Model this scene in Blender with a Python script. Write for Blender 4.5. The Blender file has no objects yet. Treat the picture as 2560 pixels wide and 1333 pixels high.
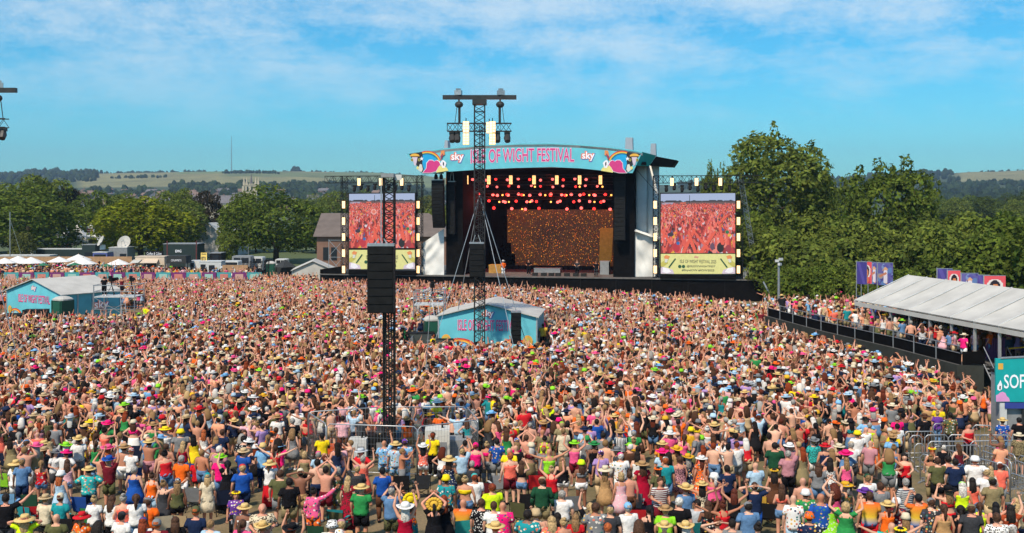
import bpy, bmesh, math, random
import numpy as np
from mathutils import Vector, Matrix
random.seed(7); RNG = np.random.default_rng(7)
SC = bpy.context.scene
COL = SC.collection
R = math.radians

# ------------------------------------------------------------------ camera
FPX, HOR, CAMH = 2800.0, 500.0, 11.0            # focal length in photo pixels, horizon row, lens height in metres
cam = bpy.data.cameras.new('camera'); camo = bpy.data.objects.new('camera', cam); COL.objects.link(camo)
cam.sensor_width = 36.0; cam.sensor_fit = 'HORIZONTAL'
cam.lens = 36.0 * FPX / 2560.0
cam.shift_y = -(666.5 - HOR) / 2560.0
cam.clip_start = 0.5; cam.clip_end = 12000
camo.location = (0, 0, CAMH); camo.rotation_euler = (R(90), 0, 0)
SC.camera = camo

# ------------------------------------------------------------------ sky, sun, exposure
SUN_EL, SUN_AZ = R(50), R(208)                   # azimuth clockwise from +Y: behind the camera, to its left
w = bpy.data.worlds.new('World'); SC.world = w; w.use_nodes = True
wn = w.node_tree.nodes; wl = w.node_tree.links; wn.clear()
def wnode(t, **kw):
    n = wn.new(t)
    for k, v in kw.items(): setattr(n, k, v)
    return n
def wmath(op, a, b=None, c=None, clamp=False):
    n = wnode('ShaderNodeMath', operation=op, use_clamp=clamp)
    for i, v in enumerate((a, b, c)):
        if v is None: continue
        if isinstance(v, (int, float)): n.inputs[i].default_value = v
        else: wl.new(v, n.inputs[i])
    return n.outputs[0]
sky = wnode('ShaderNodeTexSky', sky_type='NISHITA', sun_disc=False, sun_elevation=SUN_EL, sun_rotation=SUN_AZ,
            altitude=0, air_density=1.0, dust_density=0.35, ozone_density=2.6)
hs = wnode('ShaderNodeHueSaturation'); hs.inputs['Hue'].default_value = 0.5; hs.inputs['Saturation'].default_value = 1.1
hs.inputs['Value'].default_value = 1.0
tint = wnode('ShaderNodeMixRGB', blend_type='MULTIPLY'); tint.inputs[0].default_value = 1; tint.inputs[2].default_value = (.42, .99, 1.20, 1)
wl.new(sky.outputs[0], tint.inputs[1]); wl.new(tint.outputs[0], hs.inputs['Color'])
tc = wnode('ShaderNodeTexCoord'); sx = wnode('ShaderNodeSeparateXYZ'); wl.new(tc.outputs['Generated'], sx.inputs[0])
# clouds on a flat layer overhead: direction / height gives the wide, flattened streaks
zc = wmath('ADD', wmath('MAXIMUM', sx.outputs[2], 0.0), 0.055)
cx = wmath('DIVIDE', sx.outputs[0], zc); cy = wmath('DIVIDE', sx.outputs[1], zc)
cb = wnode('ShaderNodeCombineXYZ'); wl.new(cx, cb.inputs[0]); wl.new(cy, cb.inputs[1]); cb.inputs[2].default_value = 3.1
def wnoise(scale, det, rough, vec, dist=0.0):
    n = wnode('ShaderNodeTexNoise'); n.inputs['Scale'].default_value = scale; n.inputs['Detail'].default_value = det
    n.inputs['Roughness'].default_value = rough; n.inputs['Distortion'].default_value = dist
    wl.new(vec, n.inputs['Vector']); return n.outputs[0]
mp = wnode('ShaderNodeMapping'); mp.inputs['Location'].default_value = (2.3, 0.9, 0); mp.inputs['Scale'].default_value = (0.8, 1.0, 1)
wl.new(cb.outputs[0], mp.inputs['Vector'])
mp2 = wnode('ShaderNodeMapping'); mp2.inputs['Scale'].default_value = (5.5, 5.5, 12.0); mp2.inputs['Location'].default_value = (1.2, 0.3, 0.9)
wl.new(tc.outputs['Generated'], mp2.inputs['Vector'])
big = wnoise(0.62, 6, 0.52, mp.outputs[0], 0.35)
puff = wnoise(1.9, 13, 0.74, mp2.outputs[0], 0.1)
cov = wmath('ADD', wmath('MULTIPLY', big, 0.42), wmath('MULTIPLY', puff, 0.58))
hgt = wmath('MULTIPLY', wmath('SUBTRACT', sx.outputs[2], 0.048), 10.5, clamp=True)     # thinner towards the horizon
cl = wmath('MULTIPLY', wmath('SUBTRACT', cov, 0.445), 6.5, clamp=True)
cl = wmath('MULTIPLY', wmath('MULTIPLY', cl, hgt), 0.60)
mixc = wnode('ShaderNodeMixRGB'); wl.new(cl, mixc.inputs[0]); wl.new(hs.outputs[0], mixc.inputs[1])
mixc.inputs[2].default_value = (7.4, 8.2, 8.6, 1)
bg = wnode('ShaderNodeBackground'); bg.inputs['Strength'].default_value = 0.108
wl.new(mixc.outputs[0], bg.inputs[0])
wo = wnode('ShaderNodeOutputWorld'); wl.new(bg.outputs[0], wo.inputs[0])
sl = bpy.data.lights.new('sun', 'SUN'); sl.energy = 4.6; sl.angle = R(4.0); sl.color = (1.0, 0.865, 0.69)
so = bpy.data.objects.new('sun', sl); COL.objects.link(so)
sd = Vector((math.sin(SUN_AZ) * math.cos(SUN_EL), math.cos(SUN_AZ) * math.cos(SUN_EL), math.sin(SUN_EL)))
so.rotation_euler = sd.to_track_quat('Z', 'Y').to_euler(); so.location = (-40, -40, 80)
SC.view_settings.view_transform = 'Standard'; SC.view_settings.look = 'None'
SC.view_settings.exposure = 0.12; SC.view_settings.gamma = 1.0; SC.view_settings.use_curve_mapping = False
SC.render.engine = 'CYCLES'
SC.cycles.use_denoising = True
SC.cycles.max_bounces = 5; SC.cycles.diffuse_bounces = 2; SC.cycles.glossy_bounces = 2; SC.cycles.transmission_bounces = 3
SC.cycles.transparent_max_bounces = 6; SC.cycles.volume_bounces = 0
SC.cycles.sample_clamp_indirect = 4.0

# ------------------------------------------------------------------ helpers
def P(px, py, Y):                                # point at distance Y seen at a photo pixel
    return Vector(((px - 1280) * Y / FPX, Y, CAMH - (py - HOR) * Y / FPX))
def PZ(px, py, z):                               # point at height z seen at a photo pixel
    return P(px, py, (CAMH - z) * FPX / (py - HOR))
def s2l(c):
    return tuple(((x / 255) / 12.92 if x / 255 <= .04045 else ((x / 255 + .055) / 1.055) ** 2.4) for x in c)
def hexc(h):
    return s2l((int(h[0:2], 16), int(h[2:4], 16), int(h[4:6], 16)))

class MB:
    """collects shapes and links them as one mesh object"""
    def __init__(self): self.v = []; self.f = []; self.m = []; self.c = None
    def add(self, vs, fs, mi=0):
        o = len(self.v); self.v.extend([tuple(p) for p in vs])
        for f in fs: self.f.append(tuple(i + o for i in f)); self.m.append(mi)
    def box(self, c, s, rz=0.0, mi=0, M=None):
        c = Vector(c); h = Vector(s) / 2
        vs = [Vector((x * h.x, y * h.y, z * h.z)) for x in (-1, 1) for y in (-1, 1) for z in (-1, 1)]
        if rz: m = Matrix.Rotation(rz, 3, 'Z'); vs = [m @ p for p in vs]
        vs = [p + c for p in vs]
        if M is not None: vs = [M @ p for p in vs]
        self.add(vs, [(0, 1, 3, 2), (4, 6, 7, 5), (0, 4, 5, 1), (2, 3, 7, 6), (0, 2, 6, 4), (1, 5, 7, 3)], mi); return self
    def tube(self, pts, rad, n=6, mi=0, cap=True):
        pts = [Vector(p) for p in pts]; rad = list(rad) if hasattr(rad, '__len__') else [rad] * len(pts)
        o = len(self.v); ref = None
        for i, p in enumerate(pts):
            d = (pts[min(i + 1, len(pts) - 1)] - pts[max(i - 1, 0)]).normalized()
            a = d.cross(Vector((0, 0, 1))) if abs(d.z) < .95 else d.cross(Vector((0, 1, 0)))
            if ref is not None:
                a = ref - d * ref.dot(d)
            a.normalize(); ref = a; b = d.cross(a)
            for k in range(n):
                t = 2 * math.pi * k / n + math.pi / n
                self.v.append(tuple(p + (a * math.cos(t) + b * math.sin(t)) * rad[i]))
        for i in range(len(pts) - 1):
            for k in range(n):
                k2 = (k + 1) % n
                self.f.append((o + i * n + k, o + i * n + k2, o + (i + 1) * n + k2, o + (i + 1) * n + k)); self.m.append(mi)
        if cap:
            self.f.append(tuple(o + k for k in reversed(range(n)))); self.m.append(mi)
            e = o + (len(pts) - 1) * n; self.f.append(tuple(e + k for k in range(n))); self.m.append(mi)
        return self
    def beam(self, a, b, r, n=4, mi=0): return self.tube([a, b], [r, r], n, mi)
    def loft(self, rings, n=12, mi=0, cap=True, pw=2.0):
        """rings of (x, y, z, rx, ry): level ellipses"""
        o = len(self.v)
        for (x, y, z, rx, ry) in rings:
            for k in range(n):
                t = 2 * math.pi * k / n; c, s = math.cos(t), math.sin(t)
                self.v.append((x + rx * math.copysign(abs(c) ** (2 / pw), c), y + ry * math.copysign(abs(s) ** (2 / pw), s), z))
        for i in range(len(rings) - 1):
            for k in range(n):
                k2 = (k + 1) % n
                self.f.append((o + i * n + k, o + i * n + k2, o + (i + 1) * n + k2, o + (i + 1) * n + k)); self.m.append(mi)
        if cap:
            self.f.append(tuple(o + k for k in reversed(range(n)))); self.m.append(mi)
            e = o + (len(rings) - 1) * n; self.f.append(tuple(e + k for k in range(n))); self.m.append(mi)
        return self
    def ball(self, c, r, n=8, m=6, mi=0):
        r = (r, r, r) if not hasattr(r, '__len__') else r
        rings = []
        for i in range(m + 1):
            a = -math.pi / 2 + math.pi * i / m; q = max(math.cos(a), .02)
            rings.append((c[0], c[1], c[2] + r[2] * math.sin(a), r[0] * q, r[1] * q))
        return self.loft(rings, n, mi)
    def slab(self, pts, off, mi=0):
        """a polygon pushed along a vector: a closed prism"""
        pts = [Vector(p) for p in pts]; off = Vector(off); n = len(pts)
        self.add(pts + [p + off for p in pts], [tuple(range(n)), tuple(range(2 * n - 1, n - 1, -1))] +
                 [((i + 1) % n, i, i + n, (i + 1) % n + n) for i in range(n)], mi); return self
    def mesh(self, name, smooth=False):
        me = bpy.data.meshes.new(name); me.from_pydata(self.v, [], self.f)
        if any(self.m): me.polygons.foreach_set('material_index', self.m)
        if smooth: me.polygons.foreach_set('use_smooth', [True] * len(self.f))
        me.update(); return me
    def build(self, name, mats, parent=None, smooth=False, color=None):
        return link(name, self.mesh(name, smooth), mats, parent, color)

def pinv(o, parent):
    o.parent = parent
    o.matrix_parent_inverse = Matrix.LocRotScale(parent.location, parent.rotation_euler, parent.scale).inverted()
def link(name, me, mats, parent=None, color=None):
    o = bpy.data.objects.new(name, me); COL.objects.link(o)
    if mats is not None:
        mats = mats if isinstance(mats, (list, tuple)) else [mats]
        if len(me.materials) == 0:
            for m in mats: me.materials.append(m)
        else:
            for i, m in enumerate(mats): o.material_slots[i].link = 'OBJECT'; o.material_slots[i].material = m
    if parent is not None: pinv(o, parent)
    if color is not None: o.color = (*color[:3], 1)
    return o
def tag(o, label=None, cat=None, group=None, kind=None):
    if label: o['label'] = label
    if cat: o['category'] = cat
    if group: o['group'] = group
    if kind: o['kind'] = kind
    return o
def thing(name, label, cat, loc=(0, 0, 0), rz=0.0, group=None):
    o = bpy.data.objects.new(name, None); COL.objects.link(o); o.empty_display_size = .2
    o.location = loc; o.rotation_euler = (0, 0, rz)
    return tag(o, label, cat, group)
KIDS = {}
def copy_tree(o, parent=None):
    c = o.copy(); COL.objects.link(c)
    if parent is not None: c.parent = parent
    for ch in o.children: copy_tree(ch, c)
    return c
def dup(root, loc, rz=0.0, label=None, group=None, scale=None):
    c = copy_tree(root); c.location = loc; c.rotation_euler = (0, 0, rz)
    if scale is not None: c.scale = scale if hasattr(scale, '__len__') else (scale,) * 3
    if label: c['label'] = label
    if group: c['group'] = group
    return c

# ------------------------------------------------------------------ materials
MATS = {}
def mat(name, col=(.5, .5, .5), rough=.6, var=.12, scale=3.0, bump=0.0, bscale=40.0, metal=0.0, emit=None, estr=0.0, src=None, spec=.35, detail=5):
    """Principled with noise-driven colour variation and fine relief; src 'object' / 'instancer:name' takes the colour from there"""
    if name in MATS: return MATS[name]
    m = bpy.data.materials.new(name); m.use_nodes = True; nt = m.node_tree; N = nt.nodes; L = nt.links; N.clear()
    out = N.new('ShaderNodeOutputMaterial'); b = N.new('ShaderNodeBsdfPrincipled'); L.new(b.outputs[0], out.inputs[0])
    b.inputs['Roughness'].default_value = rough; b.inputs['Metallic'].default_value = metal
    b.inputs['Specular IOR Level'].default_value = spec
    t = N.new('ShaderNodeTexCoord')
    if src is None:
        cs = N.new('ShaderNodeRGB'); cs.outputs[0].default_value = (*col, 1); c = cs.outputs[0]
    elif src == 'object':
        c = N.new('ShaderNodeObjectInfo').outputs['Color']
    else:
        a = N.new('ShaderNodeAttribute'); k, nm = src.split(':'); a.attribute_type = 'INSTANCER' if k == 'instancer' else 'GEOMETRY'
        a.attribute_name = nm; c = a.outputs['Color']
    if var > 0:
        nz = N.new('ShaderNodeTexNoise'); nz.inputs['Scale'].default_value = scale; nz.inputs['Detail'].default_value = detail
        L.new(t.outputs['Object'], nz.inputs['Vector'])
        mr = N.new('ShaderNodeMapRange'); mr.inputs['From Min'].default_value = .3; mr.inputs['From Max'].default_value = .7
        mr.inputs['To Min'].default_value = 1 - var; mr.inputs['To Max'].default_value = 1 + var
        L.new(nz.outputs[0], mr.inputs['Value'])
        mx = N.new('ShaderNodeMixRGB'); mx.blend_type = 'MULTIPLY'; mx.inputs[0].default_value = 1
        L.new(c, mx.inputs[1]); L.new(mr.outputs[0], mx.inputs[2]); c = mx.outputs[0]
    L.new(c, b.inputs['Base Color'])
    if bump > 0:
        nb = N.new('ShaderNodeTexNoise'); nb.inputs['Scale'].default_value = bscale; nb.inputs['Detail'].default_value = 4
        L.new(t.outputs['Object'], nb.inputs['Vector'])
        bp = N.new('ShaderNodeBump'); bp.inputs['Strength'].default_value = bump; bp.inputs['Distance'].default_value = .03
        L.new(nb.outputs[0], bp.inputs['Height']); L.new(bp.outputs[0], b.inputs['Normal'])
    if emit is not None:
        b.inputs['Emission Color'].default_value = (*emit, 1); b.inputs['Emission Strength'].default_value = estr
    elif estr > 0:
        L.new(c, b.inputs['Emission Color']); b.inputs['Emission Strength'].default_value = estr
    m['c'] = 1; MATS[name] = m; m.diffuse_color = (*col, 1); return m

M_BLACK = mat('black_metal', (.011, .011, .011), .6, .3, spec=.12)
M_BLACKCLOTH = mat('black_drape', (.0065, .006, .006), .95, .3, 2, .5, 6, spec=.03)
M_SCRIM = mat('dark_scrim', (.028, .031, .026), .85, .25, 1.2, .3, 10)
M_STEEL = mat('galvanised_steel', (.42, .43, .44), .42, .15, 9, metal=.7)
M_ALU = mat('aluminium', (.55, .56, .57), .4, .1, 6, metal=.6)
M_TRUSSBLK = mat('black_truss', (.016, .016, .016), .5, .2, spec=.2)
M_WHITE = mat('white_canvas', (.50, .485, .45), .65, .13, .7, .5, 2.2, spec=.15)
M_TARP = mat('white_tarp', (.72, .71, .67), .7, .10, .8, .6, 2.2, spec=.15)
M_TEAL = mat('teal_print', s2l((104, 190, 204)), .6, .11, .9, .6, 1.3, spec=.15)
M_TEALDK = mat('deep_teal_print', s2l((20, 160, 160)), .55, .06)
M_PLASTICGRN = mat('green_plastic', (.012, .07, .045), .45, .15)
M_WOOD = mat('plywood', (.42, .25, .13), .75, .15, 2)
M_DECK = mat('deck_board', (.11, .105, .10), .8, .25, 2)
M_GREY = mat('grey_paint', (.25, .26, .27), .5, .12)
M_LGREY = mat('pale_paint', (.55, .56, .55), .5, .1)
M_CREAM = mat('cream_paint', (.62, .50, .38), .5, .08)
M_GLASS = mat('dark_glass', (.02, .025, .03), .12, 0, spec=.6)
M_RUBBER = mat('rubber', (.015, .015, .015), .85, .2)
M_WARMHALO = mat('warm_halo_glow', (1, .8, .5), .4, 0, emit=(1, .36, .06), estr=.55)
M_WARMCELL = mat('warm_lamp_cell', (1, .8, .5), .4, 0, emit=(1, .62, .25), estr=1.9)
M_RED = mat('red_lamp', (1, .1, .1), .4, 0, emit=(1, .035, .03), estr=2.0)
M_REDHOT = mat('red_hot_lamp', (1, .3, .3), .4, 0, emit=(1, .13, .11), estr=2.2)
M_AMBER = mat('amber_lamp', (1, .6, .1), .4, 0, emit=(1, .5, .1), estr=2.2)
M_PAINTED = mat('painted_print', src='geometry:Col', rough=.6, var=0)
M_LED = mat('led_screen', src='geometry:Col', rough=.4, var=0, estr=.95)
for _l in list(M_LED.node_tree.links):
    if _l.to_socket.name == 'Base Color': M_LED.node_tree.links.remove(_l)
for _n in M_LED.node_tree.nodes:
    if _n.type == 'BSDF_PRINCIPLED': _n.inputs['Base Color'].default_value = (.02, .02, .02, 1)
M_OBJ = mat('coloured_paint', src='object', rough=.5, var=.08)
M_FAB = mat('chair_fabric', src='object', rough=.85, var=.12, scale=5, bump=.3, bscale=30)
def pm(name, rgb, rough=.6, var=.06, **k): return mat(name, s2l(rgb), rough, var, **k)

def grid_mesh(name, img, p00, p10, p01, off=(0, 0, 0), mats=None, parent=None, nocol=False):
    """a raster of coloured cells stretched over the quad p00 (bottom-left) p10 (bottom-right) p01 (top-left)"""
    H, W, _ = img.shape; p00, p10, p01 = Vector(p00) + Vector(off), Vector(p10) + Vector(off), Vector(p01) + Vector(off)
    s, t = np.meshgrid(np.arange(W + 1) / W, np.arange(H + 1) / H)
    V = np.array(p00)[None, None] + s[..., None] * np.array(p10 - p00) + t[..., None] * np.array(p01 - p00)
    V = V.reshape(-1, 3); i, j = np.meshgrid(np.arange(W), np.arange(H)); a = (j * (W + 1) + i).ravel()
    F = np.stack([a, a + 1, a + W + 2, a + W + 1], 1)
    me = fast_mesh(name, V, F)
    cols = np.ones((H * W, 4)); cols[:, :3] = img[::-1].reshape(-1, 3)
    at = me.color_attributes.new('Col', 'FLOAT_COLOR', 'CORNER'); at.data.foreach_set('color', np.repeat(cols, 4, 0).ravel().astype(np.float32))
    return link(name, me, mats or M_PAINTED, parent)
def fast_mesh(name, V, F, smooth=False):
    V = np.asarray(V, np.float32); F = np.asarray(F, np.int32); k = F.shape[1]
    me = bpy.data.meshes.new(name); me.vertices.add(len(V)); me.vertices.foreach_set('co', V.ravel())
    me.loops.add(F.size); me.loops.foreach_set('vertex_index', F.ravel())
    me.polygons.add(len(F)); me.polygons.foreach_set('loop_start', np.arange(len(F), dtype=np.int32) * k)
    me.polygons.foreach_set('loop_total', np.full(len(F), k, np.int32))
    if smooth: me.polygons.foreach_set('use_smooth', np.ones(len(F), bool))
    me.update(calc_edges=True); me.validate(); return me
class Paint:
    """a small raster painted in linear colour"""
    def __init__(s, w, h, c): s.a = np.zeros((h, w, 3)); s.a[:] = c; s.w = w; s.h = h; s.Y, s.X = np.mgrid[0:h, 0:w] + .5
    def disc(s, x, y, rx, ry, c): s.a[((s.X - x) / rx) ** 2 + ((s.Y - y) / ry) ** 2 < 1] = c
    def rect(s, x0, y0, x1, y1, c): s.a[(s.X > x0) & (s.X < x1) & (s.Y > y0) & (s.Y < y1)] = c
    def line(s, x0, y0, x1, y1, w, c, w2=None):
        d = np.array([x1 - x0, y1 - y0], float); l2 = (d * d).sum() + 1e-6
        t = np.clip(((s.X - x0) * d[0] + (s.Y - y0) * d[1]) / l2, 0, 1)
        r = w + ((w2 if w2 is not None else w) - w) * t
        s.a[(s.X - x0 - t * d[0]) ** 2 + (s.Y - y0 - t * d[1]) ** 2 < r * r] = c

# meshes that need evaluating (lettering and bodies) are queued, then made in one pass
QUEUE = []; EVAL = {}
def queue_text(key, body, offset=0.0, font_shear=0.0):
    c = bpy.data.curves.new('lettering', 'FONT'); c.body = body; c.size = 1; c.offset = offset; c.align_x = 'CENTER'; c.align_y = 'CENTER'
    c.resolution_u = 3; c.shear = font_shear
    o = bpy.data.objects.new('lettering', c); COL.objects.link(o); QUEUE.append((key, o))
def run_queue():
    dg = bpy.context.evaluated_depsgraph_get()
    for k, o in QUEUE:
        EVAL[k] = bpy.data.meshes.new_from_object(o.evaluated_get(dg), depsgraph=dg)
    for k, o in QUEUE:
        d = o.data; bpy.data.objects.remove(o)
        if isinstance(d, bpy.types.Mesh): bpy.data.meshes.remove(d)
        else: bpy.data.curves.remove(d)
    QUEUE.clear()
def lettering(name, key, origin, U, V, mats, parent, sx=1.0, sy=1.0, thick=None):
    """queued lettering laid on a plane: U along the line of text, V up, scaled to width sx and height sy of its own box"""
    me0 = EVAL[key]; n = len(me0.vertices); co = np.zeros(n * 3, np.float32); me0.vertices.foreach_get('co', co); co = co.reshape(-1, 3)
    w_ = np.ptp(co[:, 0]); h_ = np.ptp(co[:, 1]); c = (co.max(0) + co.min(0)) / 2
    a = (co[:, 0] - c[0]) / w_ * sx; b = (co[:, 1] - c[1]) / h_ * sy
    W = np.array(origin)[None] + a[:, None] * np.array(Vector(U).normalized()) + b[:, None] * np.array(Vector(V).normalized())
    me = bpy.data.meshes.new(name); me.from_pydata(W.tolist(), [], [tuple(p.vertices) for p in me0.polygons]); me.update()
    return link(name, me, mats, parent)

# ================================================================== the setting: ground, hills, far woods
def ground_material():
    m = bpy.data.materials.new('trodden_field'); m.use_nodes = True; nt = m.node_tree; N = nt.nodes; L = nt.links
    b = N['Principled BSDF']; b.inputs['Roughness'].default_value = .95
    t = N.new('ShaderNodeTexCoord')
    def noise(s, d=6, r=.6):
        n = N.new('ShaderNodeTexNoise'); n.inputs['Scale'].default_value = s; n.inputs['Detail'].default_value = d; n.inputs['Roughness'].default_value = r
        L.new(t.outputs['Object'], n.inputs['Vector']); return n.outputs[0]
    r1 = N.new('ShaderNodeValToRGB'); e = r1.color_ramp.elements
    e[0].position = .36; e[0].color = (.10, .105, .042, 1); e[1].position = .58; e[1].color = (.27, .20, .11, 1)
    L.new(noise(.35), r1.inputs[0])
    r2 = N.new('ShaderNodeValToRGB'); e = r2.color_ramp.elements
    e[0].position = .3; e[0].color = (.5, .5, .5, 1); e[1].position = .75; e[1].color = (1.15, 1.1, 1.0, 1)
    L.new(noise(9, 8, .75), r2.inputs[0])
    x = N.new('ShaderNodeMixRGB'); x.blend_type = 'MULTIPLY'; x.inputs[0].default_value = 1
    L.new(r1.outputs[0], x.inputs[1]); L.new(r2.outputs[0], x.inputs[2]); sp_ = N.new('ShaderNodeSeparateXYZ'); L.new(t.outputs['Object'], sp_.inputs[0])
    mr_ = N.new('ShaderNodeMapRange'); mr_.inputs['From Min'].default_value = 165; mr_.inputs['From Max'].default_value = 178; L.new(sp_.outputs[1], mr_.inputs[0])
    y_ = N.new('ShaderNodeMixRGB'); L.new(mr_.outputs[0], y_.inputs[0]); L.new(x.outputs[0], y_.inputs[1]); y_.inputs[2].default_value = (.075, .10, .03, 1); L.new(y_.outputs[0], b.inputs['Base Color'])
    bp = N.new('ShaderNodeBump'); bp.inputs['Strength'].default_value = .5; L.new(noise(25), bp.inputs['Height']); L.new(bp.outputs[0], b.inputs['Normal'])
    return m
mb = MB(); mb.add([(-4300, -140, 0), (4300, -140, 0), (4300, 5000, 0), (-4300, 5000, 0)], [(0, 1, 2, 3)])
tag(mb.build('ground', ground_material()), 'trodden straw and grass festival field', kind='structure')

RX = [-800, 0, 90, 200, 400, 600, 740, 830, 950, 1080, 1300, 1760, 1950, 2090, 2200, 2320, 2440, 2560, 3400]
RY = [452, 443, 438, 437, 437, 431, 430, 433, 437, 446, 464, 466, 462, 456, 446, 441, 433, 430, 440]
def ridge(px): return CAMH + (HOR - np.interp(px, RX, RY)) / FPX * 3000.0
def terrain(X, Y):
    px = 1280 + FPX * X / Y
    t = np.clip((Y - 700) / 2300.0, 0, 1); s = t * t * (3 - 2 * t)
    return ridge(px) * s + 2.2 * np.sin(X * .011 + Y * .004) * s - 40 * np.clip((Y - 3000) / 900, 0, 1) ** 2 - .5 * (1 - s)
def build_hills():
    nx, ny = 150, 60
    ys = 640 + (3900 - 640) * np.linspace(0, 1, ny) ** 1.2
    a = np.linspace(-.80, .80, nx)
    X = a[None, :] * ys[:, None]; Y = np.repeat(ys[:, None], nx, 1); Z = terrain(X, Y)
    V = np.stack([X, Y, Z], -1).reshape(-1, 3)
    i, j = np.meshgrid(np.arange(nx - 1), np.arange(ny - 1)); q = (j * nx + i).ravel()
    F = np.stack([q, q + 1, q + nx + 1, q + nx], 1)
    me = fast_mesh('hills', V, F, True)
    # land use: arable fields on the upper slopes, pasture below
    px = 1280 + FPX * X / Y; py = HOR - (Z - CAMH) / Y * FPX
    c = np.zeros((ny, nx, 3)); c[:] = (.060, .085, .032)
    rng = np.random.default_rng(3)
    tan = ((px > 190) & (px < 860) & (Y > 1650)); c[tan] = (.27, .25, .10)
    grn = ((px > 440) & (px < 700) & (Y > 2300)) ; c[grn] = (.19, .23, .08)
    tan2 = ((px > 560) & (px < 860) & (Y > 2050) & (Y < 2450)); c[tan2] = (.17, .20, .07)
    r = ((px > 2400) & (Y > 1900)); c[r] = (.29, .27, .12)
    r2 = ((px > 840) & (px < 1200) & (Y > 1750)); c[r2] = (.19, .23, .09)
    c *= .78; c *= (1 + .10 * rng.standard_normal((ny, nx, 1)))
    at = me.color_attributes.new('Col', 'FLOAT_COLOR', 'POINT')
    cc = np.ones((ny * nx, 4)); cc[:, :3] = np.clip(c.reshape(-1, 3), 0, 1); at.data.foreach_set('color', cc.ravel().astype(np.float32))
    return link('hills', me, mat('hill_pasture', src='geometry:Col', rough=.95, var=.15, scale=.01))
tag(build_hills(), 'low green downs with pale fields', kind='structure')

# ------------------------------------------------------------------ foliage
def leaf_material(name, base, trans=.34):
    m = bpy.data.materials.new(name); m.use_nodes = True; nt = m.node_tree; N = nt.nodes; L = nt.links; N.clear()
    out = N.new('ShaderNodeOutputMaterial'); g = N.new('ShaderNodeNewGeometry'); oi = N.new('ShaderNodeObjectInfo')
    hv = N.new('ShaderNodeHueSaturation')
    mr = N.new('ShaderNodeMapRange'); mr.inputs['To Min'].default_value = .55; mr.inputs['To Max'].default_value = 1.55
    L.new(g.outputs['Random Per Island'], mr.inputs[0]); L.new(mr.outputs[0], hv.inputs['Value'])
    mh = N.new('ShaderNodeMapRange'); mh.inputs['To Min'].default_value = .485; mh.inputs['To Max'].default_value = .512
    mm = N.new('ShaderNodeMath'); mm.operation = 'FRACT'; ml = N.new('ShaderNodeMath'); ml.operation = 'MULTIPLY'; ml.inputs[1].default_value = 7.31
    L.new(g.outputs['Random Per Island'], ml.inputs[0]); L.new(ml.outputs[0], mm.inputs[0]); L.new(mm.outputs[0], mh.inputs[0]); L.new(mh.outputs[0], hv.inputs['Hue'])
    tc_ = N.new('ShaderNodeTexCoord'); nz_ = N.new('ShaderNodeTexNoise'); nz_.inputs['Scale'].default_value = .55; nz_.inputs['Detail'].default_value = 3; L.new(tc_.outputs['Object'], nz_.inputs['Vector'])
    cr_ = N.new('ShaderNodeValToRGB'); e_ = cr_.color_ramp.elements; e_[0].position = .34; e_[0].color = (.58, .62, .60, 1); e_[1].position = .66; e_[1].color = (1.32, 1.26, 1.05, 1); L.new(nz_.outputs[0], cr_.inputs[0])
    mu_ = N.new('ShaderNodeMixRGB'); mu_.blend_type = 'MULTIPLY'; mu_.inputs[0].default_value = 1; L.new(oi.outputs['Color'], mu_.inputs[1]); L.new(cr_.outputs[0], mu_.inputs[2]); L.new(mu_.outputs[0], hv.inputs['Color'])
    b = N.new('ShaderNodeBsdfPrincipled'); b.inputs['Roughness'].default_value = .75; b.inputs['Specular IOR Level'].default_value = .08
    L.new(hv.outputs[0], b.inputs['Base Color'])
    tr = N.new('ShaderNodeBsdfTranslucent'); L.new(hv.outputs[0], tr.inputs[0])
    mx = N.new('ShaderNodeMixShader'); mx.inputs[0].default_value = trans; L.new(b.outputs[0], mx.inputs[1]); L.new(tr.outputs[0], mx.inputs[2])
    L.new(mx.outputs[0], out.inputs[0]); return m
M_LEAF = leaf_material('leaf', None)
M_BARK = mat('bark', (.09, .065, .045), .9, .3, 4, .6, 12)

def crown(name, lobes, n, size, seed, flat=.55):
    rng = np.random.default_rng(seed)
    C = np.array([l[0] for l in lobes], float); Rr = np.array([l[1] for l in lobes], float)
    wgt = (Rr[:, 0] * Rr[:, 2]); wgt /= wgt.sum()
    k = rng.choice(len(C), n, p=wgt)
    d = rng.standard_normal((n, 3)); d /= np.linalg.norm(d, axis=1)[:, None]
    d[:, 2] = np.where((d[:, 2] < -.3) & (rng.random(n) < .6), -d[:, 2], d[:, 2])
    p = C[k] + Rr[k] * d * rng.uniform(.72, 1.10, (n, 1))
    keep = np.ones(n, bool)
    for i in range(len(C)):
        q = (((p - C[i]) / Rr[i]) ** 2).sum(1); keep &= ~((q < .42) & (k != i))
    p, d = p[keep], d[keep]; n = len(p)
    nm = d + rng.normal(0, .55, (n, 3)); nm[:, 2] += .25; nm /= np.linalg.norm(nm, axis=1)[:, None]
    t = np.cross(nm, rng.standard_normal((n, 3))); t /= np.linalg.norm(t, axis=1)[:, None]; b = np.cross(nm, t)
    s = size * rng.uniform(.55, 1.4, (n, 1)); t *= s; b *= s * flat
    V = np.stack([p - t, p + b - nm * s * .15, p + t * 1.1, p - b - nm * s * .15], 1).reshape(-1, 3)
    F = np.arange(n * 4).reshape(-1, 4)
    return fast_mesh(name, V, F)
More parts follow.
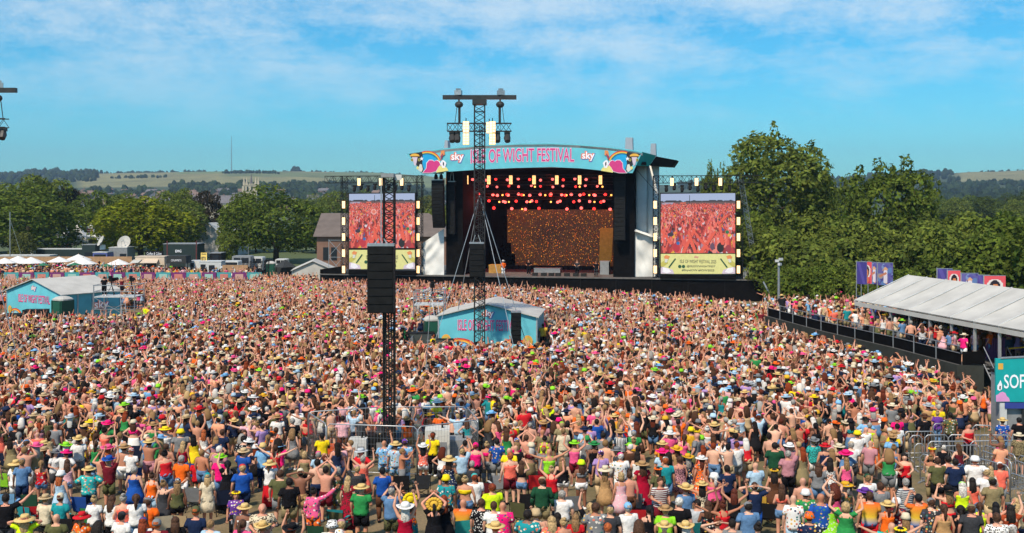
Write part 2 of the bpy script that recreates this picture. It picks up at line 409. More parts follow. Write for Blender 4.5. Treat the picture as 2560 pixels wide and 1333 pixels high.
def lobes_round(Rx, Rz, zc, n, seed, lr=.34, ry=1.0):
    rng = np.random.default_rng(seed); out = [((0, 0, zc), (Rx * .62, Rx * .62, Rz * .62))]
    for i in range(n):
        d = rng.standard_normal(3); d /= np.linalg.norm(d)
        if d[2] < -.75: d[2] *= -.6
        f = rng.uniform(.58, .80); r = Rx * lr * rng.uniform(.6, 1.15)
        out.append(((d[0] * Rx * f, d[1] * Rx * f * ry, zc + d[2] * Rz * f), (r, r, r * .85)))
    return out
def lobes_spiky(Rx, H, n, seed):
    rng = np.random.default_rng(seed); out = []
    for i in range(n):
        a = rng.uniform(0, 6.28); q = math.sqrt(rng.random()); x, y = math.cos(a) * q * Rx * .8, math.sin(a) * q * Rx * .8
        top = H * (1 - .40 * q ** 2.2) * rng.uniform(.88, 1.0); z = rng.uniform(.18, 1.0) * top
        r = Rx * rng.uniform(.13, .25)
        out.append(((x, y, z - r), (r, r, r * 1.5)))
    for i in range(n // 3):
        a = rng.uniform(0, 6.28); q = math.sqrt(rng.random()) * .8; x, y = math.cos(a) * q * Rx, math.sin(a) * q * Rx
        z = H * (1 - .40 * q ** 2.2) * rng.uniform(.90, .985); r = Rx * rng.uniform(.05, .09)
        out.append(((x, y, z - r * 2), (r, r, r * 3)))
    out.append(((0, 0, H * .5), (Rx * .6, Rx * .6, H * .38)))
    return out
def trunk(name, h, r, spread, seed):
    rng = random.Random(seed); m = MB()
    m.tube([(0, 0, -.2), (0.02 * h, 0, h * .25), (-.01 * h, .01 * h, h * .55), (0, 0, h * .8)], [r * 1.25, r, r * .65, r * .2], 8)
    for i in range(8):
        a = i * 2.4 + rng.random(); z = h * (.18 + .07 * i); L = spread * rng.uniform(.6, .95)
        e = (math.cos(a) * L, math.sin(a) * L, z + L * rng.uniform(.3, .8))
        m.tube([(0, 0, z), (e[0] * .5, e[1] * .5, z + (e[2] - z) * .4), e], [r * .45, r * .3, r * .08], 5)
    return m.mesh(name, True)
# prototypes, about 16 m tall
PROTO = {}
for k, (lb, n, sz, h, sp) in {
    'round_a': (lobes_round(8.2, 7.8, 8.0, 66, 1), 17000, .30, 13, 6.0),
    'round_b': (lobes_round(8.0, 7.6, 7.9, 62, 2, .30), 15000, .30, 13, 6.5),
    'round_c': (lobes_round(6.0, 7.8, 8.4, 50, 3, .36), 11000, .30, 14, 5),
    'spiky_a': (lobes_round(7.6, 9.2, 9.6, 84, 4, .27) + lobes_spiky(7.0, 19.8, 44, 14)[:-1], 21000, .28, 16, 5),
    'spiky_b': (lobes_round(7.4, 7.6, 8.0, 76, 5, .28) + lobes_spiky(6.8, 16.2, 40, 15)[:-1], 19000, .28, 14, 5),
    'bush_a': (lobes_round(4.0, 3.6, 3.6, 40, 6, .36), 9000, .22, 5, 3),
    'bush_b': (lobes_round(4.2, 3.2, 3.2, 36, 7, .34), 9000, .22, 5, 3),
    'bush_c': (lobes_spiky(3.6, 8.2, 46, 8), 8500, .22, 6, 2.6),
}.items():
    PROTO[k] = (crown('crown', lb, n, sz, 11 + len(k)), trunk('trunk', h, .045 * h * .7, sp, 5))
def tree(kind, px, Y, scale, rz, col, label, name='tree', group=None, z=0.0):
    X = (px - 1280) * Y / FPX
    t = thing(name, label, 'tree', (X, Y, z), 0, group)
    sc = scale if hasattr(scale, '__len__') else (scale, scale, scale)
    c, tr = PROTO[kind]
    for nm, me, m in (('crown', c, M_LEAF), ('trunk', tr, M_BARK)):
        o = bpy.data.objects.new(nm, me); COL.objects.link(o); o.parent = t; o.scale = sc; o.rotation_euler = (0, 0, rz)
        if not me.materials: me.materials.append(m)
        o.color = (*col, 1)
    return t
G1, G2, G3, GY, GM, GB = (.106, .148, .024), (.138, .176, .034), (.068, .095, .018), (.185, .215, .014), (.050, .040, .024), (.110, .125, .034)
def tree_px(kind, px, wpx, ytop, Y, rz, col, label, name='tree', group=None):
    """sized so that the crown spans wpx photo pixels and tops out at row ytop"""
    c = PROTO[kind][0]; n = len(c.vertices); co = np.zeros(n * 3, np.float32); c.vertices.foreach_get('co', co); co = co.reshape(-1, 3)
    s_ = wpx * Y / FPX / np.ptp(np.percentile(co[:, 0], [.5, 99.5])); z_ = (CAMH + (HOR - ytop) * Y / FPX) / np.percentile(co[:, 2], 99.8)
    return tree(kind, px, Y, (s_, s_, z_), rz, col, label, name, group)
tree_px('round_a', 72, 270, 462, 200, .3, G1, 'broad dark green tree behind the umbrellas at the frame edge')
tree_px('round_c', -15, 140, 448, 225, 1.3, G2, 'tall olive tree cut by the picture edge')
tree_px('round_c', 100, 150, 438, 236, 2.2, G2, 'tree with a high domed top rising behind the broad dark tree')
tree_px('round_c', 172, 70, 466, 240, 2.9, GM, 'narrow dark purple brown tree behind the flag')
tree_px('round_b', 236, 120, 478, 232, .9, G1, 'mid green tree half hidden by the yellow green one')
tree_px('round_b', 352, 250, 493, 198, 2.0, GY, 'bright yellow green spreading tree over the food vans')
tree_px('round_a', 428, 180, 480, 212, 4.1, G2, 'green tree joined to the side of the yellow green one')
tree_px('round_c', 310, 110, 484, 245, .2, G2, 'pale olive tree top showing behind the yellow green tree')
tree_px('round_c', 452, 90, 472, 250, 5.2, G2, 'light green rounded tree top above the purple tree')
tree_px('round_c', 520, 88, 478, 236, 1.1, GM, 'dark copper purple tree beside the white hall')
tree_px('round_b', 612, 90, 480, 240, 3.3, G1, 'smaller tree below the church tower')
tree_px('round_a', 690, 248, 463, 196, 5.0, G1, 'big rounded green tree in front of the church')
tree_px('round_c', 592, 100, 512, 204, 2.5, G2, 'low pale green tree at the foot of the rounded one')
tree_px('bush_b', 55, 66, 580, 186, 0, GB, 'small grey green willow bush behind the cabins', 'bush')
tree_px('bush_a', 568, 50, 580, 190, 1, G2, 'small bush beside the white hall', 'bush')
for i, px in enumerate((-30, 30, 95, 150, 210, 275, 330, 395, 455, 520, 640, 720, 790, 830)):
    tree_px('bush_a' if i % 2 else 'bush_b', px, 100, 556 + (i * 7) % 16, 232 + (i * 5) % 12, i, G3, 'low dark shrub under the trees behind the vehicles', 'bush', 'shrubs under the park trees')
tree_px('spiky_a', 1932, 295, 330, 152, .4, G2, 'tall wide poplar with feathery top behind the video screen')
tree_px('spiky_b', 1790, 80, 408, 165, 1.4, G2, 'slim tree top behind the screen truss')
tree_px('spiky_b', 2035, 110, 392, 160, 2.4, G1, 'darker poplar beside the tallest one')
tree_px('spiky_b', 2218, 225, 398, 140, 3.4, G1, 'second tall poplar with ragged crown against the sky')
HEDGE = [(1905, 128, 'bush_c', 1.1, G2), (1965, 122, 'bush_a', 1.15, G2), (2030, 126, 'bush_c', 1.25, G2), (2085, 118, 'bush_b', 1.25, G2),
         (2150, 122, 'bush_a', 1.25, G2), (2200, 116, 'bush_c', 1.0, G2), (2262, 120, 'bush_b', 1.35, G2), (2320, 112, 'bush_a', 1.2, G2),
         (2330, 128, 'bush_c', 1.3, G2), (2395, 108, 'bush_b', 1.15, G1), (2450, 114, 'bush_c', 1.1, G2), (2500, 104, 'bush_a', 1.15, G1),
         (2560, 106, 'bush_b', 1.25, G2), (2600, 98, 'bush_c', 1.2, G1), (1990, 108, 'bush_b', .8, G1), (2085, 104, 'bush_a', .72, G1),
         (2160, 101, 'bush_c', .68, G2), (2245, 98, 'bush_b', .74, G1), (2420, 122, 'bush_a', 1.3, G2), (2545, 118, 'bush_a', 1.35, G1), (1880, 140, 'bush_a', 1.2, G1)]
ORD = 'first second third fourth fifth sixth seventh eighth ninth tenth eleventh twelfth thirteenth fourteenth fifteenth sixteenth seventeenth eighteenth nineteenth twentieth last'.split()
BL = [''] * len(HEDGE)
for n_, i in enumerate(sorted(range(len(HEDGE)), key=lambda q: HEDGE[q][0])):
    BL[i] = ('yellowish ' if HEDGE[i][4] is GY else 'dark ' if HEDGE[i][4] is G1 else 'light ') + f'green bush, {ORD[n_]} along the tree belt counted from the stage'
for i, (px, Y, k, s, c) in enumerate(HEDGE):
    tree(k, px, Y, (s, s, s * random.uniform(.92, 1.1)), i * 1.7, c, BL[i], 'bush', 'bushes of the tree belt')
for i in range(26):
    px = 2290 + (i * 97) % 330; Y = 330 + (i * 53) % 300; s = random.uniform(.55, .95)
    tree(random.choice(['round_a', 'round_c', 'round_b']), px, Y, (s, s, s * .95), i, random.choice([G1, G2, G3]), 'hazy green tree in the valley wood behind the tall poplars', 'tree', 'valley wood trees')
for i, (px, Y, k, s, c) in enumerate([(835, 330, 'round_b', .9, G2), (905, 420, 'round_a', .9, G2), (985, 380, 'round_c', .8, G1), (1075, 300, 'round_b', .8, GB),
                                      (1100, 240, 'bush_a', 1.3, G2), (2115, 300, 'round_c', 1.0, G3), (2140, 420, 'spiky_b', .8, G3), (780, 420, 'round_a', .8, G2)]):
    tree(k, px, Y, s, i, c, ['small tree behind the video screens and stage wings'][0], 'tree', 'small trees behind the stage')

def far_wood(name, label, spots, col, seed):
    """spots: (px0, px1, Y0, Y1, count, tree height)"""
    rng = np.random.default_rng(seed); Vs = []; Fs = []; o = 0
    u = np.linspace(0, 2 * np.pi, 7)[:-1]; lat = np.array([-1.0, -.35, .25, .7, 1.0])
    base = np.array([[math.cos(a) * math.cos(l * 1.5), math.sin(a) * math.cos(l * 1.5), math.sin(l * 1.5)] for l in lat for a in u])
    fb = np.array([[i * 6 + k, i * 6 + (k + 1) % 6, (i + 1) * 6 + (k + 1) % 6, (i + 1) * 6 + k] for i in range(4) for k in range(6)])
    for (a, b, y0, y1, n, h) in spots:
        for _ in range(n):
            px = rng.uniform(a, b); Y = rng.uniform(y0, y1); X = (px - 1280) * Y / FPX; z = float(terrain(np.float64(X), np.float64(Y))) if Y > 650 else 0.0
            for q in range(3):
                hh = h * rng.uniform(.35, 1.0) * (1 if q == 0 else .75)
                v = base * np.array([hh * .5, hh * .5, hh * .55]) * rng.uniform(.72, 1.18, (len(base), 1))
                v = v + np.array([X + (rng.normal(0, h * .4) if q else 0), Y + (rng.normal(0, h * .4) if q else 0), z + hh * .42])
                Vs.append(v); Fs.append(fb + o); o += len(base)
    me = fast_mesh(name, np.concatenate(Vs), np.concatenate(Fs), False)
    ob = link(name, me, M_LEAF); ob.color = (*col, 1); tag(ob, label, 'woodland', kind='stuff'); return ob
far_wood('far_wood', 'hazy belt of woods across the downs', [
    (-150, 1120, 1150, 1500, 360, 12), (-150, 240, 1900, 2950, 260, 14), (835, 1150, 1600, 1800, 70, 10),
    (420, 840, 1480, 1640, 130, 12), (180, 560, 2880, 3000, 90, 9), (60, 150, 2850, 3000, 26, 22), (735, 748, 2900, 2960, 5, 20), (640, 1100, 2930, 3000, 60, 7),
    (560, 700, 2250, 2330, 30, 9), (280, 420, 2050, 2110, 20, 8), (-150, 1150, 950, 1300, 230, 10)], (.034, .056, .022), 5)
far_wood('far_wood', 'blue green wooded hillside beyond the poplars', [
    (1700, 2700, 1150, 1600, 380, 13), (1700, 2390, 1900, 2900, 330, 14), (2380, 2700, 1600, 1750, 60, 10), (2300, 2700, 2940, 3000, 40, 6), (2250, 2700, 700, 1200, 260, 12)], (.030, .052, .026), 6)

# ------------------------------------------------------------------ town, church, mast
M_BRICK = mat('brick_wall', (.22, .125, .09), .85, .2, .6); M_RENDER = mat('pale_render', (.55, .52, .47), .8, .1, .5)
M_TILE = mat('roof_tile', (.20, .13, .10), .85, .2, .7); M_SLATE = mat('roof_slate', (.15, .14, .15), .8, .2, .7)
M_STONE = mat('church_stone', (.42, .37, .28), .9, .15, .3)
def house_proto(wm, rm, w=9, d=8, h=5, rh=3.2):
    t = thing('house', 'house', 'house')
    MB().box((0, 0, h / 2 - 1), (w, d, h + 2)).build('wall', wm, t)
    m = MB(); m.add([(-w / 2 - .3, -d / 2 - .3, h), (w / 2 + .3, -d / 2 - .3, h), (w / 2 + .3, d / 2 + .3, h), (-w / 2 - .3, d / 2 + .3, h), (-w / 2 - .3, 0, h + rh), (w / 2 + .3, 0, h + rh)],
          [(0, 1, 5, 4), (2, 3, 4, 5), (0, 4, 3), (1, 2, 5), (0, 3, 2, 1)]); rf = m.build('roof', rm, t)
    MB().box((w * .3, 0, h + rh + .3), (.8, .8, 1.6)).build('chimney', M_BRICK, rf)
    for x in (-w * .27, w * .27):
        for z in (1.3, 3.7): MB().box((x, -d / 2 - .03, z), (1.4, .1, 1.3)).build('window', M_GLASS, t)
    return t
protos = [house_proto(M_BRICK, M_TILE), house_proto(M_RENDER, M_SLATE, 11, 8, 5, 3), house_proto(M_RENDER, M_TILE, 8, 8, 5.2, 3.4), house_proto(M_BRICK, M_SLATE, 13, 8, 5, 3)]
kinds = ['brick house with brown roof in the hillside town', 'pale house with grey slate roof in the hillside town',
         'pale house with brown roof in the hillside town', 'long brick house with grey roof in the hillside town']
rr = random.Random(5); used = [False] * 4
for i in range(92):
    if i < 70: px = rr.uniform(200, 620) if i < 58 else rr.uniform(640, 830); Y = rr.uniform(880, 1380)
    elif i < 84: px = rr.uniform(780, 1110); Y = rr.uniform(800, 1300)
    else: px = rr.uniform(2420, 2640); Y = rr.uniform(760, 1000)
    X = (px - 1280) * Y / FPX; z = float(terrain(np.float64(X), np.float64(Y))); k = rr.randrange(4)
    loc = (X, Y, z); rz = rr.uniform(-.5, .5) + (math.pi / 2 if rr.random() < .3 else 0); s = rr.uniform(.9, 1.25)
    if not used[k]:
        used[k] = True; o = protos[k]; o.location = loc; o.rotation_euler = (0, 0, rz); o.scale = (s,) * 3; o['label'] = kinds[k]; o['group'] = 'houses of the hillside town'
    else: dup(protos[k], loc, rz, kinds[k], 'houses of the hillside town', s)

def church():
    Y = 640; X = (628 - 1280) * Y / FPX
    t = thing('church', 'stone church with square pinnacled tower rising over the trees', 'church', (X, Y, 0))
    w = 7.2; top = P(0, 462, Y).z
    MB().box((X, Y, top / 2 - 1), (w, w, top + 2)).build('tower', M_STONE, t)
    for dz in (.35, 3.6, 8): MB().box((X, Y, top - dz), (w + .5, w + .5, .35)).build('string_course', M_STONE, t)
    for sx_ in (-1, 1):
        for sy_ in (-1, 1):
            m = MB(); m.box((X + sx_ * w * .46, Y + sy_ * w * .46, top + .6), (1.1, 1.1, 1.6)); m.tube([(X + sx_ * w * .46, Y + sy_ * w * .46, top + 1.3), (X + sx_ * w * .46, Y + sy_ * w * .46, top + 4.6)], [.7, .05], 4)
            m.build('pinnacle', M_STONE, t)
        MB().box((X + sx_ * 1.2, Y - w / 2 - .05, top - 2.2), (.9, .2, 2.2)).build('belfry_opening', M_GLASS, t)
        MB().box((X + sx_ * w * .5, Y - w * .5, top / 2 - 1), (1.3, 1.3, top + .5)).build('buttress', M_STONE, t)
    for i in range(5): MB().box((X - w * .36 + i * w * .18, Y - w * .49, top + .3), (.75, .4, .8)).build('merlon', M_STONE, t)
    m = MB(); m.tube([(X, Y, top), (X, Y, top + 6.5)], [1.0, .05], 6); m.build('spirelet', M_SLATE, t)
    m = MB(); x0 = X - 34; m.slab([(x0, Y, -1), (x0 + 27, Y, -1), (x0 + 27, Y, 9.0), (x0, Y, 9.0)], (0, 11, 0)); m.build('nave_wall', M_STONE, t)
    m = MB(); m.add([(x0 - .4, Y - .5, 9), (x0 + 27.2, Y - .5, 9), (x0 + 27.2, Y + 11.5, 9), (x0 - .4, Y + 11.5, 9), (x0 - .4, Y + 5.5, 13.6), (x0 + 27.2, Y + 5.5, 13.6)],
          [(0, 1, 5, 4), (2, 3, 4, 5), (0, 4, 3), (1, 2, 5), (0, 3, 2, 1)]); m.build('nave_roof', M_SLATE, t)
church()
Xm = (583.5 - 1280) * 3000 / FPX
zb = float(terrain(np.float64(Xm), np.float64(2980)))
m = MB(); m.tube([(Xm, 2980, zb - 2), (Xm, 2980, P(0, 340, 2980).z)], [1.3, .5], 6)
for k in range(3): a = k * 2.09; m.tube([(Xm, 2980, zb + 70), (Xm + 40 * math.cos(a), 2980 + 40 * math.sin(a), zb - 1)], .12, 3)
tag(m.build('radio_mast', mat('mast_paint', (.16, .19, .24), .6, .1)), 'thin tall radio mast standing on the downs', 'mast')

# ------------------------------------------------------------------ haze
m = MB(); m.box((0, 2500, 118), (8800, 5290, 240))
m.v = [(x, y, z) for (x, y, z) in m.v]
M_HAZE = bpy.data.materials.new('haze'); M_HAZE.use_nodes = True; nt = M_HAZE.node_tree; nt.nodes.clear()
o_ = nt.nodes.new('ShaderNodeOutputMaterial'); pv = nt.nodes.new('ShaderNodeVolumePrincipled')
pv.inputs['Color'].default_value = (.55, .75, 1.0, 1); pv.inputs['Density'].default_value = .00014; pv.inputs['Anisotropy'].default_value = 0.2
nt.links.new(pv.outputs[0], o_.inputs['Volume']); M_HAZE.cycles.homogeneous_volume = True
for _a in ('Density Attribute', 'Color Attribute', 'Temperature Attribute'): pv.inputs[_a].default_value = ''
hz = m.build('haze', M_HAZE); tag(hz, 'thin blue summer haze over the valley', kind='stuff')

# ================================================================== the stage
SA = Vector((-22.5, 131.0, 0)); SB = Vector((27.9, 121.0, 0))
SU = (SB - SA).normalized(); SN = Vector((-SU.y, SU.x, 0))            # along the stage front, and back into the stage
UP = Vector((0, 0, 1))
def SP(px, py, v=0.0):
    k = (SA.dot(SN) + v) / (((px - 1280) / FPX) * SN.x + SN.y)
    return P(px, py, k)
def at_z(p, z): return Vector((p.x, p.y, z))
def su(px, v=0.0): return (SP(px, 600, v) - SA).dot(SU)
def SL(u, v, z): return SA + SU * u + SN * v + UP * z                  # stage coordinates
SRZ = math.atan2(SU.y, SU.x)
def sbox(m, u0, u1, v0, v1, z0, z1, mi=0):
    m.slab([SL(u0, v0, z0), SL(u1, v0, z0), SL(u1, v0, z1), SL(u0, v0, z1)], SN * (v1 - v0), mi); return m
DZ = 2.36
for k, s, off in (('iow', 'ISLE OF WIGHT FESTIVAL', 0), ('iow_o', 'ISLE OF WIGHT FESTIVAL', .035), ('sky', 'sky', .018), ('sky_o', 'sky', .07), ('iow25', 'ISLE OF WIGHT FESTIVAL 2025', .0), ('at', '@ISLEOFWIGHTFEST', .008),
                  ('hash', '#SkyxIOW #IOW2025', .008), ('soft', 'SOFT', .01), ('coffee', 'Coffee & Cakes', .0), ('emg', 'EMG', .02), ('crum', 'CRUMPETS', .0), ('pizza', 'PIZZA', .03), ('food', 'FOOD', .03), ('vans', 'VANS', .02)):
    queue_text(k, s, off, .2 if k in ('coffee',) else 0)
run_queue()

stage = thing('main_stage', 'large black festival stage with curved turquoise banner and glowing amber backdrop', 'stage', SL(25, 8, 0), SRZ)
UL, UR = su(800), su(1928)
m = MB(); sbox(m, UL, UR, 0, 20, 0, DZ - .12); m.build('stage_skirt', M_BLACKCLOTH, stage)
nb = 16
for i in range(nb):                                                   # deck boards across the front
    a = UL + (UR - UL) * i / nb; b = UL + (UR - UL) * (i + 1) / nb - .02
    sbox(MB(), a, b, -.15, 20, DZ - .115, DZ).build('deck_board', M_DECK, stage)
sbox(MB(), UR - .35, UR + .05, -.22, 1.2, 0, DZ + .12).build('end_post', M_GREY, stage)
for i in range(13):
    u = UL + 3 + i * (UR - UL - 4) / 12; MB().slab([SL(u, -.06, .1), SL(u + .06, -.06, .1), SL(u + .06, -.06, DZ - .2), SL(u, -.06, DZ - .2)], SN * -.05).build('skirt_batten', M_BLACK, stage)
# house: black side walls, back wall, ceiling
O0, O1 = su(1117), su(1582)
ZT = SP(1380, 415, 0).z
sbox(MB(), O0 - .4, O0 + 1.6, 1.2, 17, DZ, ZT).build('side_wing', M_BLACKCLOTH, stage)
sbox(MB(), O1 - 2.3, O1 + .1, 1.2, 17, DZ, ZT).build('side_wing', M_BLACKCLOTH, stage)
sbox(MB(), O0 - .4, O1 + .1, 16.5, 17, DZ, ZT).build('back_wall', M_BLACKCLOTH, stage)
m = MB(); sbox(m, O0 - 2.4, O1 + 1.5, -1.2, 18, ZT, ZT + .35); m.build('roof', M_BLACK, stage)
# curved roof shell above, seen only as the banner's top edge
TOPC = [(1017, 385), (1060, 378), (1110, 371), (1200, 363), (1290, 359), (1380, 358), (1450, 361), (1520, 367), (1575, 374), (1606, 380)]
BOTC = [(1581, 433), (1560, 432), (1520, 428), (1450, 421), (1380, 418), (1290, 420), (1200, 424), (1110, 430), (1055, 436)]
BV = -2.2
ban = MB().slab([SP(x, y, BV) for x, y in TOPC + BOTC], SN * .7).build('banner', M_TEAL, stage)
m = MB()
for (x0, y0), (x1, y1) in zip(TOPC[1:-1], TOPC[2:]):
    m.slab([SP(x0, y0 + 3, BV), SP(x1, y1 + 3, BV), SP(x1, y1 + 9, BV), SP(x0, y0 + 9, BV)], SN * 19)
m.build('roof_shell', M_GREY, stage)
m = MB(); a = [SP(1606, 380, BV), SP(1581, 433, BV)]
m.slab([a[0], SP(1640, 389, BV + 3), SP(1622, 416, BV + 3), SP(1590, 414, BV)], SN * .3); m.build('banner_return', M_TEALDK, stage)
m = MB(); m.slab([SP(1640, 391, BV + 3.2), SP(1693, 401, BV + 5), SP(1682, 417, BV + 5), SP(1624, 414, BV + 3.2)], SN * 4); m.build('wing_canopy', M_BLACK, stage)
for x0, x1, y0, y1 in ((1110, 1126, 351, 374), (1562, 1588, 344, 380), (1625, 1646, 359, 395)):
    m = MB(); p, q = SP(x0, y1, 4), SP(x1 - 6, y1, 4); m.slab([p, q, SP(x1 - 7, y0, 4), SP(x0 + 2, y0, 4)], SN * 1.2); m.build('roof_pylon', pm('pylon_grey', (150, 160, 170)), stage)
# printed artwork: flat shapes on the banner, each a hair proud of the one beneath
def decal(name, pts, v, mats, parent): 
    m = MB(); q = [SP(x, y, v) for x, y in pts]; m.add(q, [tuple(range(len(q)))]); return m.build(name, mats, parent)
def ell(cx, cy, rx, ry, n=18, a0=0, a1=2 * math.pi): return [(cx + rx * math.cos(a0 + (a1 - a0) * i / n), cy + ry * math.sin(a0 + (a1 - a0) * i / n)) for i in range(n + (0 if abs(a1 - a0) > 6.2 else 1))]
PK, PKL = pm('print_pink', (206, 58, 128)), pm('print_pale_pink', (244, 190, 214))
C_ = lambda n, rgb: pm('print_' + n, rgb)
def art(mx, flip):
    f = (lambda x: mx + (x - 1065)) if not flip else (lambda x: mx - (x - 1065))
    v = BV - .012
    def d(pts, col, lv): decal('printed_art', [(f(x), y) for x, y in pts], v - .012 * lv, col, ban)
    d([(1022, 385), (1060, 379), (1064, 392), (1056, 410), (1061, 420), (1056, 432), (1052, 428)], C_('black', (40, 38, 44)), 0)
    d([(1057, 382), (1078, 384), (1103, 412), (1098, 428), (1062, 431), (1056, 410)], C_('sky_blue', (24, 160, 214)), 1)
    for k, (c, r0) in enumerate((((200, 52, 50), 0), ((232, 120, 50), 1.7), ((244, 196, 70), 3.4), ((110, 160, 80), 5.1), ((40, 90, 150), 6.6))):
        o_ = []; i_ = []
        for i in range(13):
            a = R(-112 + 92 * i / 12); o_.append((1068 + (37 - r0) * math.cos(a), 413 + (36 - r0) * math.sin(a))); i_.append((1068 + (35.3 - r0) * math.cos(a), 413 + (34.3 - r0) * math.sin(a)))
        d(o_ + i_[::-1], C_('rainbow_%s' % 'abcde'[k], c), 2 + .2 * k)
    cloud = [(1057, 432), (1066, 421), (1067, 408), (1073, 401), (1081, 401), (1085, 404), (1092, 401), (1098, 405), (1101, 412), (1095, 419), (1090, 428), (1076, 432)]
    d([(1078 + (x - 1078) * 1.10, 417 + (y - 417) * 1.08) for x, y in cloud], C_('white', (236, 232, 238)), 4); d(cloud, PK, 5)
    d([(1090, 432), (1097, 416), (1110, 414), (1118, 421), (1121, 427)], C_('pale_yellow', (226, 214, 130)), 6)
    d([(1103, 403), (1107, 400), (1112, 403), (1116, 408), (1112, 420), (1106, 420), (1102, 412)], C_('white', (236, 232, 238)), 7)
    d([(1107, 404), (1110, 407), (1110, 416), (1107, 412)], C_('black', (40, 38, 44)), 8)
    d([(1100, 391), (1103, 377), (1111, 376), (1112, 387), (1104, 391)], C_('orange', (222, 140, 84)), 8); d([(1101, 391), (1106, 384), (1108, 385), (1104, 398), (1102, 398)], C_('plum', (150, 60, 90)), 9)
    d(ell(1037, 391, 12, 7, 12, math.pi, 2 * math.pi) , C_('gold', (226, 172, 70)), 3)
    d([(1030, 393), (1044, 393), (1042, 404), (1039, 416), (1035, 412)], C_('lilac', (206, 190, 206)), 4)
    for cx_ in (1030, 1048): d(ell(cx_, 400, 3.2, 3.6), C_('olive', (190, 180, 90)), 5); d(ell(cx_, 400, 1.7, 2), C_('black', (40, 38, 44)), 6)
    d([(1054, 391), (1055.5, 395), (1059, 395), (1056.5, 398), (1057.5, 402), (1054, 399.5), (1051, 402), (1052, 398), (1049.5, 395), (1053, 395)], C_('white', (236, 232, 238)), 5)
    d([(1044, 424), (1050, 410), (1055, 412), (1057, 424), (1053, 431)], C_('grey_figure', (210, 210, 200)), 5); d(ell(1044, 420, 3, 4), C_('pale_yellow', (226, 214, 130)), 6)
art(1065, False); art(1558, True)
def sky_logo(cx, cy, w, h, v, parent, U=SU):
    e = SP(cx, cy, v - .02); k = (SP(cx + 10, cy, v) - SP(cx, cy, v)).length / 10
    lettering('lettering', 'sky_o', e + UP * -.02, U, UP, C_('logo_violet', (96, 110, 190)), parent, w * k * 1.06, h * k * 1.06)
    lettering('lettering', 'sky_o', e - SN * .012 - U * .08 + UP * .03, U, UP, C_('logo_coral', (226, 130, 110)), parent, w * k * 1.0, h * k * 1.0)
    lettering('lettering', 'sky', e - SN * .024, U, UP, C_('logo_white', (244, 244, 250)), parent, w * k * .92, h * k * .9)
sky_logo(1144, 394, 34, 26, BV, ban); sky_logo(1471, 391, 34, 26, BV, ban)
kk = (SP(1320, 390, BV) - SP(1310, 390, BV)).length / 10
# the words follow the banner's arch
def arch_text(key, grow, v, mats):
    me0 = EVAL[key]; n = len(me0.vertices); co = np.zeros(n * 3, np.float32); me0.vertices.foreach_get('co', co); co = co.reshape(-1, 3)
    ref = np.zeros(len(EVAL['iow'].vertices) * 3, np.float32); EVAL['iow'].vertices.foreach_get('co', ref); ref = ref.reshape(-1, 3)
    mn, mx_ = ref.min(0), ref.max(0)
    px = 1177 + (co[:, 0] - mn[0]) / (mx_[0] - mn[0]) * (1435 - 1177)
    t = (co[:, 1] - mn[1]) / (mx_[1] - mn[1])
    yc = np.interp(px, [1100, 1180, 1280, 1380, 1440, 1500], [396, 391.5, 388, 387, 388, 391])
    py = yc + (0.5 - t) * 33
    W = [tuple(SP(a, b, v)) for a, b in zip(px, py)]
    me = bpy.data.meshes.new('lettering'); me.from_pydata(W, [], [tuple(p.vertices) for p in me0.polygons]); link('lettering', me, mats, ban)
arch_text('iow_o', 0, BV - .02, PKL); arch_text('iow', 0, BV - .032, PK)

# amber backdrop: a glittering screen of warm points
def glitter():
    m = bpy.data.materials.new('amber_glitter'); m.use_nodes = True; nt = m.node_tree; N = nt.nodes; L = nt.links
    b = N['Principled BSDF']; b.inputs['Base Color'].default_value = (.02, .01, .005, 1); b.inputs['Roughness'].default_value = .4
    t = N.new('ShaderNodeTexCoord'); mp = N.new('ShaderNodeMapping'); mp.inputs['Scale'].default_value = (1, 1, .55); L.new(t.outputs['Object'], mp.inputs[0])
    v = N.new('ShaderNodeTexVoronoi'); v.inputs['Scale'].default_value = 9.0; L.new(mp.outputs[0], v.inputs['Vector'])
    r = N.new('ShaderNodeValToRGB'); e = r.color_ramp.elements; e[0].position = .05; e[0].color = (1, 1, 1, 1); e[1].position = .36; e[1].color = (0, 0, 0, 1); L.new(v.outputs['Distance'], r.inputs[0])
    sp = N.new('ShaderNodeSeparateColor'); L.new(v.outputs['Color'], sp.inputs[0])
    pw = N.new('ShaderNodeMath'); pw.operation = 'POWER'; pw.inputs[1].default_value = 2.6; L.new(sp.outputs[0], pw.inputs[0])
    mu = N.new('ShaderNodeMath'); mu.operation = 'MULTIPLY'; L.new(r.outputs[0], mu.inputs[0]); L.new(pw.outputs[0], mu.inputs[1])
    hue = N.new('ShaderNodeValToRGB'); e = hue.color_ramp.elements; e[0].color = (1, .15, .008, 1); e[1].color = (1, .40, .035, 1); L.new(sp.outputs[1], hue.inputs[0])
    nz = N.new('ShaderNodeTexNoise'); nz.inputs['Scale'].default_value = .25; L.new(t.outputs['Object'], nz.inputs['Vector'])
    ad = N.new('ShaderNodeMath'); ad.operation = 'MULTIPLY_ADD'; ad.inputs[1].default_value = 2.6; L.new(mu.outputs[0], ad.inputs[0])
    n2 = N.new('ShaderNodeMath'); n2.operation = 'MULTIPLY'; n2.inputs[1].default_value = .09; L.new(nz.outputs[0], n2.inputs[0]); L.new(n2.outputs[0], ad.inputs[2])
    L.new(hue.outputs[0], b.inputs['Emission Color']); L.new(ad.outputs[0], b.inputs['Emission Strength']); return m
M_GLIT = glitter()
bd = thing('led_backdrop', 'amber glittering video wall at the rear of the stage', 'screen', SL(su(1400, 13), 13, DZ), SRZ)
g0, g1 = SP(1268, 681, 13), SP(1538, 681, 13)
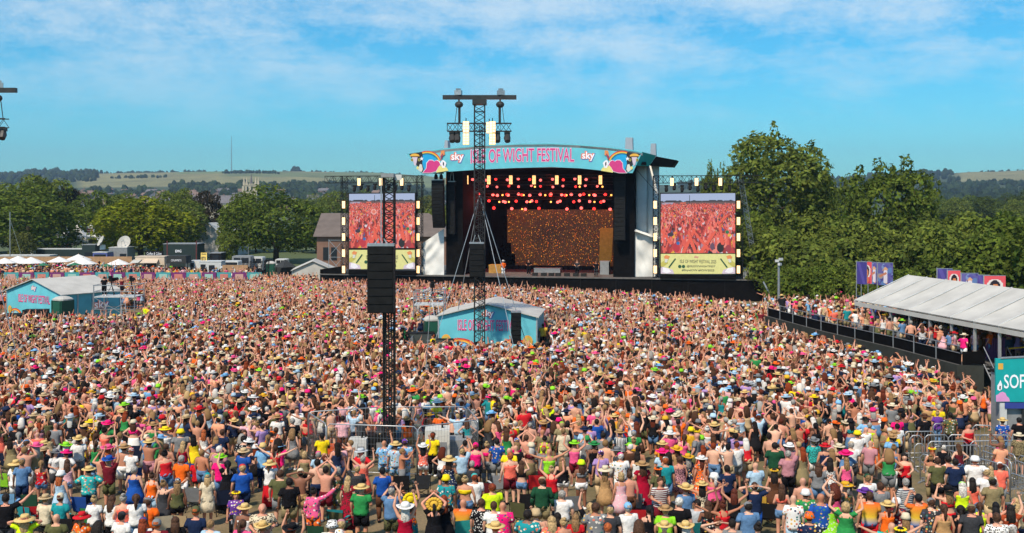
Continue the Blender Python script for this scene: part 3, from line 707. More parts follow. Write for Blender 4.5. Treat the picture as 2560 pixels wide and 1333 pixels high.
nx_, ny_ = 9, 5
zt = SP(1400, 524, 13).z
for i in range(nx_):
    for j in range(ny_):
        a = g0.lerp(g1, i / nx_); b = g0.lerp(g1, (i + 1) / nx_ - .002); z0 = DZ + .5 + (zt - DZ - .5) * j / ny_; z1 = DZ + .5 + (zt - DZ - .5) * ((j + 1) / ny_) - .01
        if i == 0 and j < 2: a = a.lerp(b, .35 * (2 - j))
        MB().slab([at_z(a, z0), at_z(b, z0), at_z(b, z1), at_z(a, z1)], SN * .2).build('led_panel', M_GLIT, bd)
MB().slab([at_z(g0, DZ + .02), at_z(g1, DZ + .02), at_z(g1, DZ + .48), at_z(g0, DZ + .48)], SN * .2).build('base_frame', M_BLACK, bd)
M_AMBW = mat('amber_glow_set', (.3, .16, .04), .8, .3, 3, emit=(.55, .24, .03), estr=.22)  # gauze and riser emit amber themselves, in place of stage light on them
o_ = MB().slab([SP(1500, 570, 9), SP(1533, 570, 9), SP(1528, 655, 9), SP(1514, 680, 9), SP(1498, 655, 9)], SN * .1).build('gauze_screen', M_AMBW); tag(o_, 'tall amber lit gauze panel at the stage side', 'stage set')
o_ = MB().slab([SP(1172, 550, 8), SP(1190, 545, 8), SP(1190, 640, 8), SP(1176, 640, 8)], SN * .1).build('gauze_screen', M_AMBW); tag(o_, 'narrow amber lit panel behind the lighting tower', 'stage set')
# the red lamps under the roof light the rig and the wings
for _u, _v in ((.25, 7), (.5, 8), (.75, 7), (.12, 9)):
    _l = bpy.data.lights.new('red_lamp_glow', 'POINT'); _l.energy = 420; _l.color = (1, .10, .05); _l.shadow_soft_size = .4
    _o = bpy.data.objects.new('red_lamp_glow', _l); COL.objects.link(_o); _o.location = SL(O0 + (O1 - O0) * _u, _v, DZ + 8.6)
# risers and back line
for x0, x1, y0, v, lab in ((1222, 1252, 664, 5, 'amber topped keyboard riser on the stage'), (1335, 1400, 672, 7, 'low black drum riser at the middle of the stage'), (1500, 1522, 655, 5, 'grey equipment case by the stage wing')):
    m = MB(); p, q = SP(x0, 690, v), SP(x1, 690, v); z1 = SP(x0, y0, v).z
    m.slab([at_z(p, DZ + .004), at_z(q, DZ + .004), at_z(q, z1), at_z(p, z1)], SN * 1.6); m.slab([at_z(p, z1 + .002) - SU * .05, at_z(q, z1 + .002) + SU * .05, at_z(q, z1 + .08) + SU * .05, at_z(p, z1 + .08) - SU * .05], SN * 1.6)
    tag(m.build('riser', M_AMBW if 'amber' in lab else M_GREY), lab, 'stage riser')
for i, px in enumerate((1330, 1352, 1371, 1388, 1410, 1432, 1452)):
    p = at_z(SP(px, 690, 1.2), DZ); m = MB(); m.slab([p, p + SU * .6, p + SU * .6 + SN * .1 + UP * .35, p + SN * .1 + UP * .35], SN * .45)
    tag(m.build('floor_monitor', M_BLACK), 'black wedge monitor speaker on the stage lip', 'speaker', 'stage monitors')

# trusses
def lattice(m, a, b, w, n, r=.03, side=None):
    """square truss: returns chord end points; chords and zigzag braces go into two builders"""
    a, b = Vector(a), Vector(b); d = (b - a).normalized()
    s = (side or (Vector((0, 0, 1)) if abs(d.z) < .7 else SU)); s = (s - d * s.dot(d)).normalized(); q = d.cross(s)
    cs = [(s * i + q * j) * w / 2 for i, j in ((1, 1), (1, -1), (-1, -1), (-1, 1))]
    for i in range(4):
        c0, c1 = cs[i], cs[(i + 1) % 4]
        for k in range(n):
            p0 = a.lerp(b, k / n); p1 = a.lerp(b, (k + 1) / n)
            if k % 2: m.beam(p0 + c0, p1 + c1, r * .6, 3)
            else: m.beam(p0 + c1, p1 + c0, r * .6, 3)
            if k % 2 == 0: m.beam(p0 + c0, p0 + c1, r * .6, 3)
    return [(a + c, b + c) for c in cs]
def truss(parent, a, b, w, n, mats, r=.03, side=None, name='truss'):
    m = MB(); ch = lattice(m, a, b, w, n, r, side); o = m.build('truss_bracing', mats, parent); o['kind'] = 'stuff'
    for p, q in ch: MB().beam(p, q, r, 5).build('truss_chord', mats, parent)
for z, v in ((SP(1300, 449, 4).z, 4), (SP(1300, 466, 6).z, 6.2), (SP(1300, 488, 9).z, 9), (SP(1300, 502, 11).z, 11)):
    truss(stage, SL(O0 + .6, v, z + .35), SL(O1 - .6, v, z + .35), .35, 36, M_TRUSSBLK, .03)

# stage lamps
def blinder(loc, label, group, w=.34, h=.92, cells=2, rows=6, rz=SRZ):
    t = thing('blinder_lamp', label, 'stage light', loc, rz, group)
    if 'bl' not in PROTO or PROTO['bl'][0] != (w, h):
        b = MB(); b.box((0, .07, 0), (w, .14, h)); b.box((0, .05, h / 2 + .1), (.06, .06, .25)); body = b.mesh('housing'); body.materials.append(M_BLACK)
        c = MB()
        for i in range(cells):
            for j in range(rows):
                x = (i - (cells - 1) / 2) * w / cells * .96; z = (j - (rows - 1) / 2) * h / rows * .97
                c.loft([(x, -.01, z, .001, .001)], 3, cap=False) if False else c.box((x, -.012, z), (w / cells * .66, .03, h / rows * .62))
        cm = c.mesh('lamp_cells'); cm.materials.append(M_WARMCELL)
        g = MB(); g.box((0, -.004, 0), (w * .98, .012, h * .985)); gm = g.mesh('reflector'); gm.materials.append(M_WARMHALO); PROTO['bl'] = ((w, h), body, cm, gm)  # plate itself emits orange, standing in for the halo round the cells
    for nm, me in (('housing', PROTO['bl'][1]), ('reflector', PROTO['bl'][3]), ('lamp_cells', PROTO['bl'][2])):
        o = bpy.data.objects.new(nm, me); COL.objects.link(o); o.parent = t
    return t
for x in (1119, 1167, 1222, 1277, 1335, 1392, 1449, 1501): blinder(SP(x, 450, 3.4), 'warm white strip blinder under the front of the stage roof', 'blinders of the stage roof', .42, 1.05)
def spot(px, py, v, r, mt, label, group):
    t = thing('spot_lamp', label, 'stage light', SP(px, py, v), SRZ, group); key = ('spot', round(r, 2))
    if key not in PROTO:
        b = MB(); b.tube([(0, r * .8, 0), (0, .45, .05)], [r * 1.15, r * .6], 8); b.box((0, .3, r + .16), (r * 2, .12, .3)); hb = b.mesh('housing'); hb.materials.append(M_BLACK)
        l = MB(); l.ball((0, r * .55, 0), (r, r * .5, r * .9), 10, 6); lm = l.mesh('lens', True); lm.materials.append(M_RED); PROTO[key] = (hb, lm)
    o = bpy.data.objects.new('housing', PROTO[key][0]); COL.objects.link(o); o.parent = t
    o = bpy.data.objects.new('lens', PROTO[key][1]); COL.objects.link(o); o.parent = t
    o.material_slots[0].link = 'OBJECT'; o.material_slots[0].material = mt
rows = [(449, 4.0, .17, [1157, 1181, 1214, 1239, 1268, 1295, 1324, 1351, 1381, 1408, 1437, 1465], [], 'first'),
        (466, 6.2, .15, [1148, 1218, 1242, 1272, 1296, 1328, 1351, 1382, 1407, 1439, 1463, 1493], [1178, 1337, 1449, 1506], 'second'),
        (487, 9.0, .19, [1196, 1232, 1243, 1267, 1270, 1296, 1304, 1324, 1350, 1376, 1377, 1404, 1413, 1428, 1450, 1459, 1485, 1487, 1513], [1256, 1309, 1363, 1416, 1473, 1528], 'third'),
        (504, 11., .18, [1222, 1258, 1263, 1290, 1317, 1329, 1341, 1394, 1400, 1434, 1448, 1474, 1502, 1509], [1248, 1272, 1325, 1377, 1486, 1538], 'fourth'),
        (522, 12.2, .20, [1234, 1279, 1313, 1347, 1417, 1453, 1485, 1525], [1305], 'lowest')]
for y, v, r, reds, ambs, nm in rows:
    for i, x in enumerate(reds): spot(x, y + ((i * 37) % 5 - 2) * .8, v, r, M_REDHOT if i % 3 else M_RED, f'glowing red spotlight in the {nm} row under the stage roof', f'red spotlights, {nm} row')
    for i, x in enumerate(ambs): spot(x, y + 1, v, .12, M_AMBER, f'small amber spotlight in the {nm} row under the stage roof', f'amber spotlights, {nm} row')

# line arrays beside the opening
def line_array(name, top, n, w, h, d, curve, label, mats=None, rz=SRZ, hang=1.2):
    t = thing(name, label, 'speaker', top, rz); x = Vector((0, 0, 0)); a = 0.0
    for i in range(n):
        a = curve * (i / n) ** 2
        dv = Vector((0, math.sin(a) * h, -math.cos(a) * h)); c = Vector(top) + Matrix.Rotation(rz, 3, 'Z') @ (x + dv * .5)
        m = MB(); M = Matrix.Translation(c) @ Matrix.Rotation(rz, 4, 'Z') @ Matrix.Rotation(a, 4, 'X')
        m.box((0, 0, 0), (w, d, h * .965), M=M); m.box((0, -d / 2 - .008, 0), (w * .9, .03, h * .82), M=M)
        m.build('speaker_cabinet', mats or M_BLACK, t); x = x + dv
    m = MB(); rm = Matrix.Rotation(rz, 3, 'Z')
    for s in (-1, 1): m.beam(Vector(top) + rm @ Vector((s * w * .3, 0, 0)), Vector(top) + rm @ Vector((s * w * .1, 0, hang)), .03)
    m.box((Vector(top) + UP * .05), (w * 1.02, d * .9, .1), rz); m.build('rigging', M_STEEL, t)
    return t
line_array('line_array', SP(1095, 451, -.8), 14, 1.35, .385, .7, .42, 'curved black hanging speaker column beside the white tarpaulin', hang=.9)
line_array('line_array', SP(1550, 432, .3), 15, 1.2, .5, .7, -.06, 'black hanging speaker column inside the stage opening')
line_array('line_array', SP(1130, 455, .8), 12, .8, .5, .7, .0, 'black speaker column behind the curved one')
for px, lab in ((1090, 'black moving head lamp above the curved speaker column'), (1103, 'second black moving head lamp above the curved speaker column')):
    m = MB(); c = SP(px, 438, -.8); m.ball(c + UP * -.25, (.22, .22, .42), 8, 6); m.box(c + UP * .25, (.5, .4, .18), SRZ); tag(m.build('moving_head', M_BLACK), lab, 'stage light')

# white tarpaulins and the fabric wrapped roof legs
def tarp(name, pts, th, label, n=14, seed=0, amp=.18, mats=None):
    """cloth sheet over a quad (four points), rippled, with real thickness"""
    rng = np.random.default_rng(seed); a, b, c, d = [np.array(p) for p in pts]; s, t = np.meshgrid(np.linspace(0, 1, n * 2), np.linspace(0, 1, n * 2))
    s, t = s[..., None], t[..., None]; Pm = (a * (1 - s) + b * s) * (1 - t) + (d * (1 - s) + c * s) * t
    nv = np.array(SN); f = sum(np.sin(rng.uniform(5, 22) * (s * rng.uniform(-1, 1) + t) + rng.uniform(0, 6)) for _ in range(6)) / 4
    f = f * np.sin(np.pi * np.clip(s, .02, .98)) ** .5
    F0 = Pm + nv * f * amp; B0 = F0 + nv * th; k = n * 2
    V = np.concatenate([F0.reshape(-1, 3), B0.reshape(-1, 3)]); i, j = np.meshgrid(np.arange(k - 1), np.arange(k - 1)); q = (j * k + i).ravel()
    F = np.concatenate([np.stack([q, q + 1, q + k + 1, q + k], 1), np.stack([q + k * k, q + k + k * k, q + k + 1 + k * k, q + 1 + k * k], 1)])
    o = link(name, fast_mesh(name, V, F, True), mats or M_TARP); return tag(o, label, 'tarpaulin')
tarp('tarpaulin', [SP(1053, 690, 1), SP(1110, 690, 1), SP(1110, 572, 1), SP(1053, 610, 1)], .05, 'slack white tarpaulin hung beside the stage opening', 12, 1)
tarp('tarpaulin', [SP(1586, 692, 1.5), SP(1640, 692, 1.5), SP(1640, 592, 1.5), SP(1586, 572, 1.5)], .05, 'creased white tarpaulin below the fabric wrapped roof legs', 12, 2)
tarp('tarpaulin', [SP(1586, 578, .8), SP(1650, 600, .8), SP(1650, 590, 5), SP(1586, 566, 5)], .04, 'folded white sheet over the creased tarpaulin', 8, 3, .05)
for x0, x1, lab in ((1585, 1619, 'white fabric wrapped roof leg beside the stage opening'), (1618, 1648, 'second white fabric wrapped roof leg next to the screen')):
    u = (su(x0, 4) + su(x1, 4)) / 2; rw = (su(x1, 4) - su(x0, 4)) / 2; c = SL(u, 4, 0); m = MB(); zt_ = SP(x0, 412, 4).z
    m.loft([(c.x, c.y, DZ, rw, rw), (c.x, c.y, 5, rw * .97, rw), (c.x, c.y, 9, rw * 1.02, rw), (c.x, c.y, zt_, rw * .99, rw)], 20, pw=3.2)
    tag(m.build('roof_leg', M_TARP, smooth=True), lab, 'roof support')

# ------------------------------------------------------------------ video screens
def crowd_picture():
    W, H = 132, 108; p = Paint(W, H, s2l((176, 188, 214))); rng = random.Random(9)
    for i in range(60):
        x = rng.uniform(0, W); p.disc(x, 15, rng.uniform(3, 8), rng.uniform(1, 3.2), s2l((66, 62, 70)))
    p.rect(0, 15, W, 20, s2l((120, 96, 96))); p.rect(50.5, 3, 52, 18, s2l((50, 60, 60))); p.disc(14, 18, 12, 2.4, s2l((170, 170, 190))); p.disc(40, 17, 5, 1.5, s2l((220, 120, 90)))
    p.rect(0, 20, W, H, s2l((150, 60, 58)))
    skin = [(226, 110, 96), (236, 124, 108), (196, 74, 70), (222, 104, 92), (170, 56, 54), (236, 150, 136)]; cloth = [(40, 36, 46), (90, 40, 44), (210, 160, 170), (160, 150, 180), (200, 60, 70), (60, 110, 160), (230, 180, 60), (120, 60, 60), (220, 210, 215)]
    y = 20.0
    while y < H + 14:
        sc = .7 + (y - 20) * .062; n = int(W / (1.5 * sc))
        for i in range(n):
            x = rng.uniform(-4, W + 4); yy = y + rng.uniform(-1, 1) * sc
            if rng.random() < .55: p.disc(x, yy, sc * .9, sc * 1.1, s2l(rng.choice(cloth)))
            c = s2l(rng.choice(skin)); p.disc(x, yy - sc, sc * .55, sc * .65, c if rng.random() < .6 else s2l(rng.choice([(60, 34, 30), (120, 70, 50), (200, 150, 110)])))
            if rng.random() < .6:
                dx = rng.uniform(-1.6, 1.6) * sc; p.line(x, yy, x + dx, yy - sc * rng.uniform(2, 4.2), sc * .38, c, sc * .25)
        y += .9 * sc
    p.disc(106, 98, 6, 9, s2l((44, 36, 42))); p.disc(18, 74, 5, 4, s2l((70, 60, 74))); p.disc(26, 71, 3, 2.4, s2l((240, 150, 60))); p.disc(28, 98, 6, 9, s2l((196, 60, 74))); p.disc(31, 90, 3.4, 3, s2l((60, 120, 180))); p.disc(76, 95, 5, 7, s2l((176, 146, 160))); p.disc(120, 100, 5, 7, s2l((170, 70, 80))); p.disc(60, 100, 5, 8, s2l((60, 40, 46))); p.disc(92, 96, 4, 7, s2l((120, 90, 110)))
    for a in ((40, 108, 60, 66, 3.2, 2.2), (62, 108, 50, 70, 3, 2), (72, 106, 96, 70, 3.6, 2.2), (110, 90, 104, 54, 3, 2), (104, 54, 118, 40, 2, 1.5), (84, 100, 54, 62, 2.6, 1.8), (18, 90, 0, 66, 2.8, 2), (54, 64, 51, 48, 1.4, 1)):
        p.line(a[0] + .8, a[1] + .6, a[2] + .8, a[3] + .6, a[4], s2l((150, 58, 50)), a[5]); p.line(a[0], a[1], a[2], a[3], a[4], s2l((232, 110, 88)), a[5])
    p.disc(50, 36, 5.5, 5.5, s2l((240, 190, 180))); p.disc(50, 36, 3.6, 3.6, s2l((226, 130, 110)))
    p.disc(118, 70, 3.4, 3.2, s2l((50, 130, 90))); p.disc(122, 76, 3.5, 2.5, s2l((226, 190, 60)))
    return p.a ** 1.22
CROWD_IMG = crowd_picture()
M_STRIP = pm('print_lime', (216, 212, 142))
ROW5 = {512: 'topmost', 553: 'second from top', 593: 'middle one', 633: 'fourth from top', 674: 'lowest'}
def video_screen(x0, x1, y0, y1, yb0, yb1, label, ends, lbl_side):
    t = thing('video_screen', label, 'video screen', at_z(SP((x0 + x1) / 2, 600, -.3), DZ), SRZ); v = -.3
    bz = SP(x0, yb1, v).z
    m = MB(); m.slab([SP(x0 - 2, yb1 + 1, v), SP(x1 + 2, yb1 + 1, v), SP(x1 + 2, y0 - 3, v), SP(x0 - 2, y0 - 3, v)], SN * .6); m.build('cabinet', M_BLACK, t)
    m = MB(); a, b = SP(x0 - 2, yb1, v), SP(x1 + 2, yb1, v); m.slab([at_z(a, DZ + .01), at_z(b, DZ + .01), at_z(b, bz - .1), at_z(a, bz - .1)], SN * .7); m.build('plinth', M_BLACKCLOTH, t)
    grid_mesh('display', CROWD_IMG, SP(x0, y1, v), SP(x1, y1, v), SP(x0, y0, v), -SN * .02, M_LED, t)
    st = MB(); st.slab([SP(x0, yb1, v - .05), SP(x1, yb1, v - .05), SP(x1, yb0, v - .05), SP(x0, yb0, v - .05)], SN * .04); st = st.build('caption_panel', M_STRIP, t)
    k = (SP(x0 + 10, yb0, v) - SP(x0, yb0, v)).length / 10; cx = (x0 + x1) / 2; vv = v - .065
    def q(fy): return yb0 + (yb1 - yb0) * fy
    W = x1 - x0
    lettering('lettering', 'sky', SP(cx - .02 * W, q(.16), vv), SU, UP, PK, st, W * .06 * k, 6 * k)
    lettering('lettering', 'iow25', SP(cx, q(.38), vv), SU, UP, C_('ink', (60, 62, 66)), st, W * .48 * k, 8.5 * k)
    lettering('lettering', 'at', SP(cx + .04 * W, q(.63), vv), SU, UP, C_('ink', (60, 62, 66)), st, W * .38 * k, 6 * k)
    lettering('lettering', 'hash', SP(cx, q(.83), vv), SU, UP, C_('ink', (60, 62, 66)), st, W * .43 * k, 6.5 * k)
    for dx in (-.245, -.195): decal('round_icon', ell(cx + dx * W, q(.63), 4.2, 4.2), vv, C_('green_ink', (36, 84, 60)), st)
    for s in (-1, 1):
        f = lambda x: cx + s * x * W
        def d(pts, col, lv): decal('printed_art', [(f(a), q(b)) for a, b in pts], vv - .008 * lv, col, st)
        d([(.50, .99), (.32, .99), (.34, .80), (.42, .70), (.50, .62)], C_('lilac', (206, 190, 206)), 0); d([(.50, .7), (.46, .62), (.40, .45), (.44, .3), (.50, .45)], C_('olive', (190, 180, 90)), 0)
        d([(.36, .9), (.40, .72), (.47, .68), (.48, .9), (.42, .98)], C_('white', (236, 232, 238)), 1); d([(.295, .25), (.31, .22), (.40, .66), (.385, .7)], C_('green_ink', (36, 84, 60)), 2)
        d([(a, b) for a, b in [(.38, .12), (.43, .05), (.46, .15), (.44, .28), (.40, .26)]], C_('orange', (222, 140, 84)), 2); d([(.40, .26), (.44, .24), (.45, .42), (.42, .44)], C_('grey_figure', (210, 210, 200)), 3)
    rig = thing('screen_truss', lbl_side + ' truss frame with warm lamps around the video screen', 'truss', at_z(SP((x0 + x1) / 2, 600, .6), DZ), SRZ)
    xl, xr = ends; zt2 = SP(x0, 449, .6).z; za = SP(x0, 440, .6).z
    la, lb = SP(x0 - 12, 600, .6), SP(x1 + 12, 600, .6)
    for p in (la, lb): truss(rig, at_z(p, DZ), at_z(p, zt2 + .4), .62, 22, M_TRUSSBLK, .04, SU)
    truss(rig, at_z(SP(xl, 450, .6), zt2), at_z(SP(xr, 450, .6), zt2), .8, 22, M_TRUSSBLK, .04, UP)
    for i in range(9):
        p = at_z(SP(x0 + 14 + i * (W - 28) / 8, 480, .3), SP(x0, 466 if i % 2 else 470, .3).z); h = thing('moving_head', f'black moving head lamp hung under the {lbl_side} truss', 'stage light', p, SRZ, f'moving heads of the {lbl_side} truss')
        m = MB(); m.box(p + UP * .22, (.42, .3, .16), SRZ); m.build('yoke', M_BLACK, h); m = MB(); m.tube([p + UP * .15, p - UP * .12 - SN * .12, p - UP * .38 - SN * .25], [.14, .21, .17], 8); m.build('lamp_head', M_BLACK, h)
    for yy in (512, 553, 593, 633, 674):
        for xx in (x0 - 14, x1 + 8): blinder(SP(xx, yy, .1), f'warm strip lamp, {ROW5[yy]} on the {"near" if xx < x0 else "far"} upright of the {lbl_side} truss', f'strip lamps, {lbl_side} truss uprights', .38, .85)
    for fx in (.15, .48, .8): blinder(SP(x0 + fx * W, 455, .0), f'warm white strip lamp along the top of the {lbl_side} truss', f'strip lamps, {lbl_side} truss top', .38, .85)
    return t
video_screen(873, 1037, 485, 620, 625, 673, 'video screen with red crowd close-up behind the near speaker tower', (815, 1058), 'tower-side')
video_screen(1652, 1838, 485, 633, 635, 685, 'video screen with red crowd close-up in front of the poplars', (1634, 1898), 'poplar-side')
br = thing('brace_truss', 'slanting steel truss propping the screen beside the poplars', 'truss', at_z(SP(1872, 660, 2), DZ), SRZ)
truss(br, SP(1852, 450, .8), SP(1888, 662, 2.6), .5, 22, M_STEEL, .03, SU)
sc_ = thing('scaffold', 'grey scaffold frame standing beside the tower-side video screen', 'scaffold', at_z(SP(838, 690, 2), 0), SRZ)
for z0 in (DZ, DZ + 2): 
    for x in (822, 858):
        MB().beam(at_z(SP(x, 650, 1.2), z0), at_z(SP(x, 650, 1.2), z0 + 1.98), .04).build('upright', M_STEEL, sc_)
    MB().beam(at_z(SP(822, 650, 1.2), z0 + 1.9), at_z(SP(858, 650, 1.2), z0 + 1.9), .035).build('ledger', M_STEEL, sc_)
    MB().beam(at_z(SP(822, 650, 1.15), z0), at_z(SP(858, 650, 1.15), z0 + 1.9), .03).build('brace', M_STEEL, sc_)
    MB().beam(at_z(SP(858, 650, 1.1), z0), at_z(SP(822, 650, 1.1), z0 + 1.9), .03).build('brace', M_STEEL, sc_)
MB().slab([at_z(SP(800, 600, 0.2), DZ + .02), at_z(SP(856, 600, .2), DZ + .02), at_z(SP(856, 600, .2), DZ + .9), at_z(SP(800, 600, .2), DZ + .5)], SN * 1.0).build('drape', M_BLACKCLOTH, sc_)
for (x0, x1, h, mt, lab) in ((1858, 1872, 1.1, M_LGREY, 'pale flight case frame at the end of the stage'), (1880, 1900, 1.5, M_BLACK, 'tall black equipment box at the end of the stage'), (1902, 1912, 1.0, M_STEEL, 'narrow steel case at the end of the stage')):
    m = MB(); a, b = at_z(SP(x0, 690, 1.5), DZ + .004), at_z(SP(x1, 690, 1.5), DZ + .004); m.slab([a, b, b + UP * h, a + UP * h], SN * .9); m.slab([a - SU * .03 + UP * (h + .002), b + SU * .03 + UP * (h + .002), b + SU * .03 + UP * (h + .07), a - SU * .03 + UP * (h + .07)], SN * .9)
    tag(m.build('flight_case', mt), lab, 'case')
m = MB(); m.beam(SP(1587, 420, -1.5), SP(1642, 482, .2), .03); tag(m.build('guy_cable', M_BLACK), 'dark stay cable from the banner end to the screen truss', 'cable')

# ================================================================== towers
def mast(parent, X, Y, z0, z1, w, n, mats, r=.035):
    m = MB(); ch = lattice(m, (X, Y, z0), (X, Y, z1), w, n, r, Vector((1, 0, 0))); o = m.build('truss_bracing', mats, parent); o['kind'] = 'stuff'
    for p, q in ch: MB().beam(p, q, r, 6).build('truss_chord', mats, parent)
M_TW = mat('tower_paint', (.035, .034, .033), .45, .25)
def light_tower(px, Y, label, who, zt, guys=True, lamps=True):
    """mast with T-bar, chain hoists and a lamp truss; heights follow the top of the mast"""
    X = (px - 1280) * Y / FPX; s = Y / 80.0; s = 1.0
    t = thing('light_tower', label, 'tower', (X, Y, 0))
    for sx_ in (-1, 1):
        for sy_ in (-1, 1): MB().box((X + sx_ * .9, Y + sy_ * .9, .06), (.5, .5, .12)).build('base_pad', M_BLACK, t)
    mast(t, X, Y, .12, zt - .3, .72, 44, M_TW, .045)
    MB().box((X, Y, zt - .1), (5.2, .32, .30)).build('top_beam', M_TW, t)
    MB().box((X, Y - .05, zt - .45), (1.0, .9, .38)).build('head_block', M_TW, t)
    for sx_ in (-1, 1):
        m = MB(); c = Vector((X + sx_ * 1.45, Y - .1, zt - .62)); m.ball(c, (.3, .24, .24), 10, 6); m.box(c + UP * .3, (.12, .12, .25)); m.build('chain_hoist', M_TW, t)
        m = MB(); m.beam((X + sx_ * 1.42, Y - .1, zt - .8), (X + sx_ * 1.42, Y - .1, zt - 1.95), .10, 6); m.beam((X + sx_ * 1.6, Y, zt - .8), (X + sx_ * 1.75, Y, zt - 2.0), .03); m.build('hoist_chain', M_TW, t)
        m = MB(); m.box((X + sx_ * 1.5, Y - .05, zt + .22), (.5, .3, .32), rz=.3 * sx_); m.box((X + sx_ * 1.5, Y - .05, zt + .42), (.3, .2, .2), rz=.5); m.build('wind_gauge', M_STEEL, t)
    zl = zt - 2.25
    m = MB(); ch = lattice(m, (X - 2.25, Y - .55, zl), (X + 2.25, Y - .55, zl), .55, 12, .035, UP); o = m.build('truss_bracing', M_TW, t); o['kind'] = 'stuff'
    for p, q in ch: MB().beam(p, q, .035, 5).build('truss_chord', M_TW, t)
    for x in (-1.9, -1.55, .9, 1.25, 1.95) if lamps else (1.2, 1.6, 2.0):
        h = thing('moving_head', f'dark moving head lamp under the truss of {who}', 'stage light', (X + x, Y - .55, zl - .5), 0, f'moving heads of {who}')
        MB().box((X + x, Y - .55, zl - .42), (.42, .3, .2)).build('yoke', M_TW, h)
        m = MB(); m.tube([(X + x, Y - .55, zl - .5), (X + x, Y - .62, zl - .75), (X + x + .03, Y - .8, zl - 1.0)], [.18, .25, .2], 9); m.build('lamp_head', M_TW, h)
    if lamps:
        for x, dz in ((-.92, 0), (-.92, -.85), (.92, 0), (.92, -.85), (.7, -.05)):
            blinder((X + x, Y - .95, zl + dz), f'glowing warm strip lamp on the truss of {who}', f'strip lamps of {who}', .44, .80, 2, 4, rz=0)
    m = MB()
    for k in range(3): m.tube([(X + .2 - .12 * k, Y - .42, .2), (X + .26 - .14 * k, Y - .44, zt * .3), (X + .18 - .12 * k, Y - .42, zt * .6), (X + .22 - .1 * k, Y - .42, zt - 2.2)], .03, 5)
    m.build('power_cable', M_RUBBER, t)
    if guys:
        m = MB()
        for ex, ey in ((-3.4, -1.5), (3.6, -1.5), (2.6, -2.2), (-2.2, 3)):
            m.beam((X, Y, zt * .62), (X + ex, Y + ey, .05), .028, 4)
        m.build('guy_cable', M_STEEL, t)
    return t
zt = P(0, 240, 79).z
light_tower(1199, 79, 'tall dark lattice lighting tower standing before the mixing tent', 'the middle tower', zt)
light_tower(-60, 72, 'lighting tower at the picture edge, only its lamp truss in view', 'the edge tower', P(0, 222, 72).z, True, False)
XT = (1192 - 1280) * 78 / FPX
line_array('line_array', (XT, 77.9, P(0, 609, 78).z), 6, 1.0, .385, .7, 0, 'black speaker column hung on the middle lighting tower', rz=0, hang=.6)
line_array('speaker_stack', ((1290 - 1280) * 77.5 / FPX, 77.5, P(0, 781, 77.5).z), 7, .68, .31, .6, .08, 'slim tall black speaker stack before the mixing tent', rz=.05, hang=.1)
def delay_tower():
    Y = 47.0; X = (973 - 1280) * Y / FPX; zt = P(0, 445, Y).z
    t = thing('speaker_tower', 'black lattice delay tower carrying a big speaker column, fenced at its foot', 'tower', (X, Y, 0))
    for a in range(4):
        c = (1.3 * math.cos(R(45 + 90 * a)), 1.3 * math.sin(R(45 + 90 * a))); m = MB(); m.beam((X, Y, .14), (X + c[0], Y + c[1], .1), .06); m.box((X + c[0], Y + c[1], .05), (.4, .4, .1)); m.build('outrigger', M_TW, t)
    mast(t, X, Y, .1, zt, .44, 46, M_TRUSSBLK, .035)
    m = MB(); m.box((X - .02, Y - .15, zt + .1), (.52, .85, .16)); m.build('head_block', M_GREY, t)
    m = MB(); m.beam((X - .28, Y - .5, zt), (X - .28, Y - .5, P(0, 612, Y).z), .03); m.build('hoist_chain', M_STEEL, t)
    m = MB()
    for k in range(3): m.tube([(X + .1 - .1 * k, Y - .27, .1), (X + .14 - .12 * k, Y - .29, zt * .35), (X + .08 - .1 * k, Y - .27, zt * .72)], .028, 5)
    m.build('power_cable', M_RUBBER, t)
    m = MB(); m.box((X + .35, Y, zt + .02), (.35, .12, .22)); m.build('cable_guide', M_LGREY, t)
delay_tower()
line_array('line_array', ((953 - 1280) * 46.3 / FPX, 46.3, P(0, 615, 46.3).z), 8, 1.08, .343, .7, .03, 'large square-edged black speaker column on the near tower', rz=.02, hang=.3)
m = MB(); m.beam((-15.2, 56, 0), P(1098, 712, 78), .02, 4); 
# slender aerial pole before the tent
X0 = (1107 - 1280) * 74 / FPX; m = MB(); m.tube([(X0 - .3, 62, 0), (X0 + .1, 62, P(0, 722, 62).z)], [.03, .015], 5); tag(m.build('aerial_pole', M_STEEL), 'thin steel aerial pole standing in the crowd before the mixing tent', 'pole')

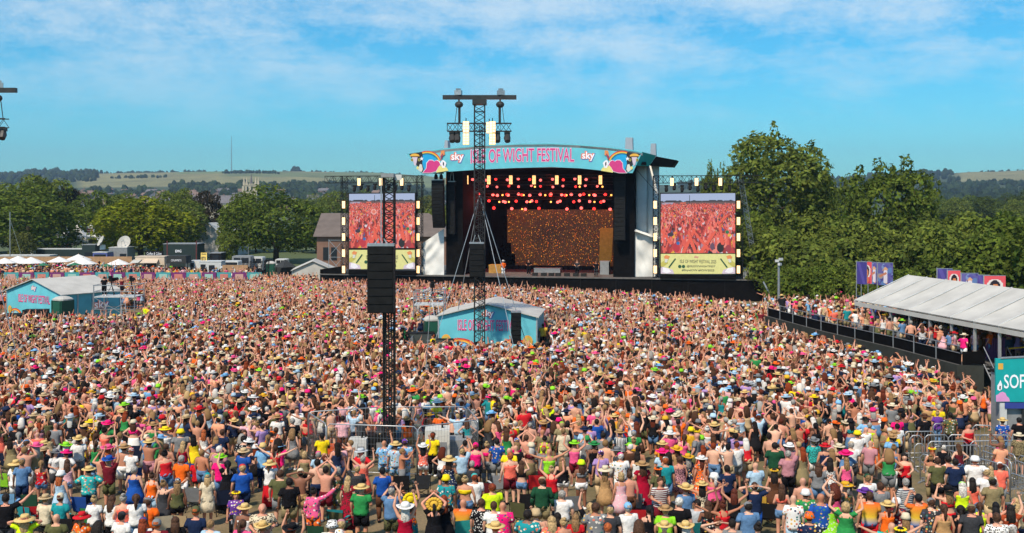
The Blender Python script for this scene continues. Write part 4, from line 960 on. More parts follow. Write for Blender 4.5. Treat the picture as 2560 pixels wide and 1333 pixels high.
# ================================================================== mixing tents
def gable_tent(name, A, dirw, w, L, ze, zr, label, nbay, mats_front, mats_side, mats_roof, cat='tent'):
    """A: near corner of the gable on the ground; dirw: unit vector along the gable; length runs back along its normal"""
    A = Vector((A[0], A[1], 0)); U = Vector((dirw[0], dirw[1], 0)).normalized(); N_ = Vector((-U.y, U.x, 0))
    t = thing(name, label, cat, A + U * w / 2 + N_ * L / 2, math.atan2(U.y, U.x))
    g = [A, A + U * w, A + U * w + UP * ze, A + U * w / 2 + UP * zr, A + UP * ze]
    fr = MB().slab(g, N_ * .06).build('gable_wall', mats_front, t)
    MB().slab([p + N_ * (L - .06) for p in g], N_ * .06).build('rear_wall', mats_side, t)
    for s in (0, 1):
        b = A + U * (w * s); e = .02 if s else -.02
        for i in range(nbay):
            p = b + N_ * (.08 + (L - .16) * i / nbay); q = b + N_ * (.08 + (L - .16) * (i + 1) / nbay - .01)
            MB().slab([p, q, q + UP * ze, p + UP * ze], U * -e * 2.5).build('side_wall', mats_side, t)
    for s in (0, 1):
        for i in range(nbay):
            o0 = N_ * (-.25 + (L + .5) * i / nbay); o1 = N_ * (-.25 + (L + .5) * (i + 1) / nbay - .015)
            ea = A + U * (w + .22 if s else -.22) + UP * (ze - .02); ri = A + U * w / 2 + UP * (zr + .08)
            MB().slab([ea + o0, ea + o1, ri + o1, ri + o0], UP * .07).build('roof_panel', mats_roof, t)
    for s in (0, 1):
        for i in range(nbay + 1):
            c = A + U * (w + .05 if s else -.05) + N_ * (L * i / nbay); MB().box(c + UP * ze / 2, (.1, .1, ze)).build('leg', M_ALU, t)
    return t, fr, U, N_
# middle tent
A = ((1098 - 1280) * 81.4 / FPX, 81.4); B = ((1340 - 1280) * 80.6 / FPX, 80.6)
t, fr, U, N_ = gable_tent('mixing_tent', A, (B[0] - A[0], B[1] - A[1]), math.hypot(B[0] - A[0], B[1] - A[1]), 5.6, 2.55, 3.38, 'turquoise fronted mixing tent with white roof in the middle of the crowd', 4, M_TEAL, M_TEAL, M_WHITE)
ctr = Vector((A[0], A[1], 0)) + U * 3.5
for k, off, mt in (('iow_o', .02, PKL), ('iow', .035, PK)): lettering('lettering', k, ctr + UP * 1.93 - N_ * off + U * .05, U, UP, mt, fr, 4.35 * (1.01 if k == 'iow_o' else 1), .78 * (1.05 if k == 'iow_o' else 1))
def sky_on(c, U, N_, par, w=.75, h=.55):
    lettering('lettering', 'sky_o', c - N_ * .02 + U * .03 - UP * .02, U, UP, C_('logo_violet', (96, 110, 190)), par, w * 1.05, h * 1.05)
    lettering('lettering', 'sky_o', c - N_ * .035 - U * .03, U, UP, C_('logo_coral', (226, 130, 110)), par, w, h)
    lettering('lettering', 'sky', c - N_ * .05, U, UP, C_('logo_white', (244, 244, 250)), par, w * .9, h * .9)
sky_on(ctr + UP * 2.75 + U * .1, U, N_, fr, .9, .6)
def corner_art(c, U, N_, par, s, sc=1.0):
    for k, (col, r0) in enumerate((((200, 52, 50), 1.5), ((232, 120, 50), 1.35), ((244, 196, 70), 1.2), ((60, 110, 160), 1.05), ((150, 210, 224), .9))):
        pts = [c + U * s * (r0 * sc * math.cos(R(a)) * 1.0) + UP * (r0 * sc * math.sin(R(a)) * .62) - N_ * (.02 + .012 * k) for a in range(0, 181, 15)]
        m = MB(); m.add(pts, [tuple(range(len(pts)))]); m.build('printed_art', C_('arc_%s' % 'abcde'[k], col), par)
    pts = [c + U * s * (-1.15 * sc + .42 * sc * math.cos(R(a))) + UP * (.75 * sc + .5 * sc * math.sin(R(a))) - N_ * .09 for a in range(0, 360, 24)]
    m = MB(); m.add(pts, [tuple(range(len(pts)))]); m.build('printed_art', C_('gold', (226, 172, 70)), par)
    pts = [c + U * s * (-1.15 * sc + .25 * sc * math.cos(R(a))) + UP * (.75 * sc + .3 * sc * math.sin(R(a))) - N_ * .10 for a in range(0, 360, 24)]
    m = MB(); m.add(pts, [tuple(range(len(pts)))]); m.build('printed_art', C_('olive', (120, 120, 70)), par)
corner_art(ctr - U * 2.0 + UP * .2, U, N_, fr, 1, .85); corner_art(ctr + U * 2.0 + UP * .2, U, N_, fr, -1, .85)
# tent by the bar garden
pL, pR = PZ(18, 727, 2.33), PZ(156, 738, 2.33)
t, fr, U, N_ = gable_tent('mixing_tent', pL, (pR.x - pL.x, pR.y - pL.y), (pR - pL).length, 6.2, 2.33, 3.5, 'turquoise tent with long white roof near the umbrellas', 4, M_TEAL, M_TEAL, M_WHITE)
wd = (pR - pL).length; ctr = Vector((pL.x, pL.y, 0)) + U * wd / 2
for k, off, mt in (('iow_o', .02, PKL), ('iow', .035, PK)): lettering('lettering', k, ctr + UP * 1.75 - N_ * off, U, UP, mt, fr, 5.0, .75)
sky_on(ctr + UP * 2.75, U, N_, fr)
corner_art(ctr - U * 3.0 + UP * .1, U, N_, fr, 1, .7)
sw = [c for c in t.children if c.name.startswith('side_wall')][-1]
cs = Vector((pR.x, pR.y, 0)) + N_ * 4.0 + U * .12; sky_on(cs + UP * 1.1, N_, -U, sw, 1.7, 1.1)

# ------------------------------------------------------------------ portable toilets, cases, platforms
def toilet(p, label, s=1.0, rz=0.2):
    t = thing('portable_toilet', label, 'toilet', p, rz)
    m = MB(); m.box((0, 0, 1.0), (1.1 * s, 1.1 * s, 2.0)); o = m.build('cabin', M_PLASTICGRN); o.parent = t
    m = MB(); m.loft([(0, 0, 2.0, .6 * s, .6 * s), (0, 0, 2.12, .6 * s, .6 * s), (0, 0, 2.28, .42 * s, .42 * s), (0, 0, 2.36, .2 * s, .2 * s)], 12, pw=4); o = m.build('roof', M_WHITE); o.parent = t
    m = MB(); m.box((0, -.56 * s, .98), (.72 * s, .04, 1.8)); o = m.build('door', mat('green_door', (.016, .09, .055), .45, .1)); o.parent = t
    m = MB(); m.box((.26 * s, -.6 * s, 1.0), (.06, .05, .14)); h = m.build('handle', M_STEEL); h.parent = o
    for x in (-.45, .45):
        m = MB(); m.box((x * s, -.57 * s, 1.0), (.06, .05, 1.95)); o = m.build('corner_post', M_PLASTICGRN); o.parent = t
toilet(PZ(157, 806, 0), 'green portable toilet with white roof in front of the turquoise tent', 1.25, -.5)
toilet(PZ(1079, 868, 0), 'green portable toilet with white roof beside the mixing tent', 1.0, .2)
toilet((-34.0, 158, 0), 'green portable toilet with white roof near the white marquee', 1.1, .1)
def camera_rig(p, rz, label, s=1.0):
    """broadcast camera on a pedestal: three legs, column, body with long lens and viewfinder"""
    t = thing('broadcast_camera', label, 'camera', p, rz)
    for a in (90, 210, 330):
        m = MB(); m.beam((0, 0, .9), (.45 * math.cos(R(a)), .45 * math.sin(R(a)), 0), .03); o = m.build('leg', M_BLACK); o.parent = t
    m = MB(); m.tube([(0, 0, .8), (0, 0, 1.25)], .06, 6); o = m.build('column', M_BLACK); o.parent = t
    m = MB(); m.box((0, 0, 1.42), (.3, .55, .32)); o = m.build('camera_body', M_BLACK); o.parent = t
    m = MB(); m.tube([(0, .25, 1.42), (0, .85, 1.44)], [.16, .14], 10); o = m.build('lens', M_BLACK); o.parent = t
    m = MB(); m.box((0, -.2, 1.68), (.25, .25, .18)); o = m.build('viewfinder', M_BLACK); o.parent = t
    return t
def scaffold_platform(p, w, d, z, label, levels=2):
    t = thing('camera_platform', label, 'platform', p)
    for sx_ in (-1, 1):
        for sy_ in (-1, 1):
            m = MB(); m.beam((sx_ * w / 2, sy_ * d / 2, 0), (sx_ * w / 2, sy_ * d / 2, z + 1.1), .045, 6); o = m.build('upright', M_STEEL); o.parent = t
    for zz in (z * .5, z + .5, z + 1.05):
        for sy_ in (-1, 1):
            m = MB(); m.beam((-w / 2, sy_ * d / 2, zz), (w / 2, sy_ * d / 2, zz), .035, 5); o = m.build('rail', M_STEEL); o.parent = t
        for sx_ in (-1, 1):
            m = MB(); m.beam((sx_ * w / 2, -d / 2, zz), (sx_ * w / 2, d / 2, zz), .035, 5); o = m.build('rail', M_STEEL); o.parent = t
    n = 6
    for i in range(n):
        m = MB(); m.box((-w / 2 + w * (i + .5) / n, 0, z), (w / n - .02, d, .07)); o = m.build('plank', M_WOOD if False else M_LGREY); o.parent = t
    m = MB(); m.beam((-w / 2, -d / 2 - .03, .1), (w / 2, -d / 2 - .03, z), .03, 4); o = m.build('brace', M_STEEL); o.parent = t
    m = MB(); m.beam((w / 2, -d / 2 - .06, .1), (-w / 2, -d / 2 - .06, z), .03, 4); o = m.build('brace', M_STEEL); o.parent = t
    m = MB()
    for s in (-.2, .2): m.beam((w * .2 + s + .5, -d / 2 - .8, 0), (w * .2 + s, -d / 2 - .05, z + .3), .03, 4)
    for i in range(8): f = i / 8; m.beam((w * .2 - .2 + .5 * (1 - f), -d / 2 - .8 * (1 - f) - .05 * f, (z + .3) * f), (w * .2 + .2 + .5 * (1 - f), -d / 2 - .8 * (1 - f) - .05 * f, (z + .3) * f), .02, 4)
    o = m.build('ladder', M_ALU); o.parent = t
    return t
PLAT1 = PZ(298, 800, 0); scaffold_platform(PLAT1, 3.7, 2.6, 2.2, 'steel camera platform with ladder beside the turquoise tent')
camera_rig(PLAT1 + Vector((1.0, .4, 2.24)), .1, 'broadcast camera on the platform beside the turquoise tent')
camera_rig(PLAT1 + Vector((-.9, .6, 2.24)), -.3, 'second broadcast camera under a cover on the same platform')
PLAT2 = PZ(1075, 850, 0) + Vector((-.2, 2.5, 0)); scaffold_platform(PLAT2, 2.4, 2.2, 2.6, 'narrow steel camera platform behind the portable toilet')
camera_rig(PLAT2 + Vector((.2, .2, 2.64)), .2, 'broadcast camera on the narrow platform behind the mixing tent')
def case_stack(p, dims, label, mats=M_GREY, rz=.1):
    t = thing('flight_case', label, 'case', p, rz); m = MB(); m.box((0, 0, dims[2] / 2), dims); o = m.build('body', mats); o.parent = t
    m = MB(); m.box((0, 0, dims[2] + .03), (dims[0] * 1.02, dims[1] * 1.02, .06)); o = m.build('lid', M_BLACK); o.parent = t
    for x in (-.3, .3):
        m = MB(); m.box((x * dims[0], -dims[1] / 2 - .02, dims[2] * .6), (.22, .03, .12)); o = m.build('latch', M_STEEL); o.parent = t
case_stack(PZ(1048, 874, 0), (2.2, 1.2, 1.2), 'dark grey case on the ground beside the toilet at the mixing tent', mat('dark_case', (.06, .07, .065), .5, .2))
case_stack(PZ(1110, 878, 0), (1.3, 1.0, .9), 'low dark case in front of the mixing tent', mat('dark_case', (.06, .07, .065), .5, .2))
case_stack(PZ(20, 812, 0), (3.0, 1.6, .9), 'wide black case in front of the turquoise tent', M_BLACK)
case_stack(PZ(90, 806, 0), (2.0, 1.2, 1.1), 'black cloth covered case below the lettering of the turquoise tent', M_BLACK)
# bundle of dark truss lying before the mixing tent
lt = thing('spare_truss', 'dark truss sections lying along the barrier before the mixing tent', 'truss', PZ(1225, 890, 0))
truss(lt, PZ(1130, 884, .3), PZ(1210, 890, .35), .5, 12, M_TRUSSBLK, .04, UP); truss(lt, PZ(1215, 888, .35), PZ(1335, 882, .3), .5, 16, M_TRUSSBLK, .04, UP)

# ------------------------------------------------------------------ crowd barriers, mesh fences
BAR = {}
def barrier(a, b, label, group, h=1.1, dens=.14, mats=None):
    a, b = Vector(a), Vector(b); L = (b - a).length; key = (round(L, 1), h)
    if key not in BAR:
        L0 = key[0]; fr = MB(); r = .022; c = .12
        fr.tube([(-L0 / 2, 0, .12), (-L0 / 2, 0, h - c), (-L0 / 2 + c, 0, h), (L0 / 2 - c, 0, h), (L0 / 2, 0, h - c), (L0 / 2, 0, .12)], .026, 6); fr.beam((-L0 / 2, 0, .18), (L0 / 2, 0, .18), r, 5)
        bars = MB(); n = int(L0 / dens)
        for i in range(1, n): x = -L0 / 2 + L0 * i / n; bars.beam((x, 0, .18), (x, 0, h - .01), .009, 4)
        ft = MB(); ft.box((0, 0, .03), (.07, .62, .05)); ft.box((0, 0, .09), (.05, .05, .14))
        BAR[key] = (fr.mesh('frame', True), bars.mesh('bars'), ft.mesh('foot'))
    t = thing('crowd_barrier', label, 'barrier', (a + b) / 2, math.atan2(b.y - a.y, b.x - a.x), group)
    for nm, me, x in (('frame', BAR[key][0], 0), ('bars', BAR[key][1], 0), ('foot', BAR[key][2], -L * .36), ('foot', BAR[key][2], L * .36)):
        o = bpy.data.objects.new(nm, me); COL.objects.link(o); o.parent = t; o.location = (x, 0, 0)
        if not me.materials: me.materials.append(mats or M_STEEL)
        if nm == 'bars': o['kind'] = 'stuff'
    return t
def barrier_line(pts, label, group, step=2.3, **k):
    for a, b in zip(pts, pts[1:]):
        a, b = Vector(a), Vector(b); n = max(1, round((b - a).length / step))
        for i in range(n): barrier(a.lerp(b, i / n + .008), a.lerp(b, (i + 1) / n - .008), label, group, **k)
def ZP(*pp, z=1.1): return [PZ(x, y, z).xy.to_3d() for x, y in pp]
barrier_line(ZP((1008, 870), (1036, 835)), 'steel barrier slanting beside the case at the mixing tent', 'barriers round the mixing tent')
barrier_line(ZP((1040, 858), (1130, 878), (1370, 874)), 'steel barrier in front of the mixing tent', 'barriers before the mixing tent')
barrier_line(ZP((-10, 800), (150, 806)), 'steel barrier before the turquoise tent', 'barriers before the turquoise tent')
barrier_line(ZP((1600, 1028), (1640, 1043)), 'single steel barrier standing alone among the dense crowd', 'lone barrier')
def T3(x, y): return (1920 + x / 3.777, 980 + y / 3.777)
Q = [[T3(1285, 375), T3(1580, 372)], [T3(1340, 412), T3(1455, 412)], [T3(1480, 408), T3(1700, 405), T3(2100, 410)], [T3(2000, 405), T3(2300, 410)], [T3(1510, 468), T3(1880, 466)], [T3(1910, 466), T3(2420, 455)],
     [T3(1560, 515), T3(2000, 500)], [T3(2040, 500), T3(2340, 600)], [T3(2010, 550), T3(2300, 650)], [T3(1960, 620), T3(2280, 700)], [T3(1700, 545), T3(1960, 640)], [T3(2365, 595), T3(2460, 620)], [T3(2320, 640), T3(2460, 690)],
     [T3(1380, 490), T3(1480, 490)], [T3(1310, 212), T3(1390, 215)], [T3(1560, 300), T3(1660, 298)], [T3(1930, 312), T3(2120, 318)], [T3(2280, 760), T3(2460, 820)], [T3(1440, 585), T3(1530, 600)]]
QORD = 'first second third fourth fifth sixth seventh eighth ninth tenth eleventh twelfth thirteenth fourteenth fifteenth sixteenth seventeenth eighteenth nineteenth'.split()
for i, q in enumerate(Q): barrier_line(ZP(*q), f'steel queue barrier in the {QORD[i]} row by the drinks bar', f'queue barriers, {QORD[i]} row')
FEN = {}
def mesh_panel(a, b, label, group, h=2.0):
    a, b = Vector(a), Vector(b); L = (b - a).length; key = round(L, 1)
    if key not in FEN:
        fr = MB(); c = .12; fr.tube([(-key / 2, 0, .08), (-key / 2, 0, h - c), (-key / 2 + c, 0, h), (key / 2 - c, 0, h), (key / 2, 0, h - c), (key / 2, 0, .08)], .024, 6); fr.beam((-key / 2, 0, .12), (key / 2, 0, .12), .02, 5)
        w_ = MB()
        for i in range(1, int(key / .13)): x = -key / 2 + i * .13; w_.beam((x, 0, .12), (x, 0, h - .02), .004, 3)
        for i in range(1, 8): w_.beam((-key / 2, 0, i * .25), (key / 2, 0, i * .25), .004, 3)
        ft = MB(); ft.box((0, 0, .06), (.22, .6, .12)); FEN[key] = (fr.mesh('frame', True), w_.mesh('wire_mesh'), ft.mesh('foot_block'))
    t = thing('mesh_fence_panel', label, 'fence panel', (a + b) / 2, math.atan2(b.y - a.y, b.x - a.x), group)
    for nm, me, x in (('frame', FEN[key][0], 0), ('wire_mesh', FEN[key][1], 0), ('foot_block', FEN[key][2], -key / 2 + .1)):
        o = bpy.data.objects.new(nm, me); COL.objects.link(o); o.parent = t; o.location = (x, 0, 0)
        if not me.materials: me.materials.append(M_RUBBER if nm == 'foot_block' else M_STEEL)
        if nm == 'wire_mesh': o['kind'] = 'stuff'
TF = ZP((770, 1031), (815, 1060), (1045, 1067), (1195, 1050), (1167, 1017), (950, 1018), (772, 1030), z=2.0)
TFN = ['short slanting mesh fence panel at the near speaker tower', 'mesh fence panel along the front of the tower enclosure', 'mesh fence panel before the white generator', 'mesh fence panel closing the far corner of the tower enclosure', 'mesh fence panel behind the near speaker tower', 'mesh fence panel behind the tower towards the folded bikes']
TFN[5] = 'mesh fence panel at the back of the tower enclosure beside the crowd'
for i, (a, b) in enumerate(zip(TF, TF[1:])):
    n = max(1, round((b - a).length / 3.2))
    for k in range(n): mesh_panel(a.lerp(b, k / n + .006), a.lerp(b, (k + 1) / n - .006), TFN[i], 'fence panels, side %s' % 'abcdef'[i])
# kit inside the enclosure
def gen(p, dims, mats, label, rz=0.0):
    t = thing('generator', label, 'generator', p, rz); m = MB(); m.box((0, 0, dims[2] / 2 + .1), dims); o = m.build('body', mats); o.parent = t
    m = MB(); m.box((0, 0, .06), (dims[0] * .95, dims[1] * .9, .1)); o = m.build('skid', M_BLACK); o.parent = t
    m = MB(); m.box((dims[0] * .2, -dims[1] / 2 - .015, dims[2] * .55), (dims[0] * .35, .03, dims[2] * .4)); o = m.build('vent_panel', M_GREY); o.parent = t
    m = MB(); m.box((-dims[0] * .2, -dims[1] / 2 - .015, dims[2] * .5), (dims[0] * .4, .03, dims[2] * .8)); o = m.build('door', mats); o.parent = t
    m = MB(); m.tube([(dims[0] * .2, 0, dims[2] + .1), (dims[0] * .2, 0, dims[2] + .35)], .05, 6); o = m.build('exhaust', M_BLACK); o.parent = t
gen(PZ(1090, 1180, 0) + Vector((0, .9, 0)), (1.0, 1.1, 1.5), mat('white_gen', (.62, .60, .54), .45, .08), 'tall off white generator beside the security guard', .05)
gen(PZ(1143, 1172, 0) + Vector((0, 1.0, 0)), (1.1, 1.0, .95), M_GREY, 'low grey generator next to the off white one', -.1)
gen(PZ(893, 1150, 0) + Vector((0, .4, 0)), (.75, .7, .75), M_LGREY, 'grey control desk on a stand inside the fence', 0)
gen(PZ(1000, 1140, 0) + Vector((0, .8, 0)), (.75, .7, 1.05), mat('blue_case', (.06, .17, .30), .5, .1), 'blue topped lighting desk inside the fence', .2)
gen(PZ(937, 1145, 0) + Vector((0, .6, 0)), (.95, .7, .8), M_BLACK, 'black amplifier rack inside the fence', .05)
gen(PZ(842, 1150, 0) + Vector((0, .8, 0)), (1.1, .8, .35), mat('orange_sheet', (.65, .10, .02), .6, .2), 'low stack under an orange sheet inside the fence', .15)

# ================================================================== viewing platform and marquee
VZ = 1.5
FA, FB = PZ(1917, 790, VZ), PZ(2397, 912, VZ)
FM1 = PZ(2050, 826, VZ); FM2 = PZ(2230, 868, VZ)
line = [Vector((p.x, p.y, 0)) for p in (FA, FM1, FM2, FB)]
vp = thing('viewing_platform', 'raised viewing deck with dark screened front and steel rail', 'platform', line[2])
back = Vector((1.0, .16, 0)).normalized()
m = MB(); m.slab([line[0] + UP * (VZ - .14), line[1] + UP * (VZ - .14), line[2] + UP * (VZ - .14), line[3] + UP * (VZ - .14), line[3] + back * 22 + UP * (VZ - .14), line[0] + back * 20 + UP * (VZ - .14)], UP * .12); m.build('deck', M_DECK, vp)
for a, b in zip(line, line[1:]):
    n = round((b - a).length / 2.4); nrm = Vector((-(b - a).y, (b - a).x, 0)).normalized()
    for i in range(n):
        p = a.lerp(b, i / n); q = a.lerp(b, (i + 1) / n - .004)
        MB().slab([p - back * .12, q - back * .12, q - back * .12 + UP * (VZ - .01), p - back * .12 + UP * (VZ - .01)], back * .06).build('scrim_panel', M_SCRIM, vp)
        MB().slab([p + back * .12 + UP * VZ, q + back * .12 + UP * VZ, q + back * .12 + UP * (VZ + .62), p + back * .12 + UP * (VZ + .62)], back * .05).build('rail_screen', M_BLACKCLOTH, vp)
        MB().beam(p + back * .08 + UP * (VZ - .02), p + back * .08 + UP * (VZ + 1.08), .035, 6).build('rail_post', M_STEEL, vp)
        MB().beam(p + back * .08 + UP * (VZ + 1.06), q + back * .08 + UP * (VZ + 1.06), .03, 6).build('hand_rail', M_STEEL, vp)
        MB().beam(p + back * .08 + UP * (VZ + .66), q + back * .08 + UP * (VZ + .66), .022, 6).build('mid_rail', M_STEEL, vp)
e = line[3]
MB().slab([e - back * .1, e + back * 1.3 + Vector((0, -.6, 0)), e + back * 1.3 + Vector((0, -.6, VZ - .01)), e - back * .1 + UP * (VZ - .01)], (0, .06, 0)).build('end_screen', M_SCRIM, vp)
MB().slab([e + back * .2 + Vector((0, -.1, VZ)), e + back * 1.6 + Vector((0, -.1, VZ)), e + back * 1.6 + Vector((0, -.1, VZ + .75)), e + back * .2 + Vector((0, -.1, VZ + .75))], (0, .06, 0)).build('rail_screen', M_BLACKCLOTH, vp)
s0 = e + back * 1.6
for i in range(6):
    z = VZ - .02 - .2 * (i + 1); c = s0 + Vector((.6, -.3 - .32 * i, z)); MB().box(c, (1.3, .3, .05)).build('stair_tread', M_STEEL, vp)
for sx_ in (-.08, 1.28): MB().beam(s0 + Vector((sx_, -.1, VZ + 1)), s0 + Vector((sx_, -2.1, 1.0)), .03, 6).build('stair_rail', M_STEEL, vp); MB().beam(s0 + Vector((sx_, -.1, VZ)), s0 + Vector((sx_, -2.1, .03)), .04, 5).build('stair_stringer', M_STEEL, vp)
M_TAPE = pm('hazard_yellow', (214, 180, 40))
MB().beam(s0 + Vector((1.4, 0, VZ + .9)), s0 + Vector((3.6, .5, VZ + 1)), .05, 4).build('hazard_tape', M_TAPE, vp)
# boom lift parked at the far end of the deck
bl = thing('boom_lift', 'yellow boom lift parked behind the end of the screened deck', 'lift', PZ(1945, 800, 0) + Vector((1.0, 4, 0)))
bp_ = bl.location; MB().box(bp_ + UP * 1.5, (1.6, 1.0, .7)).build('chassis', M_TAPE, bl); MB().beam(bp_ + Vector((-.6, 0, 1.6)), bp_ + Vector((-1.4, .2, 3.2)), .1).build('boom', M_STEEL, bl); MB().box(bp_ + UP * .6, (1.4, .9, 1.1)).build('undercarriage', M_BLACK, bl)

ZE = 3.85
E0 = PZ(2140, 752, ZE); E1 = PZ(2560, 828, ZE); ed = (E1 - E0); ed.z = 0; ed.normalize(); er = Vector((-ed.y, ed.x, 0))
LM = 26.0; HS = 4.1; nb = 11
mq = thing('marquee', 'long white marquee with seamed roof on the viewing deck', 'marquee', Vector((E0.x, E0.y, 1)) + ed * LM / 2 + er * HS, math.atan2(ed.y, ed.x))
e0 = Vector((E0.x, E0.y, 0))
for i in range(nb):
    a, b = e0 + ed * (LM * i / nb), e0 + ed * (LM * (i + 1) / nb - .04)
    for s in (0, 1):
        x = er * (-.1 if s == 0 else 2 * HS + .1)
        sg = .05
        pts = [a + x + UP * ZE, b + x + UP * ZE, b + er * HS + UP * (ZE + 1.72), a + er * HS + UP * (ZE + 1.72)]
        mr_ = MB(); vs = []
        for lay in (0, .05):
            for j in range(6):
                for i_ in range(4):
                    s_, t_ = i_ / 3, j / 5; q_ = (pts[0].lerp(pts[1], s_)).lerp(pts[3].lerp(pts[2], s_), t_)
                    vs.append(q_ + UP * (lay - .13 * math.sin(math.pi * s_) * math.sin(math.pi * min(t_ * 1.05, 1)) - .05 * math.sin(math.pi * t_)))
        fs_ = [(j * 4 + k, j * 4 + k + 1, j * 4 + k + 5, j * 4 + k + 4) for j in range(5) for k in range(3)]
        mr_.add(vs, [tuple(reversed(f)) for f in fs_] + [tuple(x + 24 for x in f) for f in fs_]); mr_.build('roof_panel', M_WHITE, mq, True)
    MB().slab([a + UP * (ZE - .05) + er * -.12, b + UP * (ZE - .05) + er * -.12, b + UP * (ZE - .33) + er * -.12, a + UP * (ZE - .33) + er * -.12], er * .03).build('valance', M_WHITE, mq)
    MB().beam(a + er * -.1 + UP * (ZE + .05), a + er * HS + UP * (ZE + 1.8), .035, 4).build('roof_seam', M_LGREY, mq)
    MB().box(a + UP * (VZ + 1.17) + er * .02, (.13, .13, 2.32), math.atan2(ed.y, ed.x)).build('leg', M_ALU, mq)
    MB().box(a + UP * (VZ + 1.17) + er * 2 * HS, (.13, .13, 2.32), math.atan2(ed.y, ed.x)).build('leg', M_ALU, mq)
    if i % 2 == 0: MB().box(a + UP * (VZ + 1.2) + er * HS + ed * .6, (.1, .1, 2.4)).build('inner_post', M_ALU, mq)
MB().slab([e0 + UP * ZE, e0 + er * 2 * HS + UP * ZE, e0 + er * HS + UP * (ZE + 1.72)], ed * .04).build('gable', M_WHITE, mq)
b0 = e0 + er * (2 * HS - .4)
MB().slab([b0 + UP * VZ, b0 + ed * LM + UP * VZ, b0 + ed * LM + UP * (ZE - .15), b0 + UP * (ZE - .15)], er * .05).build('rear_wall', mat('marquee_lining', (.20, .17, .15), .8, .2), mq)
for i, (d0, c, lab) in enumerate(((13.0, (110, 70, 120), 'purple bar panel under the marquee'), (11.2, (150, 100, 60), 'timber bar counter under the marquee'), (9.2, (140, 96, 60), 'pallet wood screen under the marquee edge'))):
    p = e0 + ed * d0 + er * (1.6 + i * .4); m = MB()
    for k in range(8): m.box(p + UP * (VZ + .6) + er * (.16 * k), (.06, .13, 1.2 + .1 * (k % 2)), math.atan2(ed.y, ed.x))
    tag(m.build('wooden_screen', pm('screen_%d' % i, c)), lab, 'screen')

# printed flags on poles behind the marquee
def flag_img(kind):
    p = Paint(24, 34, s2l((222, 84, 92)) if kind == 0 else s2l((96, 92, 150)))
    if kind == 0:
        p.disc(12, 15, 9.5, 10.5, s2l((226, 214, 208))); p.disc(12, 15, 6.2, 9, s2l((38, 30, 40))); p.disc(12.5, 17, 3.6, 5.5, s2l((214, 128, 76))); p.rect(5, 26, 20, 34, s2l((200, 60, 80))); p.disc(12, 28, 6, 5, s2l((210, 110, 70)))
    else:
        rng = random.Random(kind)
        for i in range(26): p.disc(rng.uniform(0, 24), rng.uniform(0, 34), rng.uniform(1.5, 5), rng.uniform(1.5, 5), s2l(rng.choice([(84, 80, 150), (120, 140, 180), (150, 140, 140), (70, 60, 130), (200, 150, 110), (90, 120, 170)])))
        if kind == 1: p.disc(12, 10, 3, 4, s2l((214, 160, 120))); p.line(12, 14, 12, 28, 3.4, s2l((216, 206, 214))); p.line(12, 16, 4, 20, 1.6, s2l((190, 120, 90)))
        if kind == 2: p.rect(0, 0, 24, 34, s2l((66, 58, 130))); p.line(4, 0, 18, 34, 3, s2l((84, 74, 150)))
    return p.a
def flag(px, py, w, h, Y, kind, yaw, label):
    top = P(px, py, Y); d = Vector((math.cos(yaw), math.sin(yaw), 0)); nrm = Vector((-d.y, d.x, 0)); t = thing('flag_banner', label, 'flag', (top.x, top.y, 0))
    MB().tube([(top.x, top.y, 0), top + UP * .05], [.045, .03], 6).build('pole', M_STEEL, t); MB().beam(top, top + d * w, .022, 5).build('top_arm', M_STEEL, t)
    MB().slab([top + d * .04 - UP * h, top + d * w - UP * h, top + d * w - UP * .02, top + d * .04 - UP * .02], nrm * .015).build('cloth', M_LGREY, t)
    grid_mesh('print', flag_img(kind), top + d * .05 - UP * h, top + d * w - UP * h, top + d * .05 - UP * .03, -nrm * .008, None, t)
    grid_mesh('print', flag_img(kind), top + d * .05 - UP * h, top + d * w - UP * h, top + d * .05 - UP * .03, nrm * .023, None, t)
flag(2141, 654, .95, 1.75, 88, 2, -.9, 'violet printed flag, first of the four at the marquee gable')
flag(2153, 653, 1.05, 1.75, 90, 0, -1.0, 'red flag with dark haired portrait at the marquee gable')
flag(2170, 655, 1.0, 1.8, 92, 1, -.7, 'blue grey printed flag with dancing figure at the marquee gable')
flag(2193, 657, 1.25, 1.8, 90, 1, -.05, 'pale mauve flag with white robed figure at the marquee gable')
flag(2342, 671, 1.1, 1.7, 83, 2, -.5, 'dark violet flag, first of those above the marquee roof')
flag(2368, 676, .95, 1.6, 82, 0, -.05, 'smaller red flag with portrait in a white disc above the roof')
flag(2402, 683, 1.25, 1.6, 81, 1, -.05, 'greyish flag with a figure above the middle of the roof')
flag(2441, 687, .9, 1.6, 81, 2, -.6, 'narrow violet flag between two others above the roof')
flag(2459, 689, 1.55, 1.7, 80, 0, -.03, 'large red flag with dark haired portrait above the roof')
# lamp pole near the stage corner and the fence line behind the crowd
lp = thing('flood_pole', 'grey pole with a cluster of lamps near the stage corner', 'lamp post', (P(1947, 600, 100).x, 100, 0))
zt_ = P(0, 655, 100).z; x_ = lp.location.x
MB().tube([(x_, 100, 0), (x_, 100, zt_)], [.13, .1], 8).build('pole', M_STEEL, lp)
for i, (dx, dz) in enumerate(((-.2, .1), (.15, .25), (.05, -.2))): m = MB(); m.box((x_ + dx, 99.85, zt_ + dz), (.32, .22, .22), .4 * i); m.build('lamp', M_LGREY, lp)
FL = [P(1935, 740, 112), P(2060, 745, 108), P(2160, 752, 101)]
FL = [Vector((p.x, p.y, 0)) for p in FL]
for a, b in zip(FL, FL[1:]):
    n = max(1, round((b - a).length / 3.4))
    for k in range(n): mesh_panel(a.lerp(b, k / n + .006), a.lerp(b, (k + 1) / n - .006), 'mesh fence panel between the tree belt and the viewing deck', 'perimeter fence panels', 2.0)

